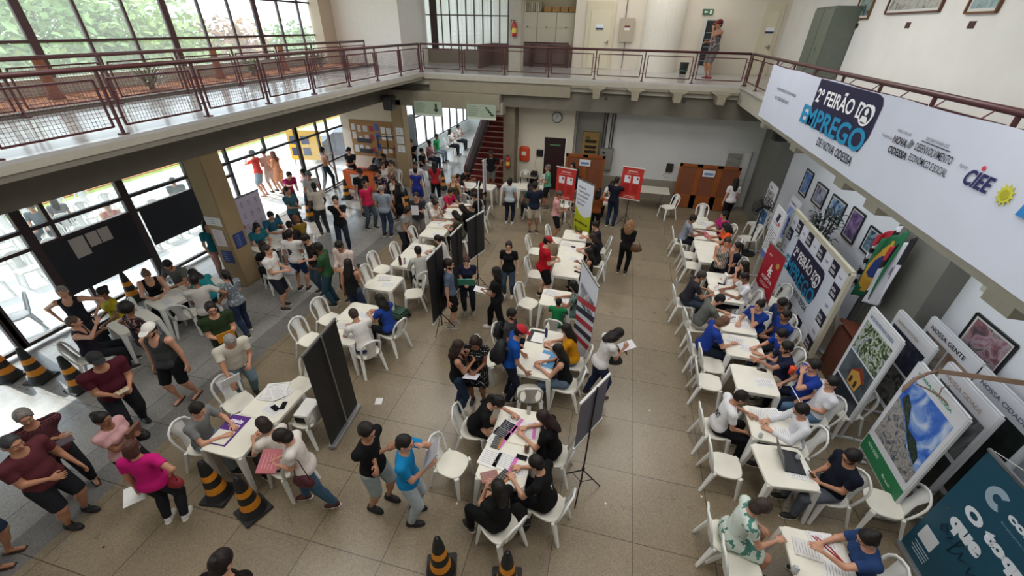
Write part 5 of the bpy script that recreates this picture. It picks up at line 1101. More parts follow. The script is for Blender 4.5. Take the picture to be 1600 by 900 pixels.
t, p, w = rollup('rollup_banner', 'crimson roll-up banner with white monogram among the chairs on the right', (3.52, 9.23), (3.64, 8.5), 1.75, '#e3e2e8')
p.poly('red_field', [(0, .72), (.2, .66), (.42, .74), (w, .52), (w, 1.67), (0, 1.67)], mat('#9c1226', .5, var=.05)); p.text('A', .3, 1.1, .16, .22, '#ece4e4', .01, .01); p.text('E', .36, 1.05, .12, .17, '#ece4e4', .01, .011); p.text('ASSERTIVA', .14, .92, .46, .08, '#ece4e4', .0, .01)
p.disc('seal', .58, 1.38, .06, mat('#b8954a', .5), .004, .005); p.text('RH', .16, 1.45, .1, .04, '#ece4e4', .0, .01)
for i in range(3): p.rect('text_line', .14, .84-i*.03, .56-.06*i, .848-i*.03, mat('#e0b8bc', .5), .001, .006)
for i in range(5): p.rect('text_line', .1, .5-i*.07, .5-.04*(i % 3), .51-i*.07, mat('#6a5a78', .5), .001, .001)
p.disc('emblem', .4, .33, .025, mat('#6a1c3a', .5))
t, p, w = rollup('rollup_banner', 'green and white roll-up banner standing at the far centre tables', (-.9, 11.75), (-.4, 11.2), 1.98, '#b9bf1e')
p.poly('white_field', [(0, 1.9), (w, 1.9), (w, 1.0), (.62*w, .86), (.3*w, .92), (0, 1.12)], mat('#dde2ee', .5)); 
for i, s_ in enumerate(('TRABALHE', 'COM A GENTE', 'NA SUA CIDADE', 'E REGIÃO', 'TEMOS VAGAS')): p.text(s_, .07, 1.66-i*.12, w*(.45+.35*((i*7) % 4)/4), .06, '#3c4250', .015)
p.text('employer', .12, .62, w*.72, .09, '#2c3018', .03); p.disc('emblem', .07, .66, .035, mat('#2c3018', .5), n=6); p.text('www.trabalhe.com', .12, .46, w*.6, .04, '#4a5018')
p.inv = t.matrix_basis.inverted()
t, p, w = rollup('rollup_banner', 'white roll-up banner with photos and red stripes beside the child in green', (-.3, 6.85), (.06, 6.0), 1.98, '#d9dbe6')
p.rect('picture', .1, 1.1, w-.1, 1.5, photo(['#2a2c36', '#8a8c98', '#d0d2dc'], 5, 31), .002, .004)
for i in range(5): p.poly('stripe', [(0, .15+i*.22), (w, .5+i*.22), (w, .62+i*.22), (0, .27+i*.22)], mat(('#b02a38', '#23263c')[i % 2], .5), .002, .005)
for i, (a_, c_) in enumerate((((-3.7, 3.38), (-3.7, 4.2)),)):
    t, p, w = rollup('rollup_banner', 'tall black roll-up banner seen from behind in the near left aisle', (-3.67, 4.22), (-3.6, 3.38), 1.88, '#18181a', back='#151517')
    b = MB(); b.tube([p.pt(w/2, 0, .02), p.pt(w/2, 1.8, .012)], .01); b.build('pole', STEEL, t)
def tripod_screen(lab, a, c, z0, z1, col, edge='#c9cac8', texts=None, zb=0.):
    a, c = Vector((*a, 0)), Vector((*c, 0)); mid = (a+c)/2; t = thing('tripod_screen', lab, 'screen', mid, 0, 'screens on tripods'); x = c-a; w = x.length; p = Plane(t, a+Vector((0, 0, z0)), x)
    p.rect('screen_sheet', 0, 0, w, z1-z0, mat(col, .6, var=.03), .004, -.002)
    for v in (0, z1-z0):
        b = MB(); b.bar(p.pt(-.02, v, 0), p.pt(w+.02, v, 0), .028); b.build('edge_rail', mat(edge, .5), t)
    b = MB(); b.tube([p.pt(w/2, -z0+.12, -.02), p.pt(w/2, z1-z0+.03, -.02)], .011); b.tube([p.pt(w/2, z1-z0-.0, -.02), p.pt(w/2, z1-z0-.0, .0)], .01); b.lathe([(.022, 0), (.022, .05)], tuple(p.pt(w/2, -z0+.45, -.02)), 10); b.build('pole', BLACK, t)
    for q in range(3):
        b = MB(); an = 2*PI*q/3+.4; e = Vector((.3*math.cos(an), .3*math.sin(an), -0.0)); b.tube([Vector(p.pt(w/2, -z0+.45, -.02)), Vector(p.pt(w/2, -z0+.012, -.02))+e], .009, n=6); b.tube([Vector(p.pt(w/2, -z0+.18, -.02)), Vector(p.pt(w/2, -z0+.2, -.02))+e*.55], .006, n=6); b.build('leg', BLACK, t)
    return t, p, w
tripod_screen('grey screen on a tripod at the right of the near centre tables', (.32, 3.95), (.03, 3.4), 1.2, 2.0, '#5c5a66')
tripod_screen('black screen on a tripod, farthest of the three behind the left row', (-2.72, 8.6), (-2.9, 7.95), 1.0, 2.0, '#16171a')
tripod_screen('black screen, middle of the three behind the left row', (-3.02, 7.92), (-3.05, 7.35), .45, 1.9, '#16171a')
tripod_screen('black screen, nearest of the three behind the left row', (-3.08, 6.96), (-3.1, 6.25), .4, 1.9, '#16171a')
tripod_screen('thin white board seen edge on near the stairs tables', (-3.92, 12.75), (-3.96, 12.5), 1.0, 2.0, '#d5d6da')
tripod_screen('white printed board half hidden by the farthest black screen', (-3.6, 11.0), (-3.45, 10.4), .9, 1.85, '#cfd0d6')
for lab, a_, c_ in (('red banner on a stand, left of the two at the back', (-1.64, 12.7), (-1.03, 12.5)), ('red banner on a stand, right of the two at the back', (.32, 13.35), (.95, 13.2))):
    t, p, w = tripod_screen(lab, a_, c_, .98, 1.98, '#bf2f28', '#d8cfc8')
    p.text('recrutamento', .18, .86, w-.36, .05, '#f0dcd8', .02); p.text('seleção e treinamento', .14, .8, w-.28, .03, '#f0dcd8')
    for q in (0, 1):
        p.rect('notice_sheet', .09+q*.27, .52, .28+q*.27, .74, mat('#e4e2ea', .6)); p.rect('notice_mark', .2+q*.27, .64, .25+q*.27, .71, mat('#b0302c', .5), .003, .005); p.rect('darker_field', .09+q*.27, .2, .28+q*.27, .48, mat('#a8241f', .5), .002, .003)
    for i in range(2): p.rect('text_line', .14, .1-i*.04, w-.14, .112-i*.04, mat('#f0c8c0', .5), .001, .003)
t, p, w = rollup('logo_board', 'pale lilac board with small dark logos behind the tan column tables', (-9.28, 7.97), (-9.22, 9.0), 1.72, '#cfc5da', base=True)
for i in range(4):
    for j in range(5): p.disc('logo_ring', .18+i*.23, .25+j*.3, .035, mat('#3a3a44', .5), .002, .004, 16, r0=.025); p.text('seu RH', .13+i*.23, .16+j*.3, .1, .03, '#3a3a44', .01)
p.text('/ RH', .05, .75, .2, .09, '#1c1c24', .04)
# --- framed photographs on the right wall
FR = [(13.0, .5, 2.02, .66, ['#2a56b0', '#5f8cd0', '#a9b0a8'], 'narrow framed photo of blue sky and tower, farthest on the lower right wall'), (11.98, .68, 2.02, .5, ['#3a3044', '#8a88a0', '#c8d0dc'], 'framed photo of a misty purple hill, second from the far end'), (10.95, .74, 2.03, .5, ['#223248', '#6f90b8', '#b8cce0'], 'framed photo of a pale blue lake, middle of the row on the right wall'),
      (10.0, .54, 2.02, .66, ['#2a2440', '#6a5288', '#a88cb4'], 'tall narrow framed photo of violet flowers above the flag end'), (9.02, .75, 2.02, .5, ['#26384a', '#5a7890', '#9ab0b8'], 'framed photo of grey blue water nearest the flags'), (5.85, .74, 2.03, .5, ['#3c5a44', '#b09aa4', '#8a5a62', '#4a4850'], 'large framed photo of a pink rock arch above the exhibition boards'), (4.55, .7, 2.03, .5, ['#30343c', '#7a7880', '#a8a4a0'], 'framed photo at the right edge behind the bare branch')]
def frame(X, yc, w, zc, h, cols, lab, col='#17171a', mat_w=.05, grp='framed photographs on the lower right wall', seed=1., fw=.03):
    t = thing('picture_frame', lab, 'picture', (X-.02, yc, zc), 0, grp); p = Plane(t, (X-.02, yc+w/2, zc-h/2), (0, -1, 0))
    b = MB()
    for a_, c_ in (((0, 0), (w, 0)), ((w, 0), (w, h)), ((w, h), (0, h)), ((0, h), (0, 0))): b.bar(p.pt(*a_), p.pt(*c_), fw, .03)
    b.build('frame', mat(col, .4), t); p.rect('mount', 0, 0, w, h, mat('#d9d8d2', .6), .002, -.004); p.rect('picture', mat_w, mat_w, w-mat_w, h-mat_w, photo(cols, 4, seed), .002, -.001)
for i, (yc, w_, zc, h_, cols, lab) in enumerate(FR): frame(XR, yc, w_, zc, h_, cols, lab, seed=i*3.7+1)
for yc, w_, zc, cols, lab, pl in ((13.6, .75, 6.28, ['#3a5a5a', '#8aa098', '#1c2a2a'], 'gold framed green painting above the grey cabinet end', 13.7), (11.5, 1.95, 6.35, ['#8c8c88', '#b4b4ac', '#6a6a66'], 'wide maroon framed aerial photo on the upper right wall', 11.4), (9.42, .72, 6.3, ['#6a8a90', '#a0b4b4', '#4a6a70'], 'gold framed pale painting at the upper right edge', 9.5)):
    frame(XR, yc, w_, zc, .82, cols, lab, '#5a3226' if w_ > 1 else '#6b4526', .06, 'paintings on the upper right wall', seed=yc, fw=.06)
    tag(MB.build(((lambda b: (b.b2((XR-.012, pl-.08, 5.68), (XR-.001, pl+.08, 5.78)), b)[1])(MB())), 'name_plate', mat('#4a2c24', .5)), 'small brown name plate below the '+lab.split(' on ')[0].split(' above ')[0].split(' at ')[0], 'plaque')
# --- flags on poles
def flag(lab, x, y, z1, paint, lean, w=.8, h=1.25):
    t = thing('flag', lab, 'flag', (x, y, 0), 0, 'flags by the right wall'); b = MB(); b.tube([(0, 0, .02), (0, lean, z1)], .014); b.lathe([(.03, 0), (.0, .09)], (0, lean, z1), 8); b.lathe([(.15, 0), (.15, .03), (.04, .06), (.02, .2)], (0, 0, 0), 16); b.build('pole', STEEL, t)
    nu, nv = 26, 34; V = []; F = []; mats_ = {}; mi = []
    m = MB()
    for j in range(nv+1):
        for i in range(nu+1):
            u, v = i/nu, j/nv; zz = z1-.08-v*h-.32*u*(1-v*.3); g_ = .2+.3*v
            V.append((-.02-.05*math.sin(u*9+v*2)*(.4+v)-.08*u, lean*(1-v*.5)+(u-.25)*w*(.42+.2*v)+.03*math.sin(u*13), zz))
    m.v = V
    for j in range(nv):
        for i in range(nu): a_ = j*(nu+1)+i; m.f.append((a_, a_+1, a_+nu+2, a_+nu+1)); m.mi.append(m._m(paint((i+.5)/nu, (j+.5)/nv)))
    o = m.build('flag_cloth', None, t, smooth=True); s_ = o.modifiers.new('thickness', 'SOLIDIFY'); s_.thickness = .004
    return t
fb, fw_, fr, fg, fy, fbl = (mat(c, .8, bump=.3, bscale=120) for c in ('#1a1820', '#dcdce6', '#b0283a', '#1f6b45', '#d8a83a', '#233a7e'))
flag('black and white striped flag with red corner', 4.82, 7.93, 2.98, lambda u, v: fr if v < .22 and u > .3 else (fb if int((v*1.0+u*.25)*11) % 2 else fw_), -.1)
def br(u, v):
    a_, c_ = (u-.5)*1.25, (v-.5)*1.2
    return fbl if a_*a_+c_*c_ < .045 else (fy if abs(a_)/.52+abs(c_)/.5 < 1 else fg)
flag('green flag with yellow diamond and blue disc', 4.78, 7.62, 3.0, br, -.05, w=.95, h=1.3)
flag('black and white flag with small crest hanging right of the green flag', 4.8, 7.3, 2.98, lambda u, v: fr if (u > .8 and v < .25) else (mat('#8a7c90', .8) if (u-.35)**2+(v-.45)**2 < .02 else (fb if (v < .38 and abs(u-.5) > .12) or (v > .8 and u > .6) else fw_)), .05)
# --- hanging signs
SG = mat('#8c9a88', .55)
for x0, lab in ((-7.1, 'grey green hanging sign with a down arrow'), (-5.15, 'grey green hanging sign with a stair symbol')):
    t = thing('hanging_sign', lab, 'sign', (x0+.52, 14.6, 3.05), 0, 'hanging signs'); p = Plane(t, (x0, 14.6, 2.82), (1, 0, 0)); p.rect('sign_board', 0, 0, 1.04, .48, mat('#9aa694', .5, var=.05), .012, -.006); p.rect('lower_strip', 0, 0, 1.04, .07, mat('#c6ccc0', .5), .002, .007)
    for i in range(5): p.rect('text_line', .06, .4-i*.065, .34+.12*((i*3) % 4)/4, .41-i*.065, mat('#3c4a40', .5), .001, .007)
    D = mat('#24332c', .5)
    if x0 < -6: p.poly('arrow_symbol', [(.78, .42), (.86, .42), (.86, .24), (.93, .24), (.82, .12), (.71, .24), (.78, .24)], D, .002, .007)
    else: p.poly('stair_symbol', [(.66, .4), (.74, .4), (.74, .33), (.81, .33), (.81, .26), (.88, .26), (.88, .19), (.96, .19), (.96, .13), (.9, .13), (.84, .15), (.84, .22), (.77, .22), (.77, .29), (.7, .29), (.7, .36), (.66, .36)], D, .002, .007)
    for u in (.15, .9): b = MB(); b.tube([p.pt(u, .48), p.pt(u, .75)], .006, n=6); b.build('hanger', STEEL, t)
# --- notice board
t = thing('notice_board', 'brown notice board with pinned papers on the alcove wall', 'notice board', (-9.2, 15.33, 1.67)); p = Plane(t, (-10.31, 15.33, 1.0), (1, 0, 0)); p.rect('board', 0, 0, 2.1, 1.36, mat('#a77c4c', .8, var=.06, bump=.3), .02, -.0)
rr = random.Random(3); pc = ['#d8d6d8', '#e4e2e0', '#c9c4c4', '#a8384a', '#4a66b0', '#d8d6d8', '#dedcd8', '#a8384a']
for i in range(24):
    u = .08+(i % 8)*.25+rr.uniform(-.02, .03); v = [.98, .62, .2][i//8]+rr.uniform(-.06, .06); col = pc[(i*5) % 8]; p.rect('pinned_sheet', u, v, u+rr.uniform(.13, .2), v+rr.uniform(.18, .27), mat(col, .7), .003, .021)
for u, v, a_, c_ in ((.25, .52, .62, .17), (.3, .12, .6, .17)): p.rect('dark_strip', u, v, u+a_, v+c_, mat('#24262e', .5), .004, .03)
b = MB(); 
for a_, c_ in (((1.15, .38), (1.98, .38)), ((1.98, .38), (1.98, .82)), ((1.98, .82), (1.15, .82)), ((1.15, .82), (1.15, .38)), ((1.56, .38), (1.56, .82))): b.bar(p.pt(*a_, .035), p.pt(*c_, .035), .03)
b.build('glazed_frame', mat('#1c1d22', .5), t)
# papers fixed on the tan columns and glass
def sheet_on(lab, p0, x, w, h, col='#d9d7d6', text_=None, cat='notice'):
    t = thing('wall_notice', lab, cat, p0); p = Plane(t, p0, x); p.rect('sheet', 0, 0, w, h, mat(col, .6), .004)
    for i in range(int(h/.05)-1): p.rect('text_line', w*.15, h-.06-i*.05, w*(.6+.25*((i*3) % 3)/3), h-.052-i*.05, mat('#6a6a74' if col[1] > '8' else '#9ab0e0', .5), .001, .004)
    return t
sheet_on('white header notice high on the near face of the tan column', (-8.83, 6.94, 1.62), (1, 0, 0), .44, .2); sheet_on('white pinkish notice under the header on the tan column', (-8.75, 6.94, 1.1), (1, 0, 0), .3, .42, '#d8c9c9'); sheet_on('blue notice low on the near face of the tan column', (-8.72, 6.94, .66), (1, 0, 0), .3, .32, '#2c3c74')
sheet_on('blue notice on the right face of the tan column', (-8.34, 7.05, 1.0), (0, 1, 0), .3, .36, '#2c3c74')
for i, l_ in enumerate(('top', 'middle', 'lowest')): sheet_on('white notice, %s of three on the far tan column' % l_, (-8.15, 14.99, 2.0-i*.32), (1, 0, 0), .3, .26)
# dark vinyl on the glass with three blank sheets
for (y0, y1, z0, z1, lab) in ((4.95, 6.7, .62, 1.76, 'dark vinyl sheet on the left glass wall carrying three blank papers'), (6.9, 8.38, .86, 1.78, 'plain dark vinyl sheet on the glass left of the tan column')):
    t = thing('vinyl_sheet', lab, 'vinyl sheet', (XL+.05, (y0+y1)/2, (z0+z1)/2)); p = Plane(t, (XL+.05, y0, z0), (0, 1, 0)); p.rect('sheet', 0, 0, y1-y0, z1-z0, mat('#1d2028', .5, var=.08, vscale=4), .004)
    if y0 < 5:
        for u, a_, h_ in ((.42, .28, .42), (.74, .22, .3), (.98, .22, .3)): p.rect('blank_paper', u, 1.08-h_, u+a_, 1.08, mat('#b3a9a4', .7), .004, .005)
# --- orange table and clutter by the entrance
t = thing('covered_table', 'table under an orange cloth near the notice board', 'table', (-9.5, 14.4, 0)); b = MB(); b.box((0, 0, .36), (1.35, .6, .72)); o = b.build('tablecloth', mat('#d2601c', .7, bump=.4, bscale=9), t, bevel=.02); b = MB(); b.b2((-.35, -.31, .15), (.35, -.302, .6)); b.build('cloth_print', mat('#c9c6c4', .6), t)
for x, y, sx, sy, sz, col, lab in ((-9.9, 14.35, .3, .22, .14, '#c9c4c4', 'white bag on the orange table'), (-9.45, 14.4, .45, .25, .07, '#b05a5a', 'folded red cloth on the orange table'), (-9.0, 14.45, .36, .3, .2, '#1a1b1e', 'black bag on the orange table')):
    b = MB(); b.lathe([(.01, 0), (sx*.5, .02), (sx*.55, sz*.5), (sx*.4, sz*.9), (.01, sz)], (0, 0, 0), 14); o = b.build('bag', mat(col, .7, bump=.6, bscale=20), loc=(x, y, .72), smooth=True); o.scale[1] = sy/sx; tag(o, lab, 'bag')
t = thing('office_chair', 'grey office chair behind the orange table', 'chair', (-9.1, 15.0, 0)); b = MB(); b.lathe([(.22, 0), (.24, .03), (.22, .07), (.01, .08)], (0, 0, .42), 16); b.build('seat', mat('#5f6a72', .7), t); b = MB(); b.lathe([(.2, 0), (.23, .2), (.19, .42), (.05, .48)], (0, .12, .52), 16); o = b.build('backrest', mat('#5f6a72', .7), t); b = MB(); b.tube([(0, 0, .05), (0, 0, .42)], .03); [b.tube([(0, 0, .08), (.25*math.cos(q*1.256), .25*math.sin(q*1.256), .03)], .02) for q in range(5)]; b.build('base', BLACK, t)
t = thing('advert_board', 'yellow advertising board with dark squares outside the glass', 'sign', (-13.6, 16.4, 0)); p = Plane(t, (-14.3, 16.4, .2), (1, .25, 0)); p.rect('board', 0, 0, 1.5, 1.3, mat('#d9a51e', .5), .03); [p.rect('dark_square', .1+.5*i, .2+.5*j, .45+.5*i, .55+.5*j, mat('#2b3358', .5), .005, .03) for i in range(2) for j in range(2)]
b = MB(); b.bar(p.pt(.1, -.26), p.pt(.1, 0), .04); b.bar(p.pt(1.4, -.26), p.pt(1.4, 0), .04); b.build('leg', STEEL, t)
def car(lab, x, y, rz, col):
    t = thing('parked_car', lab, 'car', (x, y, -.06), rz); b = MB(); L_, w_ = 1.9, .8
    prof = [(-L_, .3), (-L_, .75), (-1.6, .85), (-1.0, .9), (-.55, 1.32), (.6, 1.35), (1.15, .92), (1.75, .8), (L_, .6), (L_, .3)]
    b.prism(prof, (0, -w_, 0), (1, 0, 0), (0, 0, 1), -2*w_); b.build('body', mat(col, .25, metal=.3), t, bevel=.06)
    for s_ in (-1, 1): b = MB(); b.prism([(-.85, .92), (-.5, 1.25), (.55, 1.28), (.95, .94)], (0, s_*(w_+.005), 0), (1, 0, 0), (0, 0, 1), .01); b.build('side_window', mat('#10141a', .1), t)
    for sx in (-1.2, 1.2):
        for s_ in (-1, 1): b = MB(); b.lathe([(.31, -.1), (.33, -.08), (.33, .08), (.31, .1)], (0, 0, 0), 20); o = b.build('wheel', mat('#17181a', .6), t, loc=(sx, s_*w_, .32), rot=(PI/2, 0, 0))
car('dark blue car parked outside beyond the entrance', -13.2, 19.9, .4, '#26324e')
# ================================================================ BACK OF THE HALL
def partition(lab, x0, x1, y, n, h):
    t = thing('wooden_partition', lab, 'partition', ((x0+x1)/2, y, 0), 0, 'orange wooden partitions'); w = (x1-x0)/n
    for i in range(n):
        a = x0+i*w-t.location.x; yy = .0; m = MB(); 
        for q in ((a+.0, a+.09), (a+w-.09, a+w)): m.b2((q[0], -.02, .02), (q[1], .03, h))
        m.b2((a, -.02, h-.1), (a+w, .03, h)); m.b2((a, -.02, .02), (a+w, .03, .5)); m.build('wood_frame', mat('#8f4f22', .45, var=.12, vscale=5), t)
        m = MB(); m.b2((a+.08, 0, .5), (a+w-.08, .015, h-.1)); m.build('brown_panel', mat('#7d4b34', .35, var=.08), t)
    p = Plane(t, ((x0+x1)/2-.3, y-.03, h-.45), (1, 0, 0)); p.rect('paper_sign', .1, .05, .5, .28, mat('#dcdfe4', .6)); p.rect('paper_print', .15, .11, .45, .19, mat('#6a86b4', .6), .001, .004); return t
partition('orange wooden partition right of the maroon door', -1.72, -.3, 15.6, 2, 1.66); partition('wide orange wooden partition at the right end of the back wall', 2.3, 4.3, 15.75, 3, 1.6)
# grey folding table behind the right red banner
t = thing('trestle_table', 'long pale trestle table along the back wall', 'table', (1.35, 15.3, 0)); m = MB(); m.b2((-.75, -.38, .68), (.72, .38, .71)); m.build('tabletop', mat('#c9c4b4', .5), t, bevel=.006)
for s in (-.55, .55): m = MB(); m.tube([(s-.1, -.3, 0), (s, -.3, .34), (s+.1, -.3, .67), (s+.1, .3, .67), (s, .3, .34), (s-.1, .3, 0)], .014); m.build('leg_frame', STEEL, t)
t = thing('small_desk', 'small black desk at the wall below the wall phone', 'desk', (-3.1, 15.8, 0)); m = MB(); m.b2((-.32, -.25, .62), (.32, .25, .65)); m.build('desktop', mat('#a49a86', .5), t); m = MB(); m.b2((-.3, .22, .2), (.3, .24, .62)); m.build('back_panel', BLACK, t)
for x in (-.3, .3):
    for y in (-.23, .23): m = MB(); m.b2((x-.015, y-.015, 0), (x+.015, y+.015, .62)); m.build('leg', BLACK, t)
t = thing('printer', 'black box standing on the small desk', 'printer', (-2.92, 15.8, .65)); m = MB(); m.box((0, 0, .09), (.24, .26, .17)); m.build('body', BLACK, t, bevel=.02); m = MB(); m.box((0, -.14, .06), (.18, .05, .02)); m.build('tray', mat('#3a3b3e'), t)
t = thing('wall_clock', 'round white wall clock above the maroon door', 'clock', (-2.24, 16.28, 2.75)); m = MB(); m.lathe([(.19, -.03), (.2, 0), (.17, .03), (.165, .02), (0.001, .02)], n=28); o = m.build('case', mat('#8c8d8e', .3, metal=.6), t, rot=(PI/2, 0, 0)); p = Plane(t, (-2.24, 16.24, 2.75), (1, 0, 0)); p.disc('dial', 0, 0, .16, mat('#d9dad6', .6)); p.poly('hand', [(-.008, 0), (.008, 0), (.004, .12), (-.004, .12)], BLACK, .002, .006); p.poly('hand', [(0, -.008), (0, .008), (-.09, -.05), (-.085, -.06)], BLACK, .002, .006)
[p.rect('hour_mark', .13*math.sin(k*PI/6)-.006, .13*math.cos(k*PI/6)-.006, .13*math.sin(k*PI/6)+.006, .13*math.cos(k*PI/6)+.006, BLACK, .001, .005) for k in range(12)]
def extinguisher(lab, x, y, z, col='#a81c1c'):
    t = thing('fire_extinguisher', lab, 'fire extinguisher', (x, y, z), 0, 'fire extinguishers'); m = MB(); m.lathe([(.01, 0), (.07, .01), (.075, .05), (.075, .36), (.05, .43), (.025, .45)], n=16); m.build('cylinder', mat(col, .35), t, smooth=True); m = MB(); m.lathe([(.0765, .12), (.0765, .26)], n=16); m.build('label_band', mat('#d8c04a', .5), t); m = MB(); m.box((0, 0, .48), (.03, .12, .03)); m.tube([(0, .0, .47), (-.09, 0, .5), (-.12, 0, .4), (-.1, 0, .2)], .012); m.build('hose', BLACK, t, smooth=True)
extinguisher('red fire extinguisher on the column beside the stairs', -3.9, 15.5, .95); extinguisher('red fire extinguisher on the gallery column', -3.98, 16.5, 5.25)
t = thing('alarm_box', 'orange red rounded cover on the wall left of the phone', 'cabinet', (-3.42, 16.25, 1.05)); m = MB(); m.lathe([(.01, 0), (.19, .03), (.2, .1), (.2, .5), (.15, .58), (.01, .6)], n=20); o = m.build('cover', mat('#c8461e', .45), t, smooth=True); o.scale = (1, .35, 1); p = Plane(t, (-3.52, 16.17, 1.3), (1, 0, 0)); p.rect('label', 0, 0, .18, .15, mat('#dcd8d4'))
t = thing('wall_phone', 'black wall phone right of the orange cover', 'phone', (-2.82, 16.27, 1.42)); m = MB(); m.box((0, 0, 0), (.26, .06, .26)); m.build('body', BLACK, t, bevel=.02); m = MB(); m.tube([(-.1, -.06, .1), (0, -.08, .11), (.1, -.06, .1)], .025); m.build('handset', mat('#2a2b2e', .4), t, smooth=True); m = MB(); m.tube([(-.1, .02, -.1), (-.2, .02, -.5), (-.05, .02, -.75)], .006, n=5); m.build('cord', mat('#b9b4a8'), t)
t = thing('wall_socket_box', 'black box with cable on the white back wall', 'box', (2.04, 16.36, 1.24)); m = MB(); m.box((0, 0, 0), (.24, .08, .3)); m.build('case', mat('#2b2426', .5), t, bevel=.012); m = MB(); m.tube([(-.08, .02, -.15), (-.18, .03, -.3), (-.05, .03, -.4), (.05, .03, -.3)], .006, n=5); m.build('cord', mat('#8d8a84'), t)
t = thing('electric_cabinet', 'grey electric cabinet on the back wall with conduits above', 'cabinet', (-.3, 16.3, 1.38)); m = MB(); m.box((0, 0, 0), (.5, .16, .8)); m.build('case', mat('#77756c', .5), t, bevel=.01); m = MB(); m.box((0, -.085, 0), (.44, .01, .74)); m.build('door', mat('#82807a', .5), t); m = MB(); m.box((-.1, -.1, .25), (.1, .01, .06)); m.build('label', BLACK, t)
m = MB(); [m.tube([(x, .04, .4), (x, .04, 1.75)], .022, n=8) for x in (-.22, -.13, .05, .14)]; m.build('conduit', mat('#3c3a38', .5), t)
t = thing('key_cabinet', 'open wooden cabinet with dark shelves in the niche', 'cabinet', (-.95, 16.65, 1.8)); m = MB(); m.b2((-.3, -.06, -.45), (.3, .06, .45)); m.build('case', mat('#a8854c', .6), t); m = MB(); [m.b2((-.2, -.1, z), (.22, -.05, z+.09)) for z in (-.3, -.12, .08)]; m.build('dark_shelf', mat('#2b1c14'), t); m = MB(); m.lathe([(.05, 0), (.06, .1), (.02, .14)], (-.12, -.1, .18), 10); m.build('lamp', mat('#6b6a3c'), t)
t = thing('floor_fan', 'tall black floor fan near the right column', 'fan', (4.2, 12.35, 0)); m = MB(); m.lathe([(.22, 0), (.22, .03), (.04, .05)], n=20); m.tube([(0, 0, .04), (0, 0, 1.3)], .018); m.build('stand', BLACK, t)
m = MB()
for r_ in (.08, .14, .2, .26): m.tube([(r_*math.cos(q), -.06, 1.45+r_*math.sin(q)) for q in [2*PI*i/24 for i in range(24)]], .005, closed=True, n=5); m.tube([(r_*math.cos(q), .06, 1.45+r_*math.sin(q)) for q in [2*PI*i/24 for i in range(24)]], .005, closed=True, n=5)
for q in range(16): m.tube([(.04*math.cos(q*PI/8), -.08, 1.45+.04*math.sin(q*PI/8)), (.27*math.cos(q*PI/8), 0, 1.45+.27*math.sin(q*PI/8)), (.04*math.cos(q*PI/8), .08, 1.45+.04*math.sin(q*PI/8))], .004, n=5)
m.build('grille', BLACK, t); m = MB()
for q in range(3): a = q*2.094; m.prism([(0, -.03), (.2, -.07), (.22, .02), (.0, .03)], (0, .0, 1.45), (math.cos(a), .15, math.sin(a)), (-math.sin(a), 0, math.cos(a)), .006)
m.build('blade', mat('#2a2b2e'), t)
def spot(lab, x, y, z, az=0., s=1.):
    t = thing('spot_lamp', lab, 'lamp', (x, y, z), az, 'spot lamps under the galleries'); m = MB(); m.tube([(0, 0, .22), (0, 0, .05)], .015); m.b2((-.11, -.02, .02), (.11, .02, .06)); m.build('bracket', mat('#c9c4b8'), t); m = MB(); m.lathe([(.05, .06), (.08, 0), (.085, -.12), (.075, -.13)], n=16); o = m.build('housing', mat('#4a463e', .4), t, rot=(.6, 0, 0)); m = MB(); m.box((.1, 0, -.06), (.02, .14, .14)); m.box((-.1, 0, -.06), (.02, .14, .14)); m.build('barn_door', mat('#8c877c'), t, rot=(.6, 0, 0)); t.scale = (s,)*3
spot('spot lamp under the far gallery, left one', -.54, 15.45, 3.6); spot('spot lamp under the far gallery, right one', 1.93, 15.45, 3.62); spot('spot lamp under the right gallery near its far end', 3.85, 10.8, 3.6)
t = thing('flood_lamp', 'flood lamp hanging under the right gallery edge', 'lamp', (4.0, 4.5, 3.45)); m = MB(); m.box((0, 0, -.02), (.3, .42, .12)); m.build('housing', mat('#77736a', .4), t, bevel=.02); m = MB(); m.box((-.155, 0, -.02), (.01, .36, .1)); m.build('glass_front', mat('#d8d8d0', .2), t); m = MB(); m.tube([(0, -.24, 0), (0, -.24, .2), (0, .24, .2), (0, .24, 0)], .012); m.build('yoke', mat('#4a463e'), t)
for lab, x, y, z in (('black loudspeaker on top of the far tan column', -8.0, 14.8, 3.2), ('black loudspeaker under the right gallery by the grey column', 4.62, 14.5, 3.1)):
    t = thing('loudspeaker', lab, 'speaker', (x, y, z), 0, 'black loudspeakers'); m = MB(); m.prism([(-.17, -.24), (.17, -.24), (.19, .24), (-.19, .24)], (0, -.16, 0), (1, 0, 0), (0, 0, 1), -.3); m.build('cabinet', mat('#231f20', .5), t, bevel=.02); m = MB(); m.lathe([(.13, 0), (.11, .02), (.03, .0)], (0, 0, 0), 20); m.build('cone', BLACK, t, loc=(0, -.165, -.06), rot=(PI/2, 0, 0)); m = MB(); m.b2((-.03, .1, .1), (.03, .3, .16)); m.build('bracket', STEEL, t)
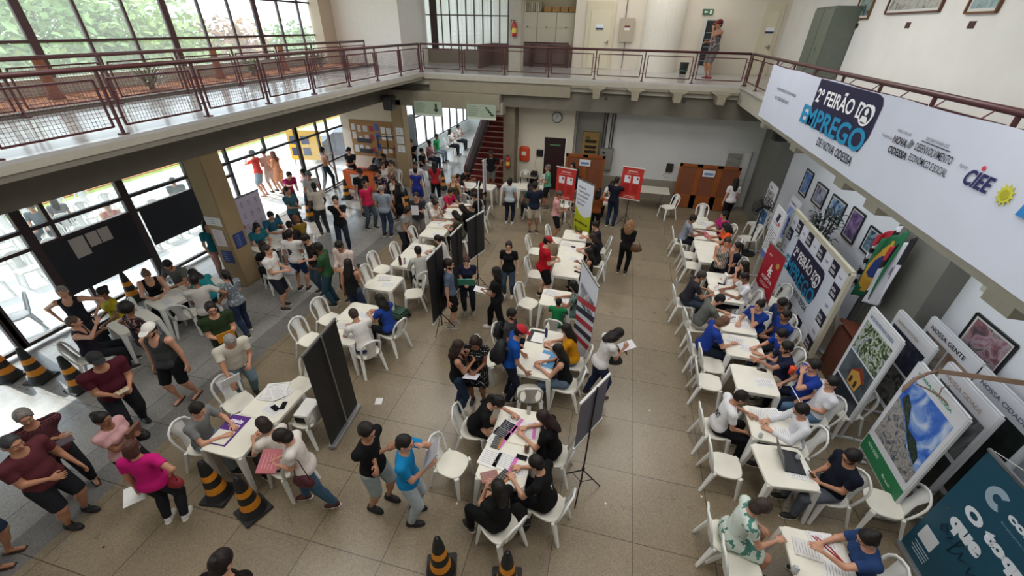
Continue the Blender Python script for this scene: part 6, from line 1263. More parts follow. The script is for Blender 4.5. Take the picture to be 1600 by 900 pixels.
# gallery fittings
t = thing('metal_cabinet', 'tall grey green metal cabinet on the right gallery', 'cabinet', (5.0, 14.3, DK)); m = MB(); m.b2((-.28, -.6, 0), (.28, .75, 1.98)); m.build('case', mat('#5f665c', .5, var=.05), t, bevel=.01)
for a, b in ((-.58, .06), (.1, .73)): m = MB(); m.b2((-.3, a, .06), (-.28, b, 1.92)); m.build('door', mat('#697064', .45), t)
m = MB(); m.b2((-.32, -.2, 1.0), (-.3, -.17, 1.1)); m.build('handle', STEEL, t)
t = thing('switch_panel', 'white switch panel with two dark squares beside the metal cabinet', 'switch', (5.27, 16.1, 5.75)); p = Plane(t, (5.27, 16.3, 5.55), (0, -1, 0)); p.rect('plate', 0, 0, .3, .45, mat('#cfcabc'), .02); [p.rect('dark_square', .05, .05+q*.2, .25, .2+q*.2, BLACK, .01, .02) for q in (0, 1)]
t = thing('fuse_box', 'grey fuse box with label on the gallery wall', 'box', (-.23, 19.4, 5.5)); m = MB(); m.box((0, 0, 0), (.52, .14, .8)); m.build('case', mat('#b5aa96', .5), t, bevel=.01); p = Plane(t, (-.42, 19.33, 5.5), (1, 0, 0)); p.rect('label', .1, 0, .3, .08, mat('#e4e0dc')); p.rect('warning_label', .1, .09, .3, .15, mat('#7a2a24')); m = MB(); m.tube([(-.1, .04, .4), (-.1, .04, 2.4)], .015); m.tube([(0, .04, -.4), (0, .04, -1.3)], .012); m.build('conduit', mat('#4a3a36'), t)
t = thing('exit_sign', 'small green exit sign on the gallery wall', 'sign', (2.6, 19.45, 6.12)); p = Plane(t, (2.4, 19.46, 6.03), (1, 0, 0)); p.rect('plate', 0, 0, .36, .18, mat('#2f6a48'), .01); p.poly('arrow_symbol', [(.04, .09), (.1, .14), (.1, .11), (.18, .11), (.18, .07), (.1, .07), (.1, .04)], mat('#e4ece6'), .002, .011); p.rect('figure_symbol', .24, .03, .32, .15, mat('#e4ece6'), .002, .011)
t = thing('vending_unit', 'glass fronted dark drinks cooler on the gallery behind the red cap', 'cooler', (2.75, 18.9, DK)); m = MB(); m.b2((-.28, -.3, 0), (.28, .3, 1.75)); m.build('case', mat('#c9c8c4'), t, bevel=.02); m = MB(); m.b2((-.24, -.32, .3), (.24, -.3, 1.7)); m.build('glass_door', mat('#22282c', .12), t); m = MB(); [m.b2((-.2, -.33, .45+i*.22), (.2, -.32, .47+i*.22)) for i in range(5)]; m.build('shelf', mat('#8a9094'), t)
t = thing('waste_bin', 'dark waste bin on the gallery left of the cooler', 'bin', (2.05, 18.6, DK)); m = MB(); m.lathe([(.12, 0), (.16, .36), (.17, .38), (.15, .37), (.11, .02)], n=20); m.build('bin_body', mat('#2b2f2e', .5), t, smooth=True); m = MB(); m.lathe([(.163, .1), (.165, .14)], n=20); m.build('band', mat('#4f6a5c'), t)
# ================================================================ LOOSE THINGS ON TABLES AND FLOOR
def paper(x, y, z, rz, lab, w=.2, h=.28, th=.004, col='#e6e5e4', lines=True, grp='papers on the tables', stripe=None, name='paper_sheet', cat='paper'):
    t = thing(name, lab, cat, (x, y, z), rz, grp); m = MB(); m.box((0, 0, th/2), (w, h, th)); m.build('sheet', mat(col, .7), t)
    if lines:
        m = MB(); n = int(h/.03)-1
        for i in range(n): m.box((-w*.05*((i*3) % 4)/2, h/2-.03-i*.03, th+.0006), (w*(.8-.12*((i*3) % 4)/2), .005, .001))
        m.build('printed_lines', mat('#9a9aa4', .7), t)
    if stripe: m = MB(); m.box((w*.38, 0, th+.001), (w*.2, h*.96, .001)); m.build('coloured_band', mat(stripe, .6), t)
    return t
TZ = .7
names = {k: v['label'].replace('square ', '').replace('white plastic table', 'table') for k, v in TB.items()}
def short(k): return ' '.join(names[k].split()[:9]).rstrip(',')
rr = random.Random(5)
layout = {'L4': 2, 'L5a': 1, 'L5b': 2, 'L6a': 1, 'L6b': 2, 'L7a': 2, 'L7b': 1, 'L3a': 2, 'L3b': 1, 'L1b': 3, 'C2a': 1, 'C3': 2, 'C4b': 1, 'C4c': 2, 'C4d': 1, 'C5': 2, 'R10': 2, 'R9': 2, 'R7': 1, 'R7b': 2, 'R5': 3, 'R4': 2, 'R3': 1, 'R2a': 3, 'R2b': 1, 'R1': 3, 'L9a': 3, 'L9b': 2, 'L9c': 1, 'L10a': 2, 'L10b': 2, 'L8a': 1, 'C1a': 1, 'C1b': 1}
word = ['loose printed sheet', 'stack of printed forms', 'handwritten form']
for k, n in layout.items():
    o = TB[k]
    for i in range(n):
        dx, dy = ((.12, -.08), (-.1, .12), (.05, .2))[i]; q = rotz((dx+rr.uniform(-.04, .04), dy+rr.uniform(-.04, .04), 0), o.rotation_euler.z)
        col = {'R9': '#b8505c', 'C5': '#c05a50'}.get(k, '#e6e5e6' if i != 1 else '#dddbd8')
        paper(o.location.x+q.x, o.location.y+q.y, TZ+.001+i*.0012, PI/2+rr.uniform(-.4, .4), '%s on the %s' % (word[i], short(k)), th=(.003, .012, .003)[i], col=col, stripe='#2c4a9a' if k == 'R5' and i == 1 else None)
def on(px, py, z=TZ): return at(px, py, z)
# purple tray and notebook on the nearest left table
q = on(358, 672); t = thing('tray', 'purple tray with white print and a blank pad on the left table', 'tray', (q.x, q.y, TZ), .05); m = MB(); m.box((0, 0, .006), (.3, .5, .01)); m.build('tray_board', mat('#5a2a86', .5), t); m = MB(); m.box((-.0, -.13, .016), (.26, .22, .012)); m.build('pad', mat('#e2dfd2'), t); p = Plane(t, (q.x-.12, q.y+.04, TZ+.012), (1, 0, 0), (0, 1, 0)); p.text('mais', .02, .08, .2, .07, '#e8e0ee', .05, .002); p.text('vagas', .03, .0, .2, .06, '#e8e0ee', .05, .002)
q = on(432, 610); paper(q.x, q.y, TZ+.006, .4, 'fan of white forms at the far end of the purple tray table', .34, .3, .012); paper(q.x+.08, q.y-.05, TZ+.02, .9, 'top sheet of the fan of forms with pink mark', .2, .28, .003, stripe=None)
def phone(px, py, lab, rz=0., z=TZ, col='#101114', s=1.): q = on(px, py, z); t = thing('mobile_phone', lab, 'phone', (q.x, q.y, z+.002), rz, 'mobile phones'); m = MB(); m.box((0, 0, .005), (.075*s, .15*s, .009)); m.build('case', mat(col, .3), t, bevel=.003); m = MB(); m.box((0, 0, .0105), (.066*s, .135*s, .001)); m.build('screen', mat('#1a1c22', .1), t)
for a in [(430, 638, 'black phone left of two on the purple tray table', 1.2), (443, 634, 'black phone right of two on the purple tray table', .3), (857, 543, 'black phone on the dark folder table', 1.5), (895, 386, 'black phone on the third far centre table', 1.4), (902, 425, 'black phone beside the gesturing hands', 1.2), (1190, 578, 'black phone lying by the notebook on the right row', 1.4), (1127, 444, 'black phone among red pens', 1.4), (268, 441, 'black phone on the glass side table, right one', .8), (236, 462, 'dark tablet on the glass side table', .9), (815, 715, 'black phone on the leaflet table', 1.5)]: phone(*a)
def bottle(px, py, lab, col, r=.032, h=.22, capc='#2a2a2e', z=TZ):
    q = on(px, py, z); t = thing('bottle', lab, 'bottle', (q.x, q.y, z), 0, 'bottles and cups'); m = MB(); m.lathe([(r*.9, 0), (r, .01), (r, h*.75), (r*.55, h*.88), (r*.55, h*.9)], n=16); m.build('body', mat(col, .3), t, smooth=True); m = MB(); m.lathe([(r*.62, h*.88), (r*.62, h)], n=14); m.build('cap', mat(capc, .4), t)
bottle(626, 414, 'dark red bottle on the left row table', '#4a1820', .035, .24); bottle(633, 412, 'clear jar with black lid beside the dark red bottle', '#b9b4b0', .03, .15, '#17171a'); bottle(853, 526, 'dark blue bottle behind the dark folder', '#1f2c6a', .028, .2, '#1b1c4a')
bottle(826, 646, 'clear bottle with black top at the head of the pink forms', '#c4c2bc', .03, .2, '#141416'); bottle(823, 706, 'brown drink cup with pale lid on the near centre table', '#6b4a34', .034, .16, '#c8b8a0'); bottle(1187, 683, 'small glass cup on the signs table', '#c6cbcc', .028, .09, '#c6cbcc'); bottle(1151, 490, 'white cup beside the reaching hand', '#d4d6d8', .028, .1, '#c9cbce'); bottle(1245, 717, 'glass cup near the open laptop', '#bfc4c4', .028, .09, '#bfc4c4'); bottle(1240, 893, 'pale cup at the bottom right corner table', '#b9bcbc', .035, .1, '#b9bcbc')
def laptop(px, py, rz, lab, s=1.):
    q = on(px, py); t = thing('laptop', lab, 'laptop', (q.x, q.y, TZ+.002), rz, 'laptops'); m = MB(); m.box((0, 0, .008), (.33*s, .23*s, .014)); m.build('base', mat('#17181c', .4), t, bevel=.004); m = MB(); m.box((0, .02, .0155), (.28*s, .11*s, .001)); m.build('keyboard', mat('#2a2c30', .5), t)
    m = MB(); R_ = Matrix.Rotation(-.35, 3, 'X'); c_ = Vector((0, .115*s, .015))+R_ @ Vector((0, 0, .11*s)); m.box(c_, (.33*s, .008, .22*s), mat('#55565c', .4), R_); c2 = c_+R_ @ Vector((0, -.0045, 0)); m.box(c2, (.31*s, .001, .2*s), mat('#101218', .15), R_); m.build('screen', None, t)
laptop(1236, 722, PI/2, 'open black laptop on the right row table', 1.1); laptop(905, 363, PI/2, 'small open laptop under the green banner', .7)
q = on(838, 527); t = thing('folder', 'dark grey open folder with white sheet on the centre table', 'folder', (q.x, q.y+.02, TZ+.003), 1.5); m = MB(); m.box((0, 0, .004), (.36, .3, .006)); m.build('cover', mat('#26272a', .5), t); m = MB(); m.box((-.03, -.04, .01), (.28, .22, .005)); m.build('sheet', PAPER, t)
q = on(858, 562); t = thing('folder', 'light blue folder with white sheet on the centre table', 'folder', (q.x-.02, q.y-.0, TZ+.003), 1.45); m = MB(); m.box((0, 0, .004), (.42, .28, .006)); m.build('cover', mat('#5a9acc', .5), t); m = MB(); m.box((-.02, .08, .01), (.26, .18, .004)); m.build('sheet', PAPER, t)
# pink edged forms and leaflets, near centre tables
for px, py, rz_, l_ in ((800, 662, -.3, 'farthest'), (790, 672, -.35, 'middle'), (780, 684, -.3, 'nearest')): q = on(px, py); paper(q.x, q.y, TZ+.006, rz_, 'pink edged form, %s of the fan on the left side' % l_, .24, .3, .006, stripe='#d070b8')
q = on(825, 672); paper(q.x, q.y, TZ+.004, .1, 'pink edged form under the writing hand, far right', .24, .3, .004, stripe='#d070b8'); q = on(790, 722); paper(q.x, q.y, TZ+.004, -.2, 'pink edged form under the short haired writer', .28, .26, .004, stripe='#d070b8'); q = on(765, 716); paper(q.x, q.y, TZ+.004, -.15, 'plain printed form left of the pink edged form', .26, .26, .004)
q = on(777, 692); t = paper(q.x, q.y, TZ+.01, -.1, 'dark leaflet with orange band beside the near edge', .13, .2, .004, '#4a4c46', stripe='#c07a3a', name='leaflet', cat='leaflet'); q = on(765, 745); paper(q.x, q.y, TZ+.01, .5, 'reddish photo leaflet at the near table corner', .22, .15, .004, '#a06a62', name='leaflet', cat='leaflet'); q = on(787, 746); paper(q.x, q.y, TZ+.012, -.5, 'dark photo leaflet with orange patch', .14, .2, .004, '#3a2c24', stripe='#c07a3a', name='leaflet', cat='leaflet')
q = on(1292, 858); t = thing('lanyard', 'red lanyard strap on the corner table', 'lanyard', (q.x, q.y, TZ+.006)); m = MB(); m.tube([(-.12, .12, 0), (.0, .0, .002), (.13, -.13, 0)], .008, n=6); m.tube([(-.08, .12, 0), (.04, .02, .002), (.13, -.13, 0)], .008, n=6); m.build('strap', mat('#a01830', .5), t)
for px, py, rz_, l_ in ((1119, 449, .9, 'left'), (1140, 467, .9, 'right')): q = on(px, py); t = thing('pen', 'red pen on the right row, %s one' % l_, 'pen', (q.x, q.y, TZ+.008), rz_, 'red pens'); m = MB(); m.tube([(-.09, 0, 0), (.09, 0, 0)], .008, n=8); m.build('barrel', mat('#b01c28', .4), t)
q = at(1131, 437, TZ+.1); t = thing('standing_card', 'tall white folded card standing on the right row table', 'card', (q.x, q.y, TZ)); m = MB(); m.box((0, .02, .12), (.02, .16, .24), None, Matrix.Rotation(.12, 3, 'Y')); m.box((.05, .02, .12), (.02, .16, .24), None, Matrix.Rotation(-.12, 3, 'Y')); m.build('card_face', PAPER, t)
q = at(592, 627, 0); paper(q.x, q.y, .001, .3, 'white slip lying on the empty floor', .12, .15, .002, lines=False, grp=None); q = p_mag['L']+p_mag['side']*-.06; paper(q.x, q.y, q.z-.06, .9, 'large white sheet hanging from the hand of the magenta blouse', .22, .3, .004, lines=False, grp=None)
# sheets hung on chair backs
for px, py, z, lab in ((1057, 445, .68, 'paper sheet hung on the chair of the dark charcoal tee'), (1081, 492, .68, 'paper sheet hung on the chair of the grey tee leaning over'), (1077, 532, .68, 'paper sheet hung on the chair behind light brown hair'), (1080, 572, .68, 'paper sheet hung on the middle aisle chair'), (352, 602, .7, 'paper sheet taped to the chair gripped by the white polo')):
    q = at(px, py, z); t = thing('chair_sign', lab, 'paper', (q.x, q.y, z-.12), 0, 'paper signs on chair backs'); m = MB(); R_ = Matrix.Rotation(-.2, 3, 'Y'); m.box((0, 0, .12), (.006, .2, .26), None, R_); m.build('sheet', mat('#dcdce8', .6), t); m = MB(); [m.box(R_ @ Vector((-.0045, 0, .06+i*.05-.12))+Vector((0, 0, .12)), (.001, .14, .012), None, R_) for i in range(4)]; m.build('printed_lines', mat('#8a8ab8'), t)
# boxes on the loaded chair
q = at(480, 640, .55); t = thing('cardboard_box', 'white box with black inside on the loaded chair', 'box', (q.x, q.y, .43), .1); m = MB(); m.box((0, 0, .09), (.22, .36, .18)); m.build('box_body', PAPER, t, bevel=.008); m = MB(); m.box((-.02, -.182, .08), (.16, .004, .12)); m.build('opening', BLACK, t)
# bags
def backpack(lab, x, y, z, rz, tilt, col='#16171a', s=1.):
    t = thing('backpack', lab, 'backpack', (x, y, z), rz, 'black backpacks'); g = Grid((-.22, -.16, -.04), (.22, .2, .55), .015); d = g.ell((0, 0, .23), (.17, .11, .26)); d = smx(d, -g.below((0, .045, 0), (0, -1, 0)), .02) if 0 else d; d = sm(d, g.ell((0, -.09, .15), (.12, .07, .13)), .02)
    v, f = surf(d, g.lo, .015); R_ = Matrix.Rotation(tilt, 4, 'X') @ Matrix.Scale(s, 4); o = link('bag_body', np_mesh('bag_body', v, f, [mat(col, .7, bump=.5, bscale=40)]), t); o.matrix_local = R_
    m = MB(); [m.tube([(x_, .08, .4), (x_, .16, .3), (x_, .13, .1), (x_, .08, .04)], .014, n=6, flat=2) for x_ in (-.09, .09)]; m.tube([(-.03, .03, .47), (0, .03, .52), (.03, .03, .47)], .01, n=6); o = m.build('strap', mat('#232428'), t, smooth=True); o.matrix_local = R_; m = MB(); m.tube([(-.11, -.155, .2), (0, -.17, .23), (.11, -.155, .2)], .004, n=5); o = m.build('zip', mat('#4a4b50'), t); o.matrix_local = R_
    return t
def on_back(r, s=1., lab=''):
    c_ = r['nb']-r['up']*.46*r['h']/1.6-r['fwd']*.21*r['h']/1.6; return backpack(lab, c_.x, c_.y, c_.z, r['a'], -math.atan2((Vector((0, 0, 1)).cross(r['up'])).length, r['up'].z), s=s)
on_back(p_bp2, .95, 'big black backpack worn over the royal blue tee'); on_back(p_bp1, .8, 'black backpack worn by the seated bearded person')
q = at(812, 830, 0); backpack('black backpack on the floor behind the near centre chair', q.x, q.y+.05, .03, .5, -.15, s=.95)
q = at(623, 496, 0); t = thing('suitcase', 'green hard suitcase lying flat on the floor', 'suitcase', (q.x, q.y, 0), -.2); m = MB(); m.box((0, 0, .14), (.42, .34, .16)); m.build('shell', mat('#3a5a4c', .4, var=.1), t, bevel=.04); m = MB(); [m.box((0, y_, .14), (.425, .012, .165)) for y_ in (-.08, 0, .08)]; m.build('ridge', mat('#2c463c', .4), t)
for x_, y_ in ((-.19, -.15), (.19, -.15), (-.19, .15), (.19, .15)): m = MB(); m.lathe([(.03, -.02), (.03, .02)], n=12); m.build('wheel', BLACK, t, loc=(x_, y_, .03), rot=(PI/2, 0, 0))
def bag(lab, v, col, s=1., cat='handbag', name='handbag', strap=.2):
    t = thing(name, lab, cat, v, 0, 'hand bags'); g = Grid((-.2, -.12, -.24), (.2, .12, .06), .014); d = sm(g.ell((0, 0, -.11), (.13*s, .06*s, .09*s)), g.ell((0, 0, -.14), (.14*s, .065*s, .05*s)), .04); v_, f_ = surf(d, g.lo, .014); link('bag_body', np_mesh('bag_body', v_, f_, [mat(col, .5, bump=.4, bscale=30)]), t); m = MB(); m.tube([(-.1*s, 0, -.06), (-.04, 0, strap*.6), (.04, 0, strap*.6), (.1*s, 0, -.06)], .007, n=6); m.build('strap', mat(col), t, smooth=True); return t
def at_hand(r, k='R', dz=0., df=.0, ds=0.): return r[k]+Vector((0, 0, dz))+r['fwd']*df+r['side']*ds
bag('maroon shoulder bag hanging on the flared jeans', p_jean['pel']+p_jean['side']*-.17+Vector((0, 0, .05)), '#4a1420', 1.05, strap=.5); bag('red shoulder bag at the hip of the magenta blouse', p_mag['pel']+p_mag['side']*.2+Vector((0, 0, .05)), '#8a1c2a', .95, strap=.5); bag('black bag carried by the bending person in white tee', p_bag['pel']+p_bag['fwd']*.2+p_bag['side']*.06+Vector((0, 0, .18)), '#17181b', 1.1, strap=.3)
bag('brown tote held by the person with waist long fair hair', p_curl['pel']+p_curl['side']*.24+Vector((0, 0, .1)), '#5a3c22', 1.2, 'bag', 'tote_bag'); bag('black tote hanging beside the pale pink blouse', p_pinkf['pel']+p_pinkf['side']*-.27+Vector((0, 0, .1)), '#141418', 1.1, 'bag', 'tote_bag'); bag('small brown bag held by the pale tee person with black bob', p_pale['L']+Vector((0, 0, -.04)), '#3c2a22', .9, 'bag', 'tote_bag')
bag('white plastic bag with pink print beside the white tee with black print', p_k['L']+Vector((0, 0, -.05)), '#cfcdd4', 1.5, 'bag', 'carrier_bag', .15)
# held papers, folders, phones, cups
def held(name, lab, cat, pos, x, y, w, h, th, col, line=None, grp='things held in hands', second=None):
    t = thing(name, lab, cat, pos, 0, grp); p = Plane(t, Vector(pos), x, y); p.rect('cover', -w/2, -h/2, w/2, h/2, mat(col, .6), th)
    if second: p.rect('cover_half', -w/2, -h/2, 0, h/2, mat(second, .6), .002, th)
    if line: [p.rect('text_line', -w*.35, h/2-.05-i*.035, w*.3, h/2-.044-i*.035, mat(line, .6), .001, th) for i in range(int(h/.045))]
    return t
UPV = Vector((0, 0, 1))
def mid(r): return (r['L']+r['R'])/2
r = p_cyan; held('document', 'sheaf of papers in a clear sleeve held by the bright blue tee', 'papers', mid(r)+r['fwd']*.05, -r['side'], UPV*.8+r['fwd']*.5, .26, .36, .012, '#b4b2b8', '#77757c')
r = p_jean; held('folder', 'pink folders held by the person in flared jeans', 'folder', mid(r)+UPV*.02, r['side'], r['fwd']+UPV*.3, .34, .22, .02, '#b06068', '#d8a0a4')
r = p_green; held('envelope', 'orange envelope held by the dark green tee', 'envelope', mid(r)+UPV*.08+r['fwd']*.03, r['side'], UPV+r['fwd']*.2, .26, .2, .012, '#d08a24')
r = p_folder; held('folder', 'green and white folder held by the navy dress', 'folder', mid(r)+UPV*.1+r['fwd']*.04, r['side'], UPV+r['fwd']*.5, .34, .24, .012, '#3a9a80', None, 'things held in hands', '#d8dcd8')
r = p_polo2; held('document', 'white card with green edge carried by the white polo', 'papers', r['R']+UPV*.12, r['side'], UPV+r['fwd']*.4, .26, .2, .01, '#e4e4e2', None, 'things held in hands', None)
r = p_dots; held('document', 'white sheets held by the polka dot dress', 'papers', mid(r)+UPV*.0+r['fwd']*.03, r['side'], r['fwd']+UPV*.5, .22, .3, .006, '#e2e0ea', '#a8a6b4')
r = p_paper; held('document', 'white sheet held up by the charcoal tee', 'papers', mid(r)+r['fwd']*.04, r['side'], UPV, .2, .28, .004, '#e0dee4')
r = p_book; held('booklet', 'open white booklet held by the person in white tee and jeans', 'booklet', mid(r)+UPV*.06, -r['side'], UPV+r['fwd']*.8, .36, .24, .01, '#e4e2ea', '#a8a8b4')
r = p_stripe; held('folder', 'dark folder held by the maroon striped top', 'folder', mid(r)+r['side']*-.05+r['fwd']*.08, r['side'], r['fwd']+UPV*.2, .34, .2, .012, '#5a5058')
r = p_ph; held('document', 'white papers held by the striding person with long black hair', 'papers', mid(r)+UPV*.02, r['side'], r['fwd']+UPV*.2, .2, .26, .006, '#e0dee0')
r = p_bag; held('document', 'white papers held by the bending person in white tee', 'papers', mid(r)+UPV*.05, r['side'], r['fwd']+UPV*.3, .2, .26, .006, '#e2e0e6')
r = p_pinkf; held('purse', 'brown wallet held by the pale pink blouse', 'wallet', mid(r)+UPV*.03, r['side'], UPV+r['fwd']*.2, .2, .16, .04, '#6b4434')
r = p_burg; held('document', 'small folded notes held by the burgundy tee', 'papers', mid(r)+UPV*.03, r['side'], r['fwd'], .14, .1, .01, '#b9b098')
for r, lab in ((p_phone, 'black phone held by the navy polo'), (p_blk, 'phone raised by the person with waist long black hair')): held('mobile_phone', lab, 'phone', (mid(r) if r is p_phone else r['R'])+UPV*.03, r['side'], UPV+r['fwd'], .075, .15, .01, '#101114')
q = at(1238, 578, .98); t = thing('cup', 'bright orange cup held at the royal blue tee', 'cup', q, 0, 'bottles and cups'); m = MB(); m.lathe([(.035, -.08), (.05, .05), (.045, .06), (.01, .065)], n=18); m.build('cup_body', mat('#e0481c', .4), t, smooth=True)
# ================================================================ PLANTS, BRANCH, TREES
def leafy(t, n, r, z0, z1, ll, col, seed=0, spread=.9, w=.035, drop=.3):
    R_ = random.Random(seed); m = MB()
    for i in range(n):
        a = R_.uniform(0, 2*PI); el = R_.uniform(.1, 1.2); L_ = ll*R_.uniform(.7, 1.2); z = R_.uniform(z0, z1); b0 = Vector((r*R_.uniform(0, 1)*math.cos(a), r*R_.uniform(0, 1)*math.sin(a), z)); d = Vector((math.cos(a)*math.cos(el), math.sin(a)*math.cos(el), math.sin(el)))
        s = d.cross(UPV).normalized()*w; p1 = b0+d*L_*.5+UPV*.02; p2 = b0+d*L_*spread-UPV*L_*drop
        m.add([b0, p1-s, p2, p1+s], [(0, 1, 2, 3)])
    return m.build('leaves', mat(col, .5, var=.2, vscale=12), t)
for lab, x, y, z1, n, ll, sd in (('dark leafy potted palm behind the event backdrop', 4.66, 9.9, 2.35, 260, .28, 1), ('dark potted plant behind the text board', 4.72, 11.0, 1.7, 120, .26, 2), ('dark plant under the front exhibition boards', 4.72, 3.9, 1.1, 140, .28, 3), ('dark plant in the corner beside the teal banner', 4.72, 3.3, 1.4, 140, .28, 4)):
    t = thing('potted_plant', lab, 'plant', (x, y, 0), 0, 'potted plants by the right wall'); m = MB(); m.lathe([(.14, 0), (.19, .32), (.2, .34), (.17, .33), (.01, .3)], n=20); m.build('pot', mat('#3a2c26', .6), t, smooth=True); m = MB(); [m.tube([(dx*.05, dy*.05, .3), (dx*.12, dy*.12, z1*.6), (dx*.2, dy*.22, z1-.15)], .012, n=6) for dx, dy in ((1, 0), (-1, .5), (0, -1), (.4, 1))]; m.build('stem', mat('#3a3426'), t); leafy(t, n, .25, z1*.35, z1-.1, ll, '#26302a', sd)
t = thing('branch_sculpture', 'bare crooked branch fixed to a squared wooden arm at the right edge', 'branch', (3.95, 4.5, 2.0)); m = MB(); a = at(1467, 580, 2.3); c_ = at(1640, 604, 2.9); m.bar(a-t.location, c_-t.location, .05, .05); m.build('wooden_arm', mat('#8a7060', .6, var=.1), t)
m = MB(); P_ = [at(px, py, z)-t.location for px, py, z in ((1470, 580, 2.3), (1450, 583, 2.28), (1430, 592, 2.24), (1415, 605, 2.2), (1410, 612, 2.16))]; m.tube(P_, [.02, .018, .02, .024, .012], n=7); P_ = [at(px, py, z)-t.location for px, py, z in ((1432, 600, 2.22), (1450, 608, 2.2), (1467, 618, 2.2), (1478, 628, 2.2), (1482, 634, 2.2))]; m.tube(P_, [.008, .01, .014, .01, .004], n=7); m.tube([at(px, py, 2.2)-t.location for px, py in ((1467, 618), (1472, 606), (1484, 603))], .006, n=6); m.build('twig', mat('#7a6456', .8, bump=.6), t, smooth=True)
m = MB(); m.tube([c_-t.location, Vector((5.2, c_.y, 2.9))-t.location], .02); m.build('wall_bracket', STEEL, t)
t = thing('lectern', 'brown wooden lectern between the backdrop and the boards', 'lectern', (4.85, 7.2, 0)); m = MB(); m.b2((-.35, -.3, 0), (.3, .3, 1.0)); m.build('body', mat('#5a3024', .5, var=.1), t, bevel=.01); m = MB(); m.box((0, 0, 1.03), (.72, .66, .05), None, Matrix.Rotation(.2, 3, 'Y')); m.build('top_board', mat('#6a3a2a', .45), t)
for i, y in enumerate((5.2, 8.3, 11.6, 14.6)):
    t = thing('spiky_plant', 'spiky grey green plant in the bark bed, %s from the near end' % ('first', 'second', 'third', 'fourth')[i], 'plant', (-10.7+.15*(i % 2), y, 4.2), 0, 'spiky plants in the planter'); leafy(t, 90, .05, .02, .15, .55, '#7f8a68', 20+i, 1.0, .02, .15); m = MB(); m.lathe([(.05, 0), (.06, .1), (.02, .16)], n=8); m.build('stem', mat('#6a5a44'), t)
for i, y in enumerate((6.6, 10.6, 13.2)):
    t = thing('palm_trunk', 'rough brown trunk rising from the bark bed, %s from the near end' % ('first', 'second', 'third')[i], 'tree trunk', (-10.9, y, 4.15), 0, 'trunks in the planter'); m = MB(); m.lathe([(.16, 0), (.11, .15), (.09, .5), (.085, .75), (.06, .8)], n=12); m.build('trunk', mat('#8a5a40', .9, bump=1., bscale=20), t, smooth=True)
# trees seen through the upper windows
def tree(lab, x, y, h_, r_, col, sd):
    t = thing('tree', lab, 'tree', (x, y, -.3), 0, 'trees beyond the lawn'); m = MB(); m.tube([(0, 0, 0), (.1, .05, h_*.4), (0, 0, h_*.7)], [.22, .16, .08], n=8); m.build('trunk', mat('#6a5440', .9), t)
    R_ = random.Random(sd); m = MB()
    for k in range(1900):
        a, b, rr_ = R_.uniform(0, 2*PI), R_.uniform(-.9, 1.2), r_*R_.uniform(.55, 1)*(1+.25*math.sin(3*R_.random()*6)); c_ = Vector((rr_*math.cos(a)*math.cos(b), rr_*math.sin(a)*math.cos(b), h_*.5+rr_*.85*math.sin(b)))
        u = Vector((R_.gauss(0, 1), R_.gauss(0, 1), R_.gauss(0, .6))).normalized(); v = u.cross(Vector((R_.gauss(0, 1), R_.gauss(0, 1), 1))).normalized(); s = R_.uniform(.16, .34); m.add([c_-u*s, c_-v*s*.6, c_+u*s, c_+v*s*.6], [(0, 1, 2, 3)])
    for k in range(9): a = R_.uniform(0, 2*PI); m.tube([(0, 0, h_*.5), (r_*.6*math.cos(a), r_*.6*math.sin(a), h_*.72)], .04, n=4)
    m.build('crown', mat(col, .8, var=.35, vscale=1.5), t)
TL = [(-30, 14.5, 9.5, 4.4, '#8fa868'), (-31, 19.5, 9.4, 4.2, '#86a25e'), (-30, 23.5, 8.4, 3.8, '#98ac62'), (-33, 28, 6.6, 3.8, '#8fa266'), (-33, 34, 5.8, 3.6, '#b08a6a'), (-32, 41, 5.6, 3.4, '#8aa268'), (-31, 49, 5.0, 3.4, '#9cae74'), (-30, 57, 5.0, 3.2, '#8ea46e'), (-28, 65, 5.0, 3.2, '#98aa74'), (-24, 74, 5, 3.2, '#9cae7e'), (-18, 82, 5, 3.2, '#a4b080'), (-40, 24, 9.6, 4.6, '#86a068')]
ORD = ['first', 'second', 'third', 'fourth', 'fifth', 'sixth', 'seventh', 'eighth', 'ninth', 'tenth', 'eleventh', 'last']
for i, (x, y, h_, r_, c_) in enumerate(TL): tree('leafy tree beyond the upper windows, %s counting from the left and near side' % ORD[i], x, y, h_, r_, c_, i)
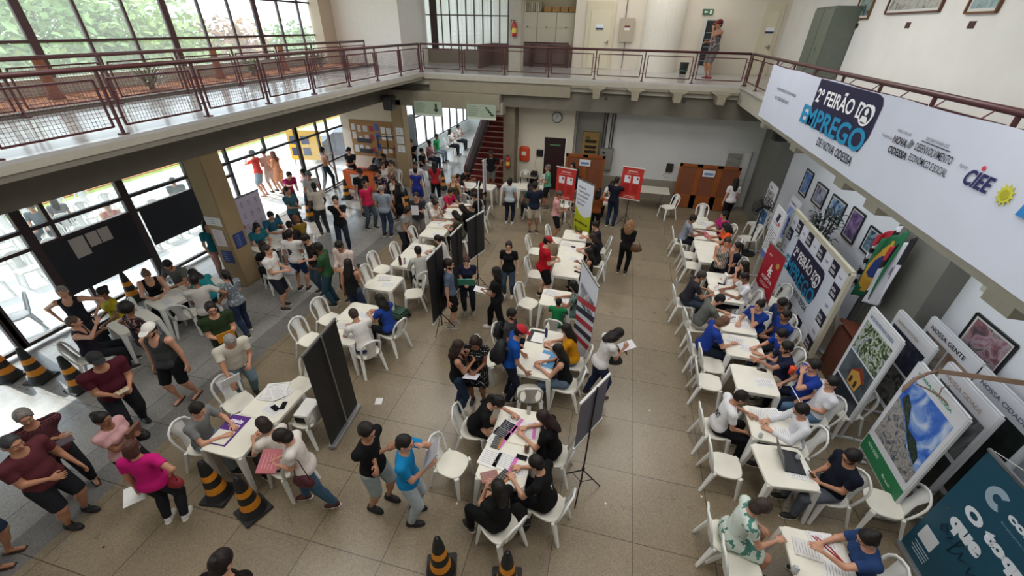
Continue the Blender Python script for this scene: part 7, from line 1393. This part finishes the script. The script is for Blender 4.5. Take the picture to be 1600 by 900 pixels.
# small floor debris
for px, py, l_ in ((523, 778, 'tiny dark crumb on the floor left of the black tee'), (162, 855, 'tiny dark crumb on the floor below the magenta blouse')):
    q = at(px, py, 0); tag(MB.build((lambda b: (b.lathe([(.012, 0), (.014, .008), (.002, .012)], n=7), b)[1])(MB()), 'crumb', mat('#2a2018'), loc=q), l_, 'litter')
for px, py, l_ in ((946, 787, 'below the tripod'), (1096, 776, 'near the right aisle'), (1015, 642, 'in the middle aisle'), (714, 787, 'under the near centre table corner')):
    q = at(px, py, 0); tag(MB.build((lambda b: (b.lathe([(.014, 0), (.016, .006), (.002, .01)], n=7), b)[1])(MB()), 'paper_scrap', mat('#e6e2da'), loc=q), 'tiny white scrap on the floor '+l_, 'litter')

# prints on shirts
def shirt_print(r, s_, back, w, h, dz, col, bold=.03):
    sh = [c for c in r['o'].children if c.name.split('.')[0] in ('t_shirt', 'shirt', 'blouse')][0]
    sg = -1 if back else 1; n = r['fwd']*sg; x = -r['side'] if not back else r['side']; y = r['up']
    p = Plane(None, r['nb']-y*dz+n*.16-x*w/2, x, y); p.inv = (Matrix.Translation(r['root']) @ Matrix.Rotation(r['a'], 4, 'Z')).inverted()
    o = p.text(s_, 0, 0, w, h, col, bold, 0, r['o'], name='shirt_print'); md = o.modifiers.new('wrap', 'SHRINKWRAP'); md.target = sh; md.wrap_method = 'NEAREST_SURFACEPOINT'; md.wrap_mode = 'ABOVE_SURFACE'; md.offset = .004
for r in PEOPLE:
    if 'black print' in r['d']: shirt_print(r, 'K', True, .24, .16, .3, '#161618', .09)
    if 'black back print' in r['d']: shirt_print(r, 'NEXT', True, .22, .09, .26, '#1a1a1e', .05)
    if 'white chest print' in r['d']: shirt_print(r, 'CIEE', False, .16, .07, .28, '#e4e4ea', .04)
    if 'white logo writing' in r['d']: shirt_print(r, 'Y', True, .07, .1, .2, '#e8e8ea', .05)
# ---------------------------------------------------------------- remove the prototypes kept out of sight
for pr in (CHAIR, TABLE, CONE):
    for ch in list(pr.children_recursive): bpy.data.objects.remove(ch)
    bpy.data.objects.remove(pr)
